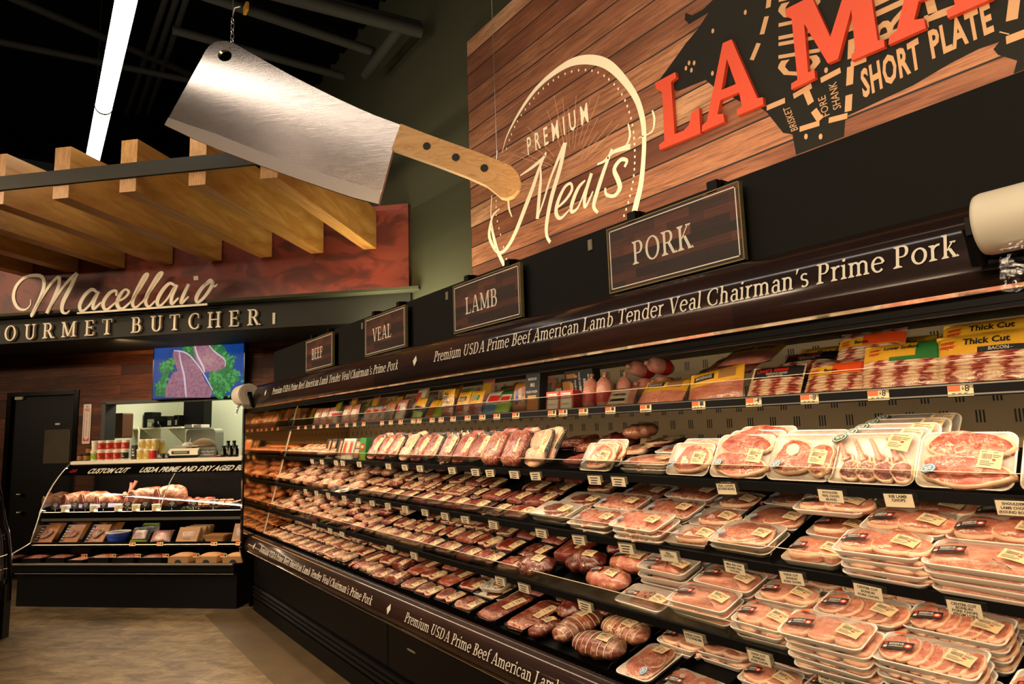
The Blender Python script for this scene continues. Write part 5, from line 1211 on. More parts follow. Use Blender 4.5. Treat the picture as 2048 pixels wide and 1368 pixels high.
# bottom deck, right part
column('bottom', 1.10, 3, 'flat', [2, 2, 1], .2); column('bottom', 1.32, 3, ['small', 'small'], [2, 3, 1], .16); column('bottom', 1.535, 1, 'circles', [1], .0)
put_pack('small', 'bottom', 1.545, .30, 0); put_pack('small', 'bottom', 1.55, .30, 1, .05); put_pack('small', 'bottom', 1.72, .28, 0, .05, lift=0); put_pack('small', 'bottom', 1.725, .28, 1, -.03)
put_pack('cutlet', 'bottom', 1.765, .125, 0, pi/2+.05); put_pack('netted', 'bottom', 1.985, .085, 0, .12); put_pack('netted', 'bottom', 1.975, .225, 0, -.1); put_pack('netted', 'bottom', 1.975, .365, 0, .15); put_pack('netted', 'bottom', 1.98, .51, 0, 0); put_pack('netted', 'bottom', 2.185, .155, 0, 1.5)
put_pack('redroll', 'bottom', 2.33, .09, 0, 1.4); put_pack('eye', 'bottom', 2.325, .28, 0, 1.45); put_pack('redroll', 'bottom', 2.19, .36, 0, 1.5); put_pack('bribs', 'bottom', 2.50, .17, 0, .05); put_pack('bribs', 'bottom', 2.50, .47, 0, 0); put_pack('bdark', 'bottom', 2.31, .48, 0, .1)
put_pack('bribs', 'bottom', 2.72, .16, 0, -.05); put_pack('wground', 'bottom', 2.70, .37, 0, .05); put_pack('wsteak', 'bottom', 2.70, .52, 0)
put_pack('wsteak', 'bottom', 2.93, .085, 0, 0); put_pack('darkwhite', 'bottom', 2.92, .245, 0, .05); put_pack('tinywhite', 'bottom', 2.90, .235, 1, .25, lift=.012); put_pack('wsteak2', 'bottom', 2.92, .40, 0, .05); put_pack('wsteak2', 'bottom', 3.125, .09, 0, .02); put_pack('wsteak', 'bottom', 3.125, .24, 0); put_pack('wsteak2', 'bottom', 3.125, .385, 0); put_pack('wground', 'bottom', 3.125, .53, 0)
# the far part of each sloping shelf: columns of black trays and bags
def farcols(sh, y0, y1, plan, rows, gaps=()):
    y = y0
    while y < y1:
        for a, b_, keys, lv in plan:
            if a <= y < b_: break
        wd = max(KIND[k_]['w'] for k_ in keys)+.005
        yc = y+wd/2; d = random.uniform(.004, .016)
        for r_ in range(rows):
            key = keys[(r_+int(y*10)) % len(keys)]; dd = KIND[key]['d']
            if d+dd > SHELF[sh][3]: break
            if not any(a < yc < b_ and r_ >= c_ for a, b_, c_ in gaps):
                for l_ in range(lv[min(r_, len(lv)-1)]): put_pack(key, sh, yc+J(.003), d+dd/2+J(.003), l_, J(.06), colkey=round(yc, 3))
            d += dd+.008
        y += wd
farcols('third', 2.53, 6.30, [(0, 3.1, ['wground', 'wsteak', 'wground', 'wstrips'], [1]), (3.1, 3.9, ['wstrips', 'wsteak', 'wstew', 'wground'], [1]), (3.9, 4.5, ['wsteak2', 'wpale', 'redroll', 'wsteak'], [1, 1]), (4.5, 9, ['hen', 'wpale', 'hen'], [1, 1])], 4, gaps=((3.0, 3.2, 2), (3.2, 3.45, 3)))
farcols('fourth', 2.72, 6.30, [(0, 3.15, ['wsteak2', 'wsteak', 'wground'], [1, 1]), (3.15, 3.75, ['wsteak', 'wsteak2', 'wstew'], [1]), (3.75, 4.2, ['wpale', 'wsteak2', 'wground'], [1]), (4.2, 5.0, ['sausage', 'wpale', 'redroll'], [1]), (5.0, 9, ['wpale', 'hen', 'sausage'], [1])], 4, gaps=((3.65, 3.9, 3), (3.9, 4.1, 2)))
farcols('bottom', 3.23, 6.30, [(0, 3.55, ['bribs', 'wsteak', 'wsteak2'], [1]), (3.55, 4.0, ['wdark', 'bribs', 'wsteak'], [1]), (4.0, 4.4, ['bribs', 'wpale', 'wsteak'], [1]), (4.4, 4.9, ['wsteak', 'wstew', 'wpale'], [2, 1]), (4.9, 9, ['wpale', 'wstew', 'wsteak2'], [1])], 5)
# second shelf: trays and packs propped upright, faces to the aisle
T2 = radians(48)
for key, y, lv in (('shoulder', .715, 1), ('lambrib', .955, 5), ('veal2', 1.165, 2), ('shoulder', 1.385, 3), ('vealchop', 1.60, 2), ('vealchop', 2.085, 2), ('shoulder', .48, 2)):
    for l_ in range(lv): put_pack(key, 'second', y-.008*l_, .012+.050*l_, l_, 0, tilt=T2-.03*l_, lift=.008*l_, colkey=y)
put_pack('scal', 'second', 1.85, .11, 0, .03); put_pack('scal', 'second', 1.845, .11, 1, .0); put_pack('cutlet', 'second', 1.83, .30, 0, 0, lift=.03)
put_pack('bsteak', 'second', 2.27, .13, 0, .1); put_pack('eye', 'second', 2.30, .40, 0, .3, lift=.02); put_pack('bpale', 'second', 2.12, .33, 1, .2)
y = 2.43; seq = ['bpale', 'bdark', 'bdark', 'bsteak', 'bground', 'bstrips', 'bsteak', 'bground', 'bpale', 'bsteak', 'bground', 'bsteak2']
put_pack('bdark', 'second', 2.44, .36, 0, .3, lift=.02); put_pack('bground', 'second', 2.27, .13, 1, -.05); put_pack('bsteak', 'second', 2.08, .45, 0, .2, lift=.03); put_pack('hen', 'second', 2.16, .40, 0, .9, lift=.075); put_pack('bdark', 'second', 2.62, .42, 0, .2, lift=.03)
for i, key in enumerate(seq):
    wd = KIND[key]['w']+.012
    for l_ in range(2): put_pack(key, 'second', y+wd/2+J(.004)-.01*l_, .012+.055*l_, l_, J(.03), tilt=radians(50)-.05*l_+J(.05), lift=.008*l_, colkey=round(y, 3))
    if i % 2 == 0: put_pack('bsteak' if i % 4 else 'bdark', 'second', y+wd/2, .42, 0, J(.3), lift=.01, colkey=round(y, 3))
    y += wd
while y < 6.25:
    if not (4.42 < y < 5.12):
        key = 'hen' if y > 5.1 else 'bpale'; wd = KIND[key]['w']+.008
        for l_ in range(2): put_pack(key, 'second', y+wd/2, .012+.07*l_, l_, J(.05), tilt=radians(48)+J(.08), lift=.0, colkey=round(y, 3)) if key != 'hen' else put_pack(key, 'second', y+wd/2, .08+.15*l_, 0, J(.1), colkey=round(y, 3))
        y += wd
    else: y = 5.12

# ------------------------------------------------------------------ upright retail packs (boxes, pouches)
def retail(name, label, cat, w_, h_, t_, body, cards=(), texts=(), pouch=True, bev=.006, group=None):
    root = thing(name, label, cat, STASH, group)
    mb = MB()
    if pouch:
        def side(sg):
            return lambda u, v: ((u-.5)*w_, t_/2+sg*t_/2*(1-abs(2*u-1)**4)*(1-abs(2*v-1)**6), v*h_)
        mb.grid(9, 9, side(-1)); mb.grid(9, 9, side(1))
    else: mb.box((-w_/2, 0, 0), (w_/2, t_, h_))
    mb.build('contents' if pouch else 'carton', body, root)
    def fz(u, v): 
        uu, vv = u/w_+.5, v/h_
        return (u, (t_/2-t_/2*(1-abs(2*min(1, max(0, uu))-1)**4)*(1-abs(2*min(1, max(0, vv))-1)**6) if pouch else 0), v)
    for i, (nm, x0, z0, x1, z1, mt) in enumerate(cards):
        mb = MB(); n_ = 8; mb.grid(n_, 6, lambda u, v: (lambda q: (q[0], q[1]-.0014-.0003*i, q[2]))(fz((x0+(x1-x0)*u-.5)*w_, (z0+(z1-z0)*v)*h_)), 0, False); mb.build(nm, mt, root)
    tx = {}
    for s_, x0, z0, hh, mt, *sk in texts:
        mb = tx.setdefault(mt, MB()); polys, wd = sans(s_, 1.0, .03); H_ = hh*h_; mx = sk[0]*w_/wd if sk else 9; sxx = min(H_, mx)
        put(mb, polys, lambda u, v: (lambda q: (q[0], q[1]-.0032, q[2]))(fz((x0-.5)*w_+u*sxx, z0*h_+v*H_)))
    for mt, mb in tx.items(): mb.build('printing', mt, root)
    if pouch:
        mb = MB(); e = .008
        mb.grid(9, 9, lambda u, v: ((u-.5)*(w_+2*e), t_/2-(t_/2+.0042)*(1-abs(2*u-1)**5)*(1-abs(2*v-1)**7), -.003+v*(h_+e))); mb.build('pouch_film', 'vac', root)
    return root
def place_retail(root, y, z=1.613, X=2.0, lean=14, yaw=0, first=True, label=None, roll=0):
    mt = FC @ Matrix.Translation((-y, X, z)) @ Matrix.Rotation(yaw, 4, 'Z') @ Matrix.Rotation(-radians(lean), 4, 'X') @ Matrix.Rotation(roll, 4, 'Y')
    if first: root.matrix_world = mt; return root
    return dup(root, mt, label)
TXs = 'top shelf'
b1 = retail('bacon_pack', 'bacon pack with yellow header reading Thick Cut, at right frame edge', 'bacon pack', .235, .165, .026, 'bacon', [('header_card', .0, .62, 1, .99, 'yellow'), ('label_strip', .45, .62, .98, .72, 'ink_black')], [('Thick Cut', .30, .78, .11, 'ink_black', .62), ('oscar', .06, .82, .07, 'ink_red', .16), ('mayer', .06, .74, .07, 'ink_red', .16), ('BACON', .56, .645, .055, 'ink_white', .2)])
place_retail(b1, .67, lean=22); place_retail(b1, .68, X=2.075, z=1.66, lean=26, first=False, label='bacon pack standing behind and above the Thick Cut bacon')
b2 = retail('bacon_pack', 'bacon pack with green and yellow label reading Lower Sodium', 'bacon pack', .228, .165, .026, 'bacon', [('header_card', 0, .66, 1, .99, 'yellow'), ('green_panel', .66, .70, 1, .99, 'green'), ('green_panel', .35, .62, 1, .70, 'green'), ('green_panel', 0, .0, 1, .09, 'green')], [('Lower Sodium', .27, .85, .075, 'ink_black', .42), ('oscar', .08, .85, .06, 'ink_red', .14), ('mayer', .08, .77, .06, 'ink_red', .14)])
place_retail(b2, .875, lean=24)
b3 = retail('bacon_pack', 'bacon pack with orange label beside the Lower Sodium bacon', 'bacon pack', .21, .15, .026, 'bacon', [('header_card', 0, .58, 1, .80, 'yellow'), ('orange_panel', .4, .60, 1, .86, 'orange')], [('oscar', .06, .69, .06, 'ink_red', .14), ('mayer', .06, .62, .06, 'ink_red', .14), ('Bacon', .28, .64, .08, 'ink_black', .3)])
place_retail(b3, 1.07, lean=34, z=1.612); place_retail(b3, 1.02, X=2.12, z=1.70, lean=30, first=False, label='dim bacon pack leaning high behind the orange label bacon')
b4 = retail('bacon_pack', 'bacon pack with black label reading Livotis', 'bacon pack', .20, .14, .022, 'bacon', [('header_card', .06, .62, .98, .95, 'ink_black'), ('red_flash', .45, .80, .72, .89, 'red_plastic')], [("Livoti's", .12, .78, .12, 'ink_red', .30), ('HARDWOOD SMOKED', .32, .71, .05, 'ink_white', .4), ('SLICED BACON', .36, .65, .04, 'ink_white', .3)])
place_retail(b4, 1.285, lean=30); place_retail(b4, 1.24, X=2.11, z=1.69, lean=48, first=False, label='dim black label bacon pack lying on top behind Livotis'); place_retail(b4, 1.28, X=2.15, z=1.65, lean=40, first=False, label='dim black label bacon pack stacked behind Livotis, lower one')
b5 = retail('sausage_pack', 'large sausage pack with yellow header and barn drawing, beside Livotis', 'sausage pack', .235, .15, .03, 'ham', [('header_card', .0, .56, 1, .99, 'yellow'), ('black_band', .1, .70, .5, .86, 'ink_black'), ('barn', .58, .66, .88, .90, 'brown_card')], [('SMOKEHOUSE', .14, .74, .08, 'ink_white', .32)])
place_retail(b5, 1.52, lean=26, roll=radians(-8)); place_retail(b5, 1.80, lean=40, first=False, label='sausage pack with yellow header leaning left of the larger one')
for i, (y, z, X_, lb) in enumerate(((1.62, 1.70, 2.10, 'dim yellow edged sausage pack stacked behind, lowest'), (1.56, 1.735, 2.13, 'dim yellow edged sausage pack stacked behind, second up'), (1.50, 1.77, 2.16, 'dim yellow edged sausage pack stacked behind, topmost'))): place_retail(b5, y, z=z, X=X_, lean=62, first=False, label=lb)
b6 = retail('ham_pack', 'rounded ham pack with white label and dark band', 'ham pack', .16, .11, .03, 'ham', [('label_card', .14, .25, .82, .80, 'cream'), ('label_band', .2, .34, .76, .46, 'ink_black')], [('HAM STEAK', .25, .58, .10, 'ink_black', .5)])
place_retail(b6, 2.02, lean=30)
ch = thing('sausage_chub', 'fat pink sausage chub with red print left of the ham pack', 'sausage chub', STASH, 'sausage chubs on the top shelf')
MB().lathe([(.004, 0), (.024, .006), (.034, .03), (.036, .08), (.033, .12), (.02, .14), (.006, .15), (.011, .165), (.003, .17)], n=18).build('casing', 'ham', ch)
MB().lathe([(.0355, .03), (.0368, .05), (.0365, .075)], n=18).build('red_band', 'red_plastic', ch); MB().lathe([(.007, .146), (.008, .15), (.007, .154)], n=10).build('clip', 'steel', ch)
ch.matrix_world = FC @ Matrix.Translation((-2.13, 2.04, 1.614)) @ Matrix.Rotation(radians(-8), 4, 'X')
for y, X_, z, lb, lie in ((2.215, 2.035, 1.614, 'second pink sausage chub, beside the red cartons', 0), (2.09, 2.12, 1.614, 'pink sausage chub standing behind the ham pack', 0)):
    dup(ch, FC @ Matrix.Translation((-y, X_, z)) @ Matrix.Rotation(radians(-10), 4, 'X'), lb)
for y, z, lb in ((2.02, 1.70, 'chub end with red cap, lower left of the dim pile'), (1.92, 1.70, 'chub end with red cap, lower right of the dim pile'), (2.06, 1.78, 'chub end with red cap, upper left of the dim pile'), (1.95, 1.785, 'chub end with red cap, upper right of the dim pile')):
    dup(ch, FC @ Matrix.Translation((-y, 2.30, z+.0)) @ Matrix.Rotation(radians(82), 4, 'X'), lb)
c1 = retail('food_carton', 'white and red oval window carton, right of the two Taylor boxes', 'carton', .095, .10, .055, 'red_plastic', [('oval_panel', .10, .06, .92, .62, 'cream'), ('name_panel', .14, .66, .86, .90, 'cream')], [('Taylor', .2, .70, .14, 'ink_red', .6), ('PORK ROLL', .24, .34, .07, 'ink_grey', .5)], pouch=False)
place_retail(c1, 2.34, lean=6); place_retail(c1, 2.44, lean=6, first=False, label='white and red oval window carton, left of the two Taylor boxes')
c2 = retail('food_carton', 'tall black carton of pulled chicken with burger picture', 'carton', .115, .20, .05, 'ink_black', [('burger_picture', .12, .06, .92, .40, 'kraft'), ('bun', .2, .34, .8, .46, 'plywood')], [('PULLED CHICKEN', .1, .52, .055, 'ink_white', .78), ('SMOKEHOUSE', .2, .84, .06, 'ink_white', .6), ('BBQ', .38, .68, .08, 'ink_white', .3)], pouch=False)
place_retail(c2, 2.60, lean=6)
for y, z, lb in ((2.40, 1.72, 'black carton lying behind the Taylor boxes, lower'), (2.37, 1.755, 'black carton lying behind the Taylor boxes, upper')):
    dup(c2, FC @ Matrix.Translation((-y, 2.12, z)) @ Matrix.Rotation(radians(4), 4, 'X') @ Matrix.Rotation(radians(90), 4, 'Y') @ Matrix.Translation((0, 0, -.1)), lb)
b7 = retail('sausage_pack', 'tall orange red sausage bag left of the pulled chicken carton', 'sausage pack', .10, .175, .05, 'kraft', [('blue_patch', .4, .3, .62, .72, 'blue')], [])
place_retail(b7, 2.74, lean=10)
def hot(label, y, body, cards, lean=18, w_=.135, h_=.165, texts=(), X=2.0, z=1.613, roll=0):
    return place_retail(retail('sausage_pack', label, 'sausage pack', w_, h_, .024, body, cards, texts, group='small packs on the top shelf'), y, lean=lean, X=X, z=z, roll=roll)
hot('green sausage pack with red and white badge', 2.90, 'lime', [('panel', .0, .5, 1, 1, 'green'), ('badge', .2, .45, .9, .8, 'ink_white'), ('badge_band', .25, .55, .85, .72, 'red_plastic')], 30)
hot('blue and white sausage pack beside the green one', 3.03, 'blue_sticker', [('panel', 0, .45, 1, 1, 'ink_white'), ('badge', .3, .55, .95, .8, 'red_plastic')], 30)
hot('yellow and red frankfurter pack, right of a pair', 3.17, 'steak', [('panel', 0, .5, 1, 1, 'yellow'), ('badge', .2, .62, .8, .8, 'green'), ('patch', .1, .3, .5, .45, 'red_plastic')], 20, texts=[('BEEF', .2, .64, .14, 'ink_white', .5)])
hot('yellow and red frankfurter pack, left of a pair', 3.31, 'steak', [('panel', 0, .5, 1, 1, 'yellow'), ('badge', .2, .62, .8, .8, 'ink_black'), ('patch', .1, .3, .5, .45, 'red_plastic')], 20, texts=[('FRANKS', .15, .64, .12, 'ink_white', .6)])
hot('tall yellow frankfurter pack with black lettering', 3.47, 'steak', [('panel', 0, .45, 1, 1, 'yellow')], 12, h_=.185, texts=[('ALL', .2, .8, .12, 'ink_black', .5), ('BEEF', .2, .64, .12, 'ink_black', .6), ('FRANKS', .15, .5, .1, 'ink_black', .7)])
hot('squat yellow green sausage pack, right one', 3.60, 'lime', [('panel', 0, .6, 1, 1, 'yellow')], 34); hot('squat orange sausage pack behind the lime ones', 3.70, 'kraft', [('panel', 0, .6, 1, 1, 'yellow')], 34)
hot('yellow, black and lime sausage pack leaning left', 3.87, 'lime', [('panel', 0, .6, 1, 1, 'yellow'), ('band', 0, .4, 1, .62, 'ink_black')], 22, roll=.12)
hot('white cold cut pack with red badge, front', 4.12, 'ham', [('panel', .05, .1, .95, .8, 'ink_white'), ('badge', .1, .45, .5, .7, 'red_plastic')], 20); hot('white cold cut pack with red badge, high behind', 3.98, 'ham', [('panel', .05, .1, .95, .9, 'ink_white'), ('badge', .1, .35, .6, .8, 'red_plastic')], 20, X=2.08, z=1.68)
hot('smoky orange sausage pack with dark label', 4.30, 'kraft', [('panel', .1, 0, .9, .6, 'ink_grey')], 20)
for i, y in enumerate((4.45, 4.60, 4.74)):
    hot(['white and blue hot dog pack, right of three', 'white and blue hot dog pack, middle of three', 'white and blue hot dog pack, left of three'][i], y, 'ham', [('panel', 0, .25, 1, 1, 'ink_white'), ('band', .0, .3, .5, .45, 'blue_sticker'), ('badge', .3, .55, .9, .75, 'ink_red')], 34, roll=.1)
for i in range(5): hot('%s pale sausage link pack counted leftward from the hot dogs' % nth(i+1), 4.93+.17*i+(0 if i < 2 else .16), 'ham' if i != 2 else 'sausage' if 0 else 'ham', [('panel', .2, .35, .8, .75, 'cream')], 18, w_=.15)
tb = thing('food_tub', 'white tub with dark red band on the top shelf', 'tub', FC @ Matrix.Translation((-5.33, 2.07, 1.613)))
MB().lathe([(.05, 0), (.056, .002), (.062, .10), (.064, .10), (.064, .115), (.058, .116)], n=20).build('tub_body', 'cream', tb); MB().lathe([(.0605, .068), (.0625, .095)], n=20).build('tub_band', 'red_plastic', tb)
# dim packs at the back of the top shelf
for i in range(24):
    y = 2.75+i*.145; 
    hot('dim wrapped pack at the back of the top shelf, %s from right' % nth(i+1), y, ['kraft', 'ham', 'beef_dark', 'lime'][i % 4], [('panel', .1, .4, .9, .8, ['cream', 'ink_grey', 'yellow'][i % 3])], 12+i % 5*4, X=2.30, z=1.62+.04*(i % 3), h_=.17)
for i in range(4): place_retail(b1, .55+.24*i, X=2.34, z=1.66, lean=20, first=False, label='dim bacon pack at the back of the top shelf, %s from right' % nth(i+1))
# second shelf, far: dark cartons and clear packs standing upright
k1 = retail('food_carton', 'x', 'carton', .105, .165, .06, 'ink_black', [('picture', .1, .1, .9, .5, 'ham'), ('panel', .15, .55, .85, .85, 'brown_card')], [('BEEF', .28, .65, .1, 'ink_white', .45)], pouch=False)
k2 = retail('food_carton', 'x', 'carton', .105, .165, .06, 'cream', [('picture', .1, .2, .9, .9, 'ham'), ('panel', .3, .3, .7, .8, 'red_plastic')], [], pouch=False)
k3 = retail('food_carton', 'x', 'carton', .105, .165, .06, 'green', [('picture', .0, .0, 1, .3, 'lime'), ('panel', .2, .45, .8, .75, 'red_plastic')], [('BEEF', .28, .55, .1, 'ink_white', .45)], pouch=False)
k4 = retail('food_carton', 'x', 'carton', .105, .165, .06, 'olive_dark', [('panel', .5, .05, .95, .9, 'brown_card')], [], pouch=False)
fl = {1: 1, 2: 1, 3: 1, 4: 1}
for i, (kx, y) in enumerate(((4, 4.47), (3, 4.60), (1, 4.73), (2, 4.86), (2, 4.98), (4, 5.10), (1, 5.23), (4, 5.35))):
    lb = ['olive carton with tan panel, second shelf, beside the pale trays', 'green and lime carton with red badge on the second shelf', 'black beef carton right of the two pink white ones', 'white and pink carton, right one of two, second shelf', 'white and pink carton, left one of two, second shelf', 'olive carton with tan panel, left of the pink cartons', 'black beef carton left of the pink white cartons', 'olive carton with tan panel, farthest one, second shelf'][i]
    r_ = {1: k1, 2: k2, 3: k3, 4: k4}[kx]; tl = 16 if kx != 3 else 6
    mt = SM('second', 0) @ Matrix.Translation((-y, .03, .002)) @ Matrix.Rotation(-radians(tl), 4, 'X')
    if fl[kx]: r_.matrix_world = mt; r_['label'] = lb; fl[kx] = 0
    else: dup(r_, mt, lb)
# ------------------------------------------------------------------ black dividers between the columns
def dividers(sh, ys, L_):
    for i, y in enumerate(ys):
        mb = MB(); mb.prism([(0, 0), (L_, 0), (L_, .03), (.02, .03), (0, .02)], 0, -.0015, .0015); mb.box((-.004, 0, 0), (.004, L_, .003))
        tag(mb.build('shelf_divider', 'gloss_black', mat=SM(sh) @ Matrix.Translation((-y, .006, .0005))), 'black divider on the %s, %s from the right' % ('bottom deck' if sh == 'bottom' else sh+' shelf', nth(i+1)), 'divider', 'black dividers on the '+('bottom deck' if sh == 'bottom' else sh+' shelf'))
dividers('third', (.785, 1.02, 1.245, 1.49, 1.94, 2.22, 2.52, 2.86, 3.21, 3.73, 4.10, 4.55, 4.96), .54)
dividers('fourth', (.645, .89, 1.14, 1.37, 1.635, 1.89, 2.30, 2.505, 2.72, 3.06, 3.41, 3.76, 4.10), .58)
dividers('bottom', (1.43, 1.64, 1.865, 2.405, 2.61, 2.825, 3.025, 3.225, 3.60, 3.97, 4.31, 4.66), .62)
# ------------------------------------------------------------------ labels that single every pack out
SHN = {'second': 'second shelf', 'third': 'third shelf', 'fourth': 'fourth shelf', 'bottom': 'bottom deck'}
seen = {}
for sh in SHN:
    L = [p for p in PLACED if p['sh'] == sh]; cols = []
    for p in sorted(L, key=lambda p: p['col']):
        if not cols or p['col']-cols[-1] > .07: cols.append(p['col'])
        p['ci'] = len(cols)
    for ci in range(1, len(cols)+1):
        C_ = [p for p in L if p['ci'] == ci]; rows = []
        for p in sorted(C_, key=lambda p: p['d']):
            if not rows or p['d']-rows[-1] > .035: rows.append(p['d'])
            p['ri'] = len(rows)
        for p in C_:
            st_ = [q for q in C_ if q['ri'] == p['ri']]; top = max(q['level'] for q in st_)
            rw = 'front' if p['ri'] == 1 else ('back' if p['ri'] == len(rows) and p['ri'] > 1 else '%s row' % nth(p['ri']))
            lv = '' if len(st_) == 1 else (' topmost' if p['level'] == top else ' %s down' % nth(top-p['level']+1))
            d_ = KIND[p['key']]['desc']; lab = '%s, %s, %s column from right, %s%s' % (d_, SHN[sh], nth(ci), rw, lv)
            if lab in seen: seen[lab] += 1; lab += ' '+['', 'left', 'right', 'rear', 'again'][min(4, seen[lab])]
            else: seen[lab] = 0
            p['o']['label'] = lab; p['o']['group'] = 'wrapped meat packs on the '+SHN[sh]
for k_, v in KIND.items():
    if v['first']:
        for c_ in list(v['root'].children): bpy.data.objects.remove(c_)
        bpy.data.objects.remove(v['root'])
# ------------------------------------------------------------------ butcher wall: screen, fire sign
def wt(name, label, cat, t, w_, z, group=None, yaw=0): return thing(name, label, cat, FW @ Matrix.Translation((t, w_, z)) @ Matrix.Rotation(yaw, 4, 'Z'), group)
TW = 6.71
a, b_ = at_wall(305, 798, TW), at_wall(488, 679, TW); TVt, TVz, TVw, TVh = a[0], a[1], b_[0]-a[0], b_[1]-a[1]
tv = wt('wall_screen', 'wall mounted screen showing two steaks on parsley', 'screen', TVt, TW, TVz)
MB().box((-.012, .003, -.012), (TVw+.012, .075, TVh+.012)).build('screen_body', 'gloss_black', tv)
MB().box((TVw*.3, .075, TVh*.3), (TVw*.7, WW-TW, TVh*.7)).build('wall_bracket', 'black', tv)
def scr(x, y):                                       # photograph crop point -> screen local
    q = at_wall(x/3.4196, 400+y/3.4196, TW); return (q[0]-TVt, q[1]-TVz)
pic = MB(); pic.box((0, 0, 0), (TVw, .003, TVh), 0)
put(pic, fillpoly([scr(*p) for p in [(1060, 1340), (1075, 1260), (1110, 1200), (1080, 1150), (1150, 1090), (1200, 1070), (1280, 980), (1340, 975), (1400, 975), (1480, 975), (1540, 1010), (1560, 1070), (1600, 1110), (1590, 1170), (1640, 1230), (1580, 1280), (1540, 1330), (1480, 1350), (1440, 1300), (1430, 1150), (1300, 1060), (1200, 1110), (1150, 1200), (1125, 1345)]]), lambda u, v: (u, -.0006, v), 1)
put(pic, fillpoly([scr(*p) for p in [(1130, 1350), (1135, 1280), (1185, 1180), (1215, 1170), (1180, 1060), (1190, 1030), (1230, 1025), (1330, 1100), (1370, 1150), (1400, 1230), (1455, 1310), (1440, 1352)]]), lambda u, v: (u, -.0022, v), 2)
put(pic, fillpoly([scr(*p) for p in [(1322, 975), (1415, 968), (1440, 1020), (1530, 1085), (1540, 1140), (1500, 1165), (1390, 1180), (1340, 1090), (1325, 1030)]]), lambda u, v: (u, -.0022, v), 2)
rr = random.Random(4)
for cx_, cy_, sp_, n_ in ((1130, 1280, 60, 40), (1150, 1130, 50, 30), (1310, 1000, 40, 26), (1450, 1000, 50, 26), (1560, 1090, 50, 40), (1590, 1220, 60, 50), (1520, 1310, 50, 40), (1470, 1220, 40, 30)):
    for i in range(n_):
        a_, R_ = rr.uniform(0, 6.28), sp_*math.sqrt(rr.random()); q_ = scr(cx_+R_*cos(a_)*1.2, cy_+R_*sin(a_)); s0 = rr.uniform(.010, .024)
        put(pic, [[(q_[0]+s0*rr.uniform(.5, 1.2)*cos(k_*.9), q_[1]+s0*rr.uniform(.5, 1.2)*sin(k_*.9)) for k_ in range(7)]], lambda u, v: (u, -.0008-i*.000005, v), 4 if i % 3 else 1)
for s_ in ([(1225, 1035, 8), (1240, 1120, 16), (1260, 1200, 20), (1270, 1300, 18), (1275, 1350, 12)], [(1330, 980, 10), (1350, 1060, 18), (1390, 1140, 20), (1400, 1180, 10)], [(1190, 1030, 10), (1280, 1050, 14), (1370, 1150, 12), (1455, 1300, 10)], [(1420, 975, 8), (1460, 1030, 12), (1535, 1090, 12), (1540, 1140, 8)]):
    put(pic, ribbon([(*scr(x, y), w_*.0012) for x, y, w_ in smooth(s_, 5)]), lambda u, v: (u, -.0028, v), 3)
pic.build('screen_picture', ['scr_blue', 'scr_green', 'scr_meat', 'scr_fat', screen('screen_leaf', '#4fae5a', .7)], tv)
fs0, fs1 = at_wall(163, 887, WW-.012), at_wall(181, 808, WW-.012)
fw_, fh = .102, .457; fs = wt('fire_sign', 'narrow white and red fire extinguisher sign beside the door', 'sign', fs0[0], WW-.008, fs1[1]-fh)
mb = MB(); mb.prism(rrect(fw_, fh, .01, 3, fw_/2, fh/2), 1, 0, .004); mb.build('sign_plate', 'ink_white', fs)
mb = MB()
for a, b_ in (((.014, -.001, .05), (.019, 0, .36)), ((fw_-.019, -.001, .05), (fw_-.014, 0, .36))): mb.box(a, b_)
for q in ([(.012, .03), (fw_-.012, .03), (fw_-.012, .075), (fw_/2, .04), (.012, .075)],): put(mb, fillpoly(q), lambda u, v: (u, -.001, v))
put(mb, [[(.02, .425), (.045, .43), (fw_/2, .44), (.057, .43), (fw_-.02, .425), (fw_/2, .42)]], lambda u, v: (u, -.001, v))
polys, wd = sans('FIRE', 1, .02); put(mb, polys, lambda u, v: (.016+u/wd*.07, -.001, .372+v*.034))
for i, c in enumerate('EXTINGUISHER'):
    polys, wd = sans(c, 1, .02); hh = .016; put(mb, polys, lambda u, v: (fw_/2-wd*hh/2+u*hh, -.001, .338-i*.0225+v*hh))
mb.build('sign_lettering', 'ink_red', fs)

# ------------------------------------------------------------------ butcher service counter
T0, T1 = -5.80, -3.50
ct = wt('butcher_counter', 'black butcher counter with curved glass and lettered header', 'display counter', 0, 0, 0)
def cc(name, fn, mats, par=ct): mb = MB(); fn(mb); return mb.build(name, mats, par)
cc('counter_body', lambda m: m.box((T0+.005, 5.715, .0), (T1, 6.7, .33)).box((T0+.005, 5.66, .33), (T1, 6.7, .385)).box((T0, 6.62, .385), (T1, 6.72, 1.33)), 'black')
cc('front_trim', lambda m: m.tube([(T0+.01, 5.648, .40), (T1, 5.648, .40)], .014, 10), 'dull_steel')
cc('lower_trim', lambda m: m.tube([(T0+.03, 5.660, .315), (T1, 5.660, .315)], .005, 8), 'dull_steel')
cc('lower_deck', lambda m: m.box((T0, 5.66, .385), (T1, 6.62, .402)), 'gloss_black')
cc('middle_deck', lambda m: m.box((T0+.02, 5.84, .53), (T1, 6.62, .56)).box((T0+.02, 5.828, .525), (T1, 5.842, .575)), 'gloss_black')
cc('middle_trim', lambda m: m.tube([(T0+.03, 5.832, .548), (T1, 5.832, .548)], .006, 8), 'steel')
cc('display_deck', lambda m: m.box((T0+.03, 5.94, .80), (T1, 6.62, .835)).box((T0+.03, 5.925, .785), (T1, 5.945, .85)), 'gloss_black')
cc('display_trim', lambda m: m.box((T0+.03, 5.918, .765), (T1, 5.93, .79)), 'dull_steel')
GP = [(5.935, .85), (5.965, .93), (6.01, 1.02), (6.065, 1.11), (6.13, 1.19), (6.20, 1.262), (6.268, 1.312)]
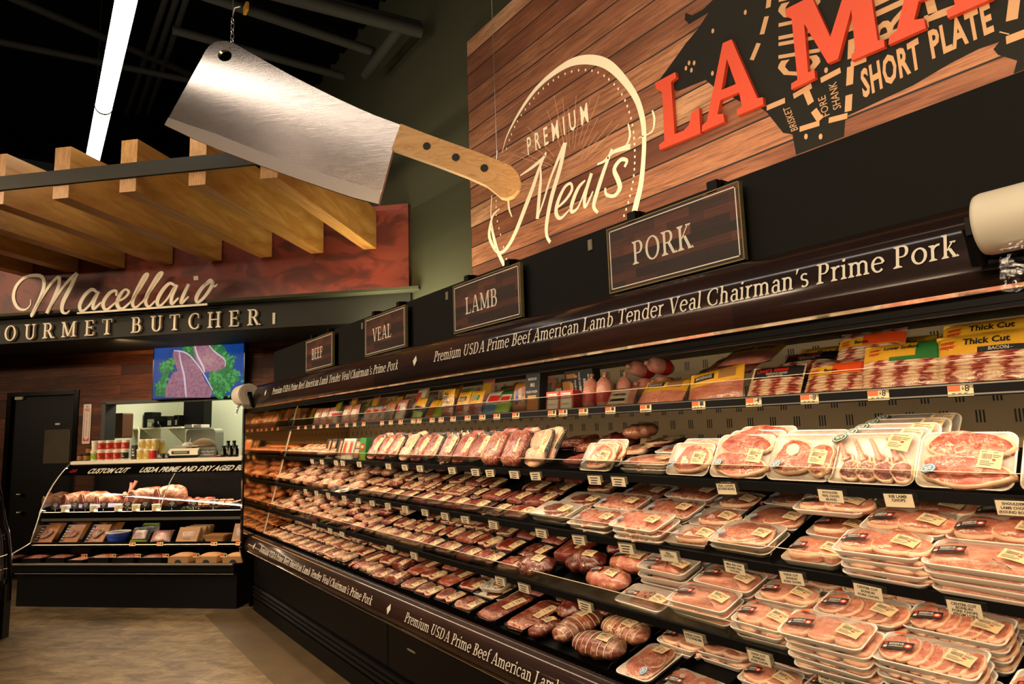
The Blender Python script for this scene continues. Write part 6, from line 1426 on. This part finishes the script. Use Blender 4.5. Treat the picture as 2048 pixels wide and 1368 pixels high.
cc('front_glass', lambda m: m.sweep([(y-.004, z) for y, z in GP], T0+.02, T1, 0, True), 'glass')
cc('glass_joint', lambda m: m.tube([(-4.46, y-.008, z) for y, z in GP], .004, 6), 'steel')
HD = [(6.125, 1.196), (6.165, 1.235), (6.215, 1.278), (6.262, 1.312)]
hd = cc('header_band', lambda m: m.sweep([(y-.012, z+.004) for y, z in HD], T0+.05, T1, 0, True), 'gloss_black')
cc('counter_top', lambda m: m.box((T0+.04, 6.25, 1.312), (T1, 6.72, 1.34)).box((T0+.04, 6.235, 1.306), (T1, 6.262, 1.336)), 'cream')
cc('counter_lamp', lambda m: m.tube([(T0+.1, 6.23, 1.255), (T1, 6.23, 1.255)], .012, 8), 'tube_store')
cc('deck_lamp', lambda m: m.tube([(T0+.1, 5.97, .79), (T1, 5.97, .79)], .006, 6), 'tube_store')
cc('left_end_glass', lambda m: m.prism([(5.64, .40), (5.66, .50), (5.84, .56), (5.94, .83)]+GP+[(6.70, 1.33), (6.70, .40)], 0, T0, T0+.006), 'glass')
cc('left_end_edge', lambda m: m.tube([(T0, y, z) for y, z in [(5.64, .40), (5.65, .50), (5.84, .565), (5.925, .80)]+GP+[(6.28, 1.335)]], .008, 8), 'steel')
f = arcmap([(y-.012, z+.004) for y, z in HD], 0, .018)
def hdr(mb, txt, x0, x1, h, sh=.22):
    polys, wd = sans(txt, 1.0, .035); L_ = (x1-x0-sh*h)/wd
    for q in polys: mb.add([(x0+u*L_+v*h*sh, f(v*h+.0).y-.001, f(v*h).z+.001) for u, v in q], [tuple(range(len(q)))])
mb = MB(); X_ = lambda px: at_wall(px, 942, 6.19)[0]
hdr(mb, 'CUSTOM CUT', X_(183), X_(264), .066); mb.build('header_lettering', 'ink_white', hd); mb = MB(); hdr(mb, 'USDA PRIME AND DRY AGED BEEF', X_(286), X_(508), .066); mb.build('header_lettering', 'ink_white', hd)
mb = MB(); polys, wd = sans("Carl's", 1, 0)
for q in polys: mb.add([(X_(146)+u*.022+v*.012, f(v*.045+.02).y-.001, f(v*.045+.02).z+.001) for u, v in q], [tuple(range(len(q)))])
mb.build('script_mark', 'ink_red', hd)
# --- things on the counter top (t, z from the photograph at their own distance)
def tub(label, px, W, z, body, band, r=.036, h=.102, lid='cream', group='tubs and jars along the counter top', name='food_tub', cat='tub', first={}):
    t = at_wall(px, 910, W)[0]; o = wt(name, label, cat, t, W, z, group)
    MB().lathe([(.0, 0), (r*.9, 0), (r*.94, .004), (r, h*.86), (r*.98, h*.88)], n=18).build('tub_body', body, o)
    MB().lathe([(r*1.06, h*.86), (r*1.08, h*.88), (r*1.08, h), (r*1.0, h*1.03), (.0, h*1.03)], n=18).build('lid', lid, o)
    if band:
        g = MB(); g.lathe([(r*.965, h*.12), (r*1.004, h*.76)], n=18); g.build('label_band', band, o)
        g = MB()
        for k in range(3): g.box((-r*.35, -r*1.02, h*(.3+.14*k)), (r*.35-.2*r*k, -r*.9, h*(.36+.14*k)))
        g.build('label_print', 'ink_white' if band in ('red_plastic', 'ink_black') else 'ink_grey', o)
    return o
CT = 1.34; F = 6.36; B2 = 6.47
for i, (px, b_, bd) in enumerate(((189, 'cream', 'lime'), (202, 'cream', 'red_plastic'), (218, 'cream', 'red_plastic'), (234, 'cream', 'red_plastic'), (250, 'cream', 'ink_black'))):
    tub(['cream tub with green label, first of the front tub row', 'red label tub right of the green label one', 'red label tub, second red one of the front row', 'red label tub, third red one of the front row', 'black label tub ending the front tub row'][i], px, F, CT, b_, bd)
    tub(['cream tub stacked on the green label tub', 'red label tub stacked on the first red one', 'red label tub stacked on the second red one', 'red label tub stacked on the third red one', 'red label tub stacked on the black label one'][i], px+1, F+.005, CT+.1055, 'cream', 'red_plastic' if i else None)
for i, px in enumerate((194, 207, 223, 239)): tub('white lidded tub in the rear row, %s from left' % nth(i+1), px, B2, CT, 'cream', 'red_plastic')
for px, b_, bd, lb in ((281, 'pale_yellow', 'pale_yellow', 'yellow tub in the front, right of the black box'), (295, 'pale_yellow', 'pale_yellow', 'yellow tub beside the orange red one'), (307, 'red_plastic', 'ink_red', 'orange red tub standing front, right of the yellow ones')): tub(lb, px, F, CT, b_, None if b_ == 'red_plastic' else bd)
for px, z, lb in ((284, .1055, 'cream tub stacked on the left yellow tub'), (298, .1055, 'yellow tub stacked on the middle yellow one'), (310, .1055, 'yellow tub stacked on the orange red one')): tub(lb, px, F+.01, CT+z, 'cream' if px < 290 else 'pale_yellow', 'pale_yellow')
tub('tall yellow tub at the right end of the yellow tubs', 321, 6.46, CT, 'pale_yellow', 'pale_yellow', .043, .195)
for px, z, lb in ((161, 0, 'squat dark green jar at far left, bottom one'), (174, 0, 'squat dark green jar beside the leftmost one'), (178, .075, 'squat dark green jar stacked on the right jar')): tub(lb, px, F, CT+z, 'olive_dark', 'kraft', .031, .07, 'olive', name='glass_jar', cat='jar')
def cbox(name, label, cat, px, W, z, dx, dy, dz, mt, group=None, face=None):
    o = wt(name, label, cat, at_wall(px, 910, W)[0], W, z, group); MB().box((-dx/2, 0, 0), (dx/2, dy, dz)).build('carton', mt, o)
    g = MB()
    for k in range(3): g.box((-dx*.3, -.001, dz*(.25+.2*k)), (dx*.3-dx*.12*k, 0, dz*(.35+.2*k)))
    g.build('label_print', face or 'ink_white', o); return o
cbox('spice_box', 'tall black box standing between red and yellow tubs', 'box', 266, F, CT, .045, .04, .15, 'ink_black')
cbox('spice_box', 'small black box right of the tall yellow tub', 'box', 319, F-.04, CT, .075, .04, .055, 'ink_black'); cbox('spice_box', 'small black box beside the white scale', 'box', 333, F-.03, CT, .045, .04, .05, 'ink_black')
# scale
tx = at_wall(336, 915, 6.34)[0]; sc = wt('scale', 'white counter scale with grey display', 'scale', tx, 6.34, CT)
sw = at_wall(395, 915, 6.34)[0]-tx
mb = MB(); mb.prism([(0, .03), (0, .075), (.03, .10), (.30, .10), (.30, .03)], 0, 0, sw); mb.build('scale_body', 'cream', sc)
MB().box((sw*.12, -.004, .042), (sw*.72, .0, .075)).build('display_frame', 'ink_black', sc); MB().box((sw*.2, -.006, .048), (sw*.66, -.003, .069)).build('display', P('lcd', '#7d8670', .2), sc)
MB().box((.02, .02, 0), (sw-.02, .28, .03)).build('scale_base', 'black', sc); MB().box((.01, .03, .115), (sw*.95, .30, .125)).box((sw*.4, .1, .10), (sw*.6, .2, .116)).build('weigh_plate', 'steel', sc)
MB().tube([(.03, .29, .12), (.05, .30, .20)], .006, 6).build('plate_post', 'steel', sc)
cup = wt('paper_dish', 'upturned white dish resting on the scale plate', 'dish', at_wall(375, 888, 6.5)[0], 6.5, CT+.126); MB().lathe([(.055, 0), (.05, .015), (.03, .035), (.0, .037)], n=16).build('dish', 'ink_white', cup)
bs = wt('counter_sign', 'small black sign asking to ring the bell', 'sign', at_wall(413, 915, 6.36)[0], 6.36, CT)
MB().prism([(0, 0), (.02, .085), (.025, .085), (.05, 0)], 0, -.105, .105).build('sign_board', 'ink_black', bs)
mb = MB()
for s_, z, h in (('Please Ring Bell', .052, .02), ('for Assistance', .022, .02)):
    polys, wd = sans(s_, 1, 0); put(mb, polys, lambda u, v: (-.085+(u/wd)*.16+v*.006, (z+v*h)*.235-.002, z+v*h))
mb.build('sign_lettering', 'ink_white', bs)
bell = wt('call_bell', 'low dark red dish by the bell sign', 'dish', at_wall(433, 918, 6.36)[0], 6.36, CT); MB().lathe([(.0, 0), (.05, 0), (.052, .008), (.02, .02), (.0, .022)], n=16).build('dish', 'beef_dark', bell)
def bottle(label, px, W, z, h=.11):
    o = wt('dark_bottle', label, 'bottle', at_wall(px, 905, W)[0], W, z, 'dark bottles at the counter end'); MB().lathe([(0, 0), (.024, 0), (.026, .004), (.026, h*.65), (.016, h*.78), (.015, h*.9)], n=14).build('bottle_body', 'gloss_black', o)
    MB().lathe([(.018, h*.88), (.018, h), (0, h)], n=12).build('cap', 'black', o); g = MB(); g.box((-.014, -.028, h*.2), (.014, -.02, h*.55)); g.build('label', 'ink_grey', o)
for i, (px, W) in enumerate(((447, 6.36), (461, 6.36), (472, 6.36), (456, 6.46), (468, 6.46))): bottle('small black bottle at the counter end, %s from left' % ['front first', 'front second', 'front third', 'rear left', 'rear right'][i], px, W, CT if i < 3 else CT, .115 if i < 3 else .165)
# --- food in the glass display
DZ0 = .836
def roast(label, px, py, W, rx, ry, rz, mt, face=True, yaw=.5):
    t = at_wall(px, py, W)[0]; o = wt('roast', label, 'roast', t, W, DZ0+.012, 'roasts in the glass display', yaw); r_ = random.Random(int(px)); rx, ry, rz = rx*1.3, ry*1.3, rz*1.35
    mb = MB(); n = 16; rings = []
    for i in range(11):
        s = i/10*2-1; k = (1-abs(s)**4)**.5 if i > 0 else .86
        k = max(k, .05); rings.append([(s*rx, ry*k*cos(2*pi*j/n)*(1+r_.uniform(-.05, .05)), rz*.95+rz*k*max(-.92, sin(2*pi*j/n))*(1+r_.uniform(-.05, .05))) for j in range(n)])
    mb.loft(rings, 0, True, True, True); mb.build('meat', mt, o)
    if face:
        g = MB(); slab_meat(g, outline('irr', 20, int(px)), ry*.84, rz*.84, .008, (-rx-.001, 0, rz*.95), (0, -pi/2, 0), .16, 3); g.build('cut_face', ['beef_dark', 'fat'], o)
    return o
roast('tan roast at the left end of the glass display', 118, 985, 6.42, .10, .06, .05, 'roast', True, 1.0)
roast('tan fat capped roast, second from left in the display', 160, 985, 6.30, .11, .07, .065, 'roast', True, 1.1); roast('tan fat capped roast, third from left in the display', 194, 985, 6.30, .11, .07, .065, 'roast', True, 1.1)
roast('pinkish roast behind the white tray, middle left', 222, 990, 6.28, .10, .065, .055, 'roast', True, 1.0); roast('high pale roast in the middle of the display', 298, 990, 6.26, .13, .085, .08, 'roast', True, 1.1)
roast('largest reddish roast right of the display middle', 345, 985, 6.28, .115, .085, .085, 'roast', True, 1.0)
for i, (px, py, L_, yaw, tl) in enumerate(((206, 972, .24, -.35, .25), (232, 968, .30, -.5, .35), (252, 965, .28, .35, 1.1), (258, 960, .24, 1.9, 1.2))):
    q = at_wall(px, py+18, 6.42); o = wt('bone', ['long frenched bone lying left over the roasts', 'long rib bone slanting right in the display', 'rib bone standing upright in the display', 'rib bone crossing the upright one'][i], 'bone', q[0], 6.42, DZ0+.07, 'long bones over the roasts')
    o.matrix_world = FW @ Matrix.Translation((q[0], 6.42, DZ0+.07)) @ Matrix.Rotation(yaw, 4, 'Z') @ Matrix.Rotation(-tl, 4, 'Y')
    MB().tube([(-L_/2*.2, 0, 0), (L_*.3, .004, .01), (L_*.6, 0, 0), (L_*.8, 0, .004)], [.018, .014, .015, .019], 10).build('bone_shaft', 'ham', o)
o = wt('sliced_pork', 'fan of pale slices in front of the tall roast', 'sliced meat', at_wall(268, 1000, 6.16)[0], 6.16, DZ0+.012); mb = MB()
for i in range(5): slab_meat(mb, outline('irr', 18, i), .05, .05, .012, (-.08+.04*i, 0, .02), (.1, -.5, 0), .2, i)
mb.build('slices', ['roast', 'fat'], o)
o = wt('sausage_coil', 'red sausage rope behind the kebabs', 'sausage', at_wall(398, 990, 6.36)[0], 6.36, DZ0+.012); MB().tube([(-.16+.02*i, .02*sin(i*1.3), .05+.01*sin(i)) for i in range(17)], [.03+.006*abs(sin(i*1.1)) for i in range(17)], 10).build('links', 'steak', o)
o = wt('sausage_coil', 'second red sausage rope under the first', 'sausage', at_wall(402, 998, 6.28)[0], 6.28, DZ0+.012); MB().tube([(-.14+.02*i, .02*sin(i*1.1), .03) for i in range(15)], [.026+.006*abs(sin(i*1.2)) for i in range(15)], 10).build('links', 'steak', o)
n_ = 0
for r_ in range(3):
    for k in range(5):
        px = 398+k*14+r_*3; W = 6.08+.09*r_; n_ += 1
        o = wt('kebab_cube', 'red kebab cube, %s row, %s from left' % (['front', 'middle', 'rear'][r_], nth(k+1)), 'meat cube', at_wall(px, 1000, W)[0], W, DZ0+.03+.012*r_, 'red meat cubes on greens', J(.5))
        g = MB(); slab_meat(g, outline('irr', 14, n_), .03, .026, .03, (0, 0, 0), (0, 0, 0), .12, n_); g.build('cube', ['steak', 'fat'], o)
o = wt('parsley_bed', 'bed of curly parsley under the kebabs', 'parsley', at_wall(420, 1005, 6.12)[0], 6.12, DZ0, None); mb = MB()
for i in range(9): sprig(mb, (-.22+.055*i, -.04+.06*(i % 3), .02), .05, 50, i)
mb.build('leaves', 'parsley', o)['kind'] = 'stuff'
o = wt('parsley_bed', 'clump of curly parsley hanging over the display front', 'parsley', at_wall(388, 1018, 5.99)[0], 5.99, DZ0+.02); mb = MB(); sprig(mb, (0, 0, .01), .06, 70, 5); mb.build('leaves', 'parsley', o)['kind'] = 'stuff'
o = wt('sliced_pork', 'pale pork cutlets at the right end of the display', 'sliced meat', at_wall(462, 1000, 6.15)[0], 6.15, DZ0+.012); mb = MB()
for i in range(6): slab_meat(mb, outline('irr', 18, i), .055, .05, .012, (-.1+.035*i, .01*i, .015+.008*i), (.05, -.3, 0), .16, i)
mb.build('slices', ['ham', 'fat'], o)
a, b_ = at_wall(118, 1003, 6.10)[0], at_wall(240, 1003, 6.10)[0]
o = wt('display_tray', 'long white blue tray at the front of the display', 'tray', a, 6.02, DZ0+.012); MB().prism([(0, .03), (.13, .055), (.13, .06), (0, .036)], 0, 0, b_-a).build('tray_plate', P('tray_blue_white', '#8f97c8', .3), o)
for i, px in enumerate((131, 188, 237, 272, 312)):
    t = at_wall(px, 1014, 5.985)[0]; o = wt('dip_cup', 'small cream lidded cup, %s from left along the display front' % nth(i+1), 'cup', t, 5.985, DZ0+.001, 'cream cups along the display front')
    MB().lathe([(0, 0), (.032, 0), (.036, .062), (.035, .064)], n=16).build('cup_body', 'cream', o); MB().lathe([(.039, .062), (.039, .074), (0, .076)], n=16).build('lid', 'cream', o)
    g = MB(); g.lathe([(.0338, .012), (.0364, .045)], n=16); g.build('label_band', 'card', o)
for i, px in enumerate((112, 150, 172, 208, 256, 291, 345, 388, 428)):
    t = at_wall(px, 1008, 5.975)[0]; o = wt('price_sign', 'black price sign on a pin, %s from left in the display' % nth(i+1), 'price sign', t, 5.975, DZ0+.001, 'black price signs in the display')
    MB().prism(rrect(.085, .055, .006, 3, 0, .075), 1, 0, .003).build('sign_board', 'ink_black', o); g = MB()
    for k, (x, w_) in enumerate(((-.02, .05), (-.03, .06), (-.012, .03))): g.box((x-.005, -.001, .088-.014*k), (x+w_-.01, 0, .094-.014*k))
    g.build('sign_print', 'ink_white', o); MB().tube([(-.01, .004, 0), (-.01, .004, .05)], .0015, 5).build('pin', 'steel', o)
# --- middle deck
MZ = .561
def boardpack(label, px, yaw=0, W=5.90):
    t = at_wall(px, 1070, W)[0]; o = wt('steak_pack', label, 'steak pack', t, W, MZ, 'steak packs on wooden boards')
    o.matrix_world = FW @ Matrix.Translation((t, W, MZ)) @ Matrix.Rotation(radians(52), 4, 'X')
    MB().box((-.10, 0, 0), (.10, .19, .008)).build('board', 'kraft', o); g = MB(); slab_meat(g, outline('irr', 24, int(px)), .058, .045, .022, (.0, .085, .009), (0, 0, .3), .06, 2); g.build('steak', ['lamb', 'fat'], o)
    MB().box((-.098, .01, .0085), (-.062, .18, .0095)).build('label_strip', 'ink_black', o); g = MB()
    for k in range(5): g.box((-.092, .03+.028*k, .0096), (-.07, .04+.028*k, .0102))
    g.build('label_print', 'ink_white', o)
    fn = lambda x, y: .010+.026*max(0, 1-(x/.07)**2-((y)/.06)**2)
    g = MB(); g.grid(10, 10, lambda u, v: ((u-.5)*.2, v*.19, fn((u-.5)*.2, v*.19-.085)+.001)); g.build('wrap', 'film', o)
    return o
for px, lb in ((86, 'first steak pack on a wooden board, at the left'), (137, 'second steak pack on a wooden board'), (188, 'third steak pack on a wooden board, by the blue tub')): boardpack(lb, px)
for i, px in enumerate((98, 148, 200, 215)): o = boardpack('wooden board pack behind the front ones, %s from left' % nth(i+1), px, 0, 6.06)
o = wt('blue_tub', 'dark blue tub with white rim on the middle deck', 'tub', at_wall(237, 1066, 5.93)[0], 5.93, MZ); MB().lathe([(0, 0), (.082, 0), (.105, .088), (.103, .09)], n=24).build('tub_body', 'blue', o); MB().lathe([(.103, .086), (.112, .09), (.112, .10), (.098, .102), (.095, .09), (.05, .088), (0, .088)], n=24).build('rim', 'ink_white', o)
def wpack(label, px, W, z, w_, h_, t_, body, cards, texts=(), lean=25, pouch=True, cat='retail pack', name='retail_pack'):
    r_ = retail(name, label, cat, w_, h_, t_, body, cards, texts, pouch); r_.matrix_world = FW @ Matrix.Translation((at_wall(px, 1065, W)[0], W, z)) @ Matrix.Rotation(-radians(lean), 4, 'X'); return r_
wpack('black and green window pack on the middle deck', 274, 5.90, MZ, .20, .155, .05, 'ink_black', [('window', .12, .2, .88, .75, 'beef_dark'), ('green_foot', .05, .0, .95, .14, 'lime')], [('NATURAL', .3, .6, .12, 'ink_white', .4)], 25)
wpack('black pack with green edge leaning behind the window pack', 290, 6.02, MZ, .20, .18, .04, 'ink_black', [('green_edge', .1, .85, .95, .97, 'lime')], [], 25)
wpack('meat pack with small red label on the middle deck', 318, 5.91, MZ, .21, .125, .03, 'beef_dark', [('red_label', .42, .3, .62, .85, 'red_plastic')], [('BEEF', .45, .6, .1, 'ink_white', .14)], 32)
for i, (px, W) in enumerate(((372, 5.90), (384, 5.96), (392, 6.02), (398, 6.08))): wpack(['kraft box with cow shaped window, front of its row', 'kraft box right behind the cow window box', 'kraft box third in the leaning row', 'kraft box last in the leaning row'][i], px, W, MZ, .22, .145, .03, 'brown_card', [('window', .22, .35, .8, .7, 'lamb')] if i == 0 else [], [('GRASS FED', .32, .14, .09, 'ink_grey', .36)] if i == 0 else [], 28, False, 'box', 'meat_box')
wpack('kraft box with dark window at the counter right end', 482, 5.90, MZ, .20, .17, .03, 'brown_card', [('window', .15, .3, .85, .75, 'lamb')], [], 22, False, 'box', 'meat_box')
o = wt('paper_tray', 'low kraft paper tray between the boxes', 'tray', at_wall(430, 1068, 5.92)[0], 5.90, MZ); mb = MB(); mb.loft([[(x, y, z) for x, y in rrect(a, b_, .02, 4, 0, .07)] for a, b_, z in ((.19, .12, 0), (.24, .16, .055), (.235, .155, .056), (.20, .125, .01))], 0, True); mb.build('tray', 'brown_card', o); MB().box((-.105, .0, .056), (.105, .14, .060)).build('lid', 'kraft', o)
for i, (px, py, W, z) in enumerate(((265, 1079, 5.825, .538), (320, 1079, 5.825, .538), (428, 1079, 5.825, .538), (478, 1079, 5.825, .538))+tuple((p, 1114, 5.70, .455) for p in (168, 225, 275, 331, 392, 447))):
    t = at_wall(px, py, W)[0]; o = wt('price_tag', 'orange and cream tag on the butcher counter %s, %s from left' % (('middle deck', nth(i+1)) if i < 4 else ('lower deck', nth(i-3))), 'price tag', t, W, z, 'price tags on the butcher counter')
    MB().box((-.032, 0, 0), (.032, .003, .032)).build('tag_card', 'price_paper', o); MB().box((-.03, -.001, .012), (.002, 0, .031)).build('sale_patch', 'orange', o); MB().box((.010, -.001, .010), (.026, 0, .026)).build('price_print', 'ink_black', o)
# --- lower deck
for i, (px, W, w_, d_, h, mt, tp) in enumerate(((62, 5.72, .20, .17, .05, 'lamb', 'film'), (110, 5.74, .20, .17, .05, 'lamb', 'film'), (150, 5.70, .16, .14, .035, 'ham', 'film'), (196, 5.72, .22, .18, .055, 'black', 'film'), (246, 5.72, .22, .18, .055, 'black', 'film'), (300, 5.72, .22, .18, .055, 'black', 'film'), (356, 5.71, .20, .18, .07, 'brown_card', 'kraft'), (412, 5.71, .20, .18, .07, 'brown_card', 'kraft'), (466, 5.71, .20, .18, .07, 'brown_card', 'kraft'))):
    t = at_wall(px, 1115, W)[0]; lb = ['flat purple red pack at the left of the lower deck', 'second flat purple red pack on the lower deck', 'small pale pack under the first orange tag', 'black tray pack under wrap, left one of three', 'black tray pack under wrap, middle one of three', 'black tray pack under wrap, right one of three', 'kraft carton with dark notch on the lower deck, left', 'kraft carton with dark notch on the lower deck, middle', 'kraft carton with dark notch on the lower deck, right'][i]
    o = wt('deck_pack', lb, 'meat pack', t, W, .403, 'packs on the lower counter deck', J(.08))
    MB().box((-w_/2, 0, 0), (w_/2, d_, h*.8)).build('tray', 'black' if mt != 'brown_card' else mt, o); g = MB(); g.grid(8, 6, lambda u, v: ((u-.5)*w_*.94, .005+v*(d_-.01), h*.8+.001+h*.3*(1-abs(2*u-1)**3)*(1-abs(2*v-1)**3))); g.build('contents', mt if mt not in ('black',) else 'beef_dark', o)
    if tp == 'film': g = MB(); g.grid(8, 6, lambda u, v: ((u-.5)*w_, v*d_, h*.8+.004+h*.36*(1-abs(2*u-1)**3)*(1-abs(2*v-1)**3)+random.uniform(0, .002))); g.build('wrap', 'vac', o)
    else: MB().prism(fan(0, .0, .035, .03, 12), 1, -.001, .004).build('notch', 'ink_black', o)
# ------------------------------------------------------------------ prep room seen through the hatch
PW = 8.2
def pq(px, py, W=PW): return at_wall(px, py, W)
a, b_ = pq(247, 862), pq(372, 853)
sh_ = wt('wall_shelf', 'white wall shelf with brackets in the prep room', 'shelf', a[0], PW, 1.80); shz = b_[1]-.0
sh_.matrix_world = FW @ Matrix.Translation((a[0], PW-.1, shz)); L_ = b_[0]-a[0]
MB().box((0, 0, -.02), (L_, .4, 0)).build('shelf_board', 'cream', sh_)
for x in (L_*.35, L_*.75): MB().prism([(.05, -.02), (.38, -.02), (.38, -.22)], 0, x, x+.03).build('bracket', 'cream', sh_)
MB().tube([(L_*.33, -.02, -.0), (L_*.36, -.03, -.03), (L_*.36, -.03, -.4)], .012, 8).build('pipe', 'cream', sh_)
def machine(label, px0, px1, py0, py1, W, mt, extra=None, name='coffee_machine', cat='machine', base=None):
    p0, p1 = pq(px0, py1, W), pq(px1, py0, W); z0 = base if base is not None else p0[1]
    o = wt(name, label, cat, p0[0], W, z0); ww, hh = p1[0]-p0[0], p1[1]-z0
    MB().prism(rrect(ww, hh, min(ww, hh)*.12, 3, ww/2, hh/2), 1, 0, .18).build('housing', mt, o)
    if extra == 'pot': MB().lathe([(0, 0), (ww*.32, .0), (ww*.36, hh*.2), (ww*.22, hh*.45), (ww*.22, hh*.5)], (ww*.5, -ww*.3, .01), 14).build('pot', 'gloss_black', o)
    if extra == 'chrome': MB().box((ww*.2, -.02, hh*.15), (ww*.8, 0, hh*.6)).build('front_plate', 'steel', o)
    return o
zb = shz+.001; SWD = PW-.05
machine('black coffee machine at the left of the prep shelf', 287, 305, 824, 858, SWD+.12, 'black', None, base=zb)
machine('steel and black grinder left of the main coffee machine', 294, 308, 838, 858, SWD, 'cabinet_grey', 'chrome', base=zb)
machine('largest black coffee machine on the prep shelf', 307, 331, 832, 860, SWD, 'black', 'pot', base=zb)
machine('black steel kettle urn beside the dark pillar', 334, 347, 832, 858, SWD, 'gloss_black', 'chrome', base=zb); machine('second black urn touching the dark pillar', 347, 358, 830, 858, SWD+.04, 'gloss_black', 'chrome', base=zb)
o = machine('hanging brown cutting board at the left of the hatch', 222, 246, 826, 877, 7.35, 'board_dark', name='cutting_board', cat='cutting board')
machine('dark tall cabinet standing beyond the hatch', 366, 409, 775, 858, 8.3, 'black', name='tall_cabinet', cat='cabinet')
machine('grey metal cabinet below the dark one in the prep room', 370, 431, 857, 945, 7.7, 'cabinet_grey', name='metal_cabinet', cat='cabinet', base=0)
o = wt('baseball_cap', 'small dark cap behind the yellow tubs', 'cap', pq(306, 884, 7.2)[0], 7.2, pq(306, 884, 7.2)[1]); MB().lathe([(.09, 0), (.085, .04), (.05, .075), (0, .085)], n=16).build('cap', 'ink_black', o)
bk = wt('prep_bench', 'prep bench behind the hatch wall', 'bench', -4.9, 7.05, 0); MB().box((-.95, 0, 1.0), (.95, .5, 1.28)).build('bench_top', 'cabinet_grey', bk)
o.matrix_world = FW @ Matrix.Translation((pq(306, 884, 7.2)[0], 7.2, 1.40)); 
MB().box((-.9, .05, 0), (.9, .45, 1.0)).build('bench_base', 'cabinet_grey', bk)
q = pq(398, 893, 7.2); o = wt('cloth_bag', 'brown cloth hat slumped behind the scale', 'cloth hat', q[0], 7.2, 1.28)
mb = MB(); mb.lathe([(.0, 0), (.16, .0), (.185, .06), (.18, .16), (.13, .23), (.06, .255), (0, .26)], n=22); mb.v = [(x*1.05+.25*(z-.1)*(1 if z > .1 else 0)+.006*sin(13*y+9*z), y*.8, z*(1-.2*max(0, -x)/.18)) for x, y, z in mb.v]; mb.build('cloth', 'bag_brown', o)
for i, px in enumerate((377, 395)): q = pq(px, 852, 7.68); machine(['white paper pad on the grey cabinet, left', 'white paper pad on the grey cabinet, right'][i], px-8, px+7, 849, 856, 7.66, 'ink_white', name='paper_pad', cat='paper pad')

# ------------------------------------------------------------------ neighbouring curved glass case at the left frame edge
lc = wt('curved_glass_case', 'dark curved glass case cut by the left frame edge', 'display case', 0, 0, 0)
CP = [(-4.966, .0), (-4.95, .29), (-4.955, .486), (-4.985, .764), (-5.04, .925), (-5.10, 1.149), (-5.20, 1.30), (-5.36, 1.40), (-5.6, 1.43)]
mb = MB(); g = [(t, z) for t, z in CP[2:]]
vs = []
def sweepW(mb, prof, w0, w1, off=0): n = len(prof); mb.add([(t+off, w0, z) for t, z in prof]+[(t+off, w1, z) for t, z in prof], [(i, n+i, n+i+1, i+1) for i in range(n-1)], 0, True)
sweepW(mb, g, 3.3, 4.80); mb.build('curved_glass', 'glass', lc)
mb = MB(); mb.prism([(-4.99, .02), (-4.965, .29), (-4.96, .42), (-5.9, .42), (-5.9, .02)], 1, 0, 1); mb.v = [(x, 3.3+1.53*y, z) for x, y, z in mb.v]; mb.build('case_body', 'black', lc)
MB().tube([(t-.015, 4.82, z) for t, z in smooth(CP[1:], 4)], .022, 8).build('end_frame', 'gloss_black', lc)
MB().tube([(t-.06, 4.80, z) for t, z in smooth(CP[1:6], 4)], .012, 8).build('end_rim', 'dark_plastic', lc)
MB().box((-5.0, 4.78, .0), (-4.955, 4.84, .42)).build('end_post', 'dark_plastic', lc)
MB().box((-5.9, 3.3, .42), (-5.0, 4.8, .45)).build('case_deck', 'dark_plastic', lc)
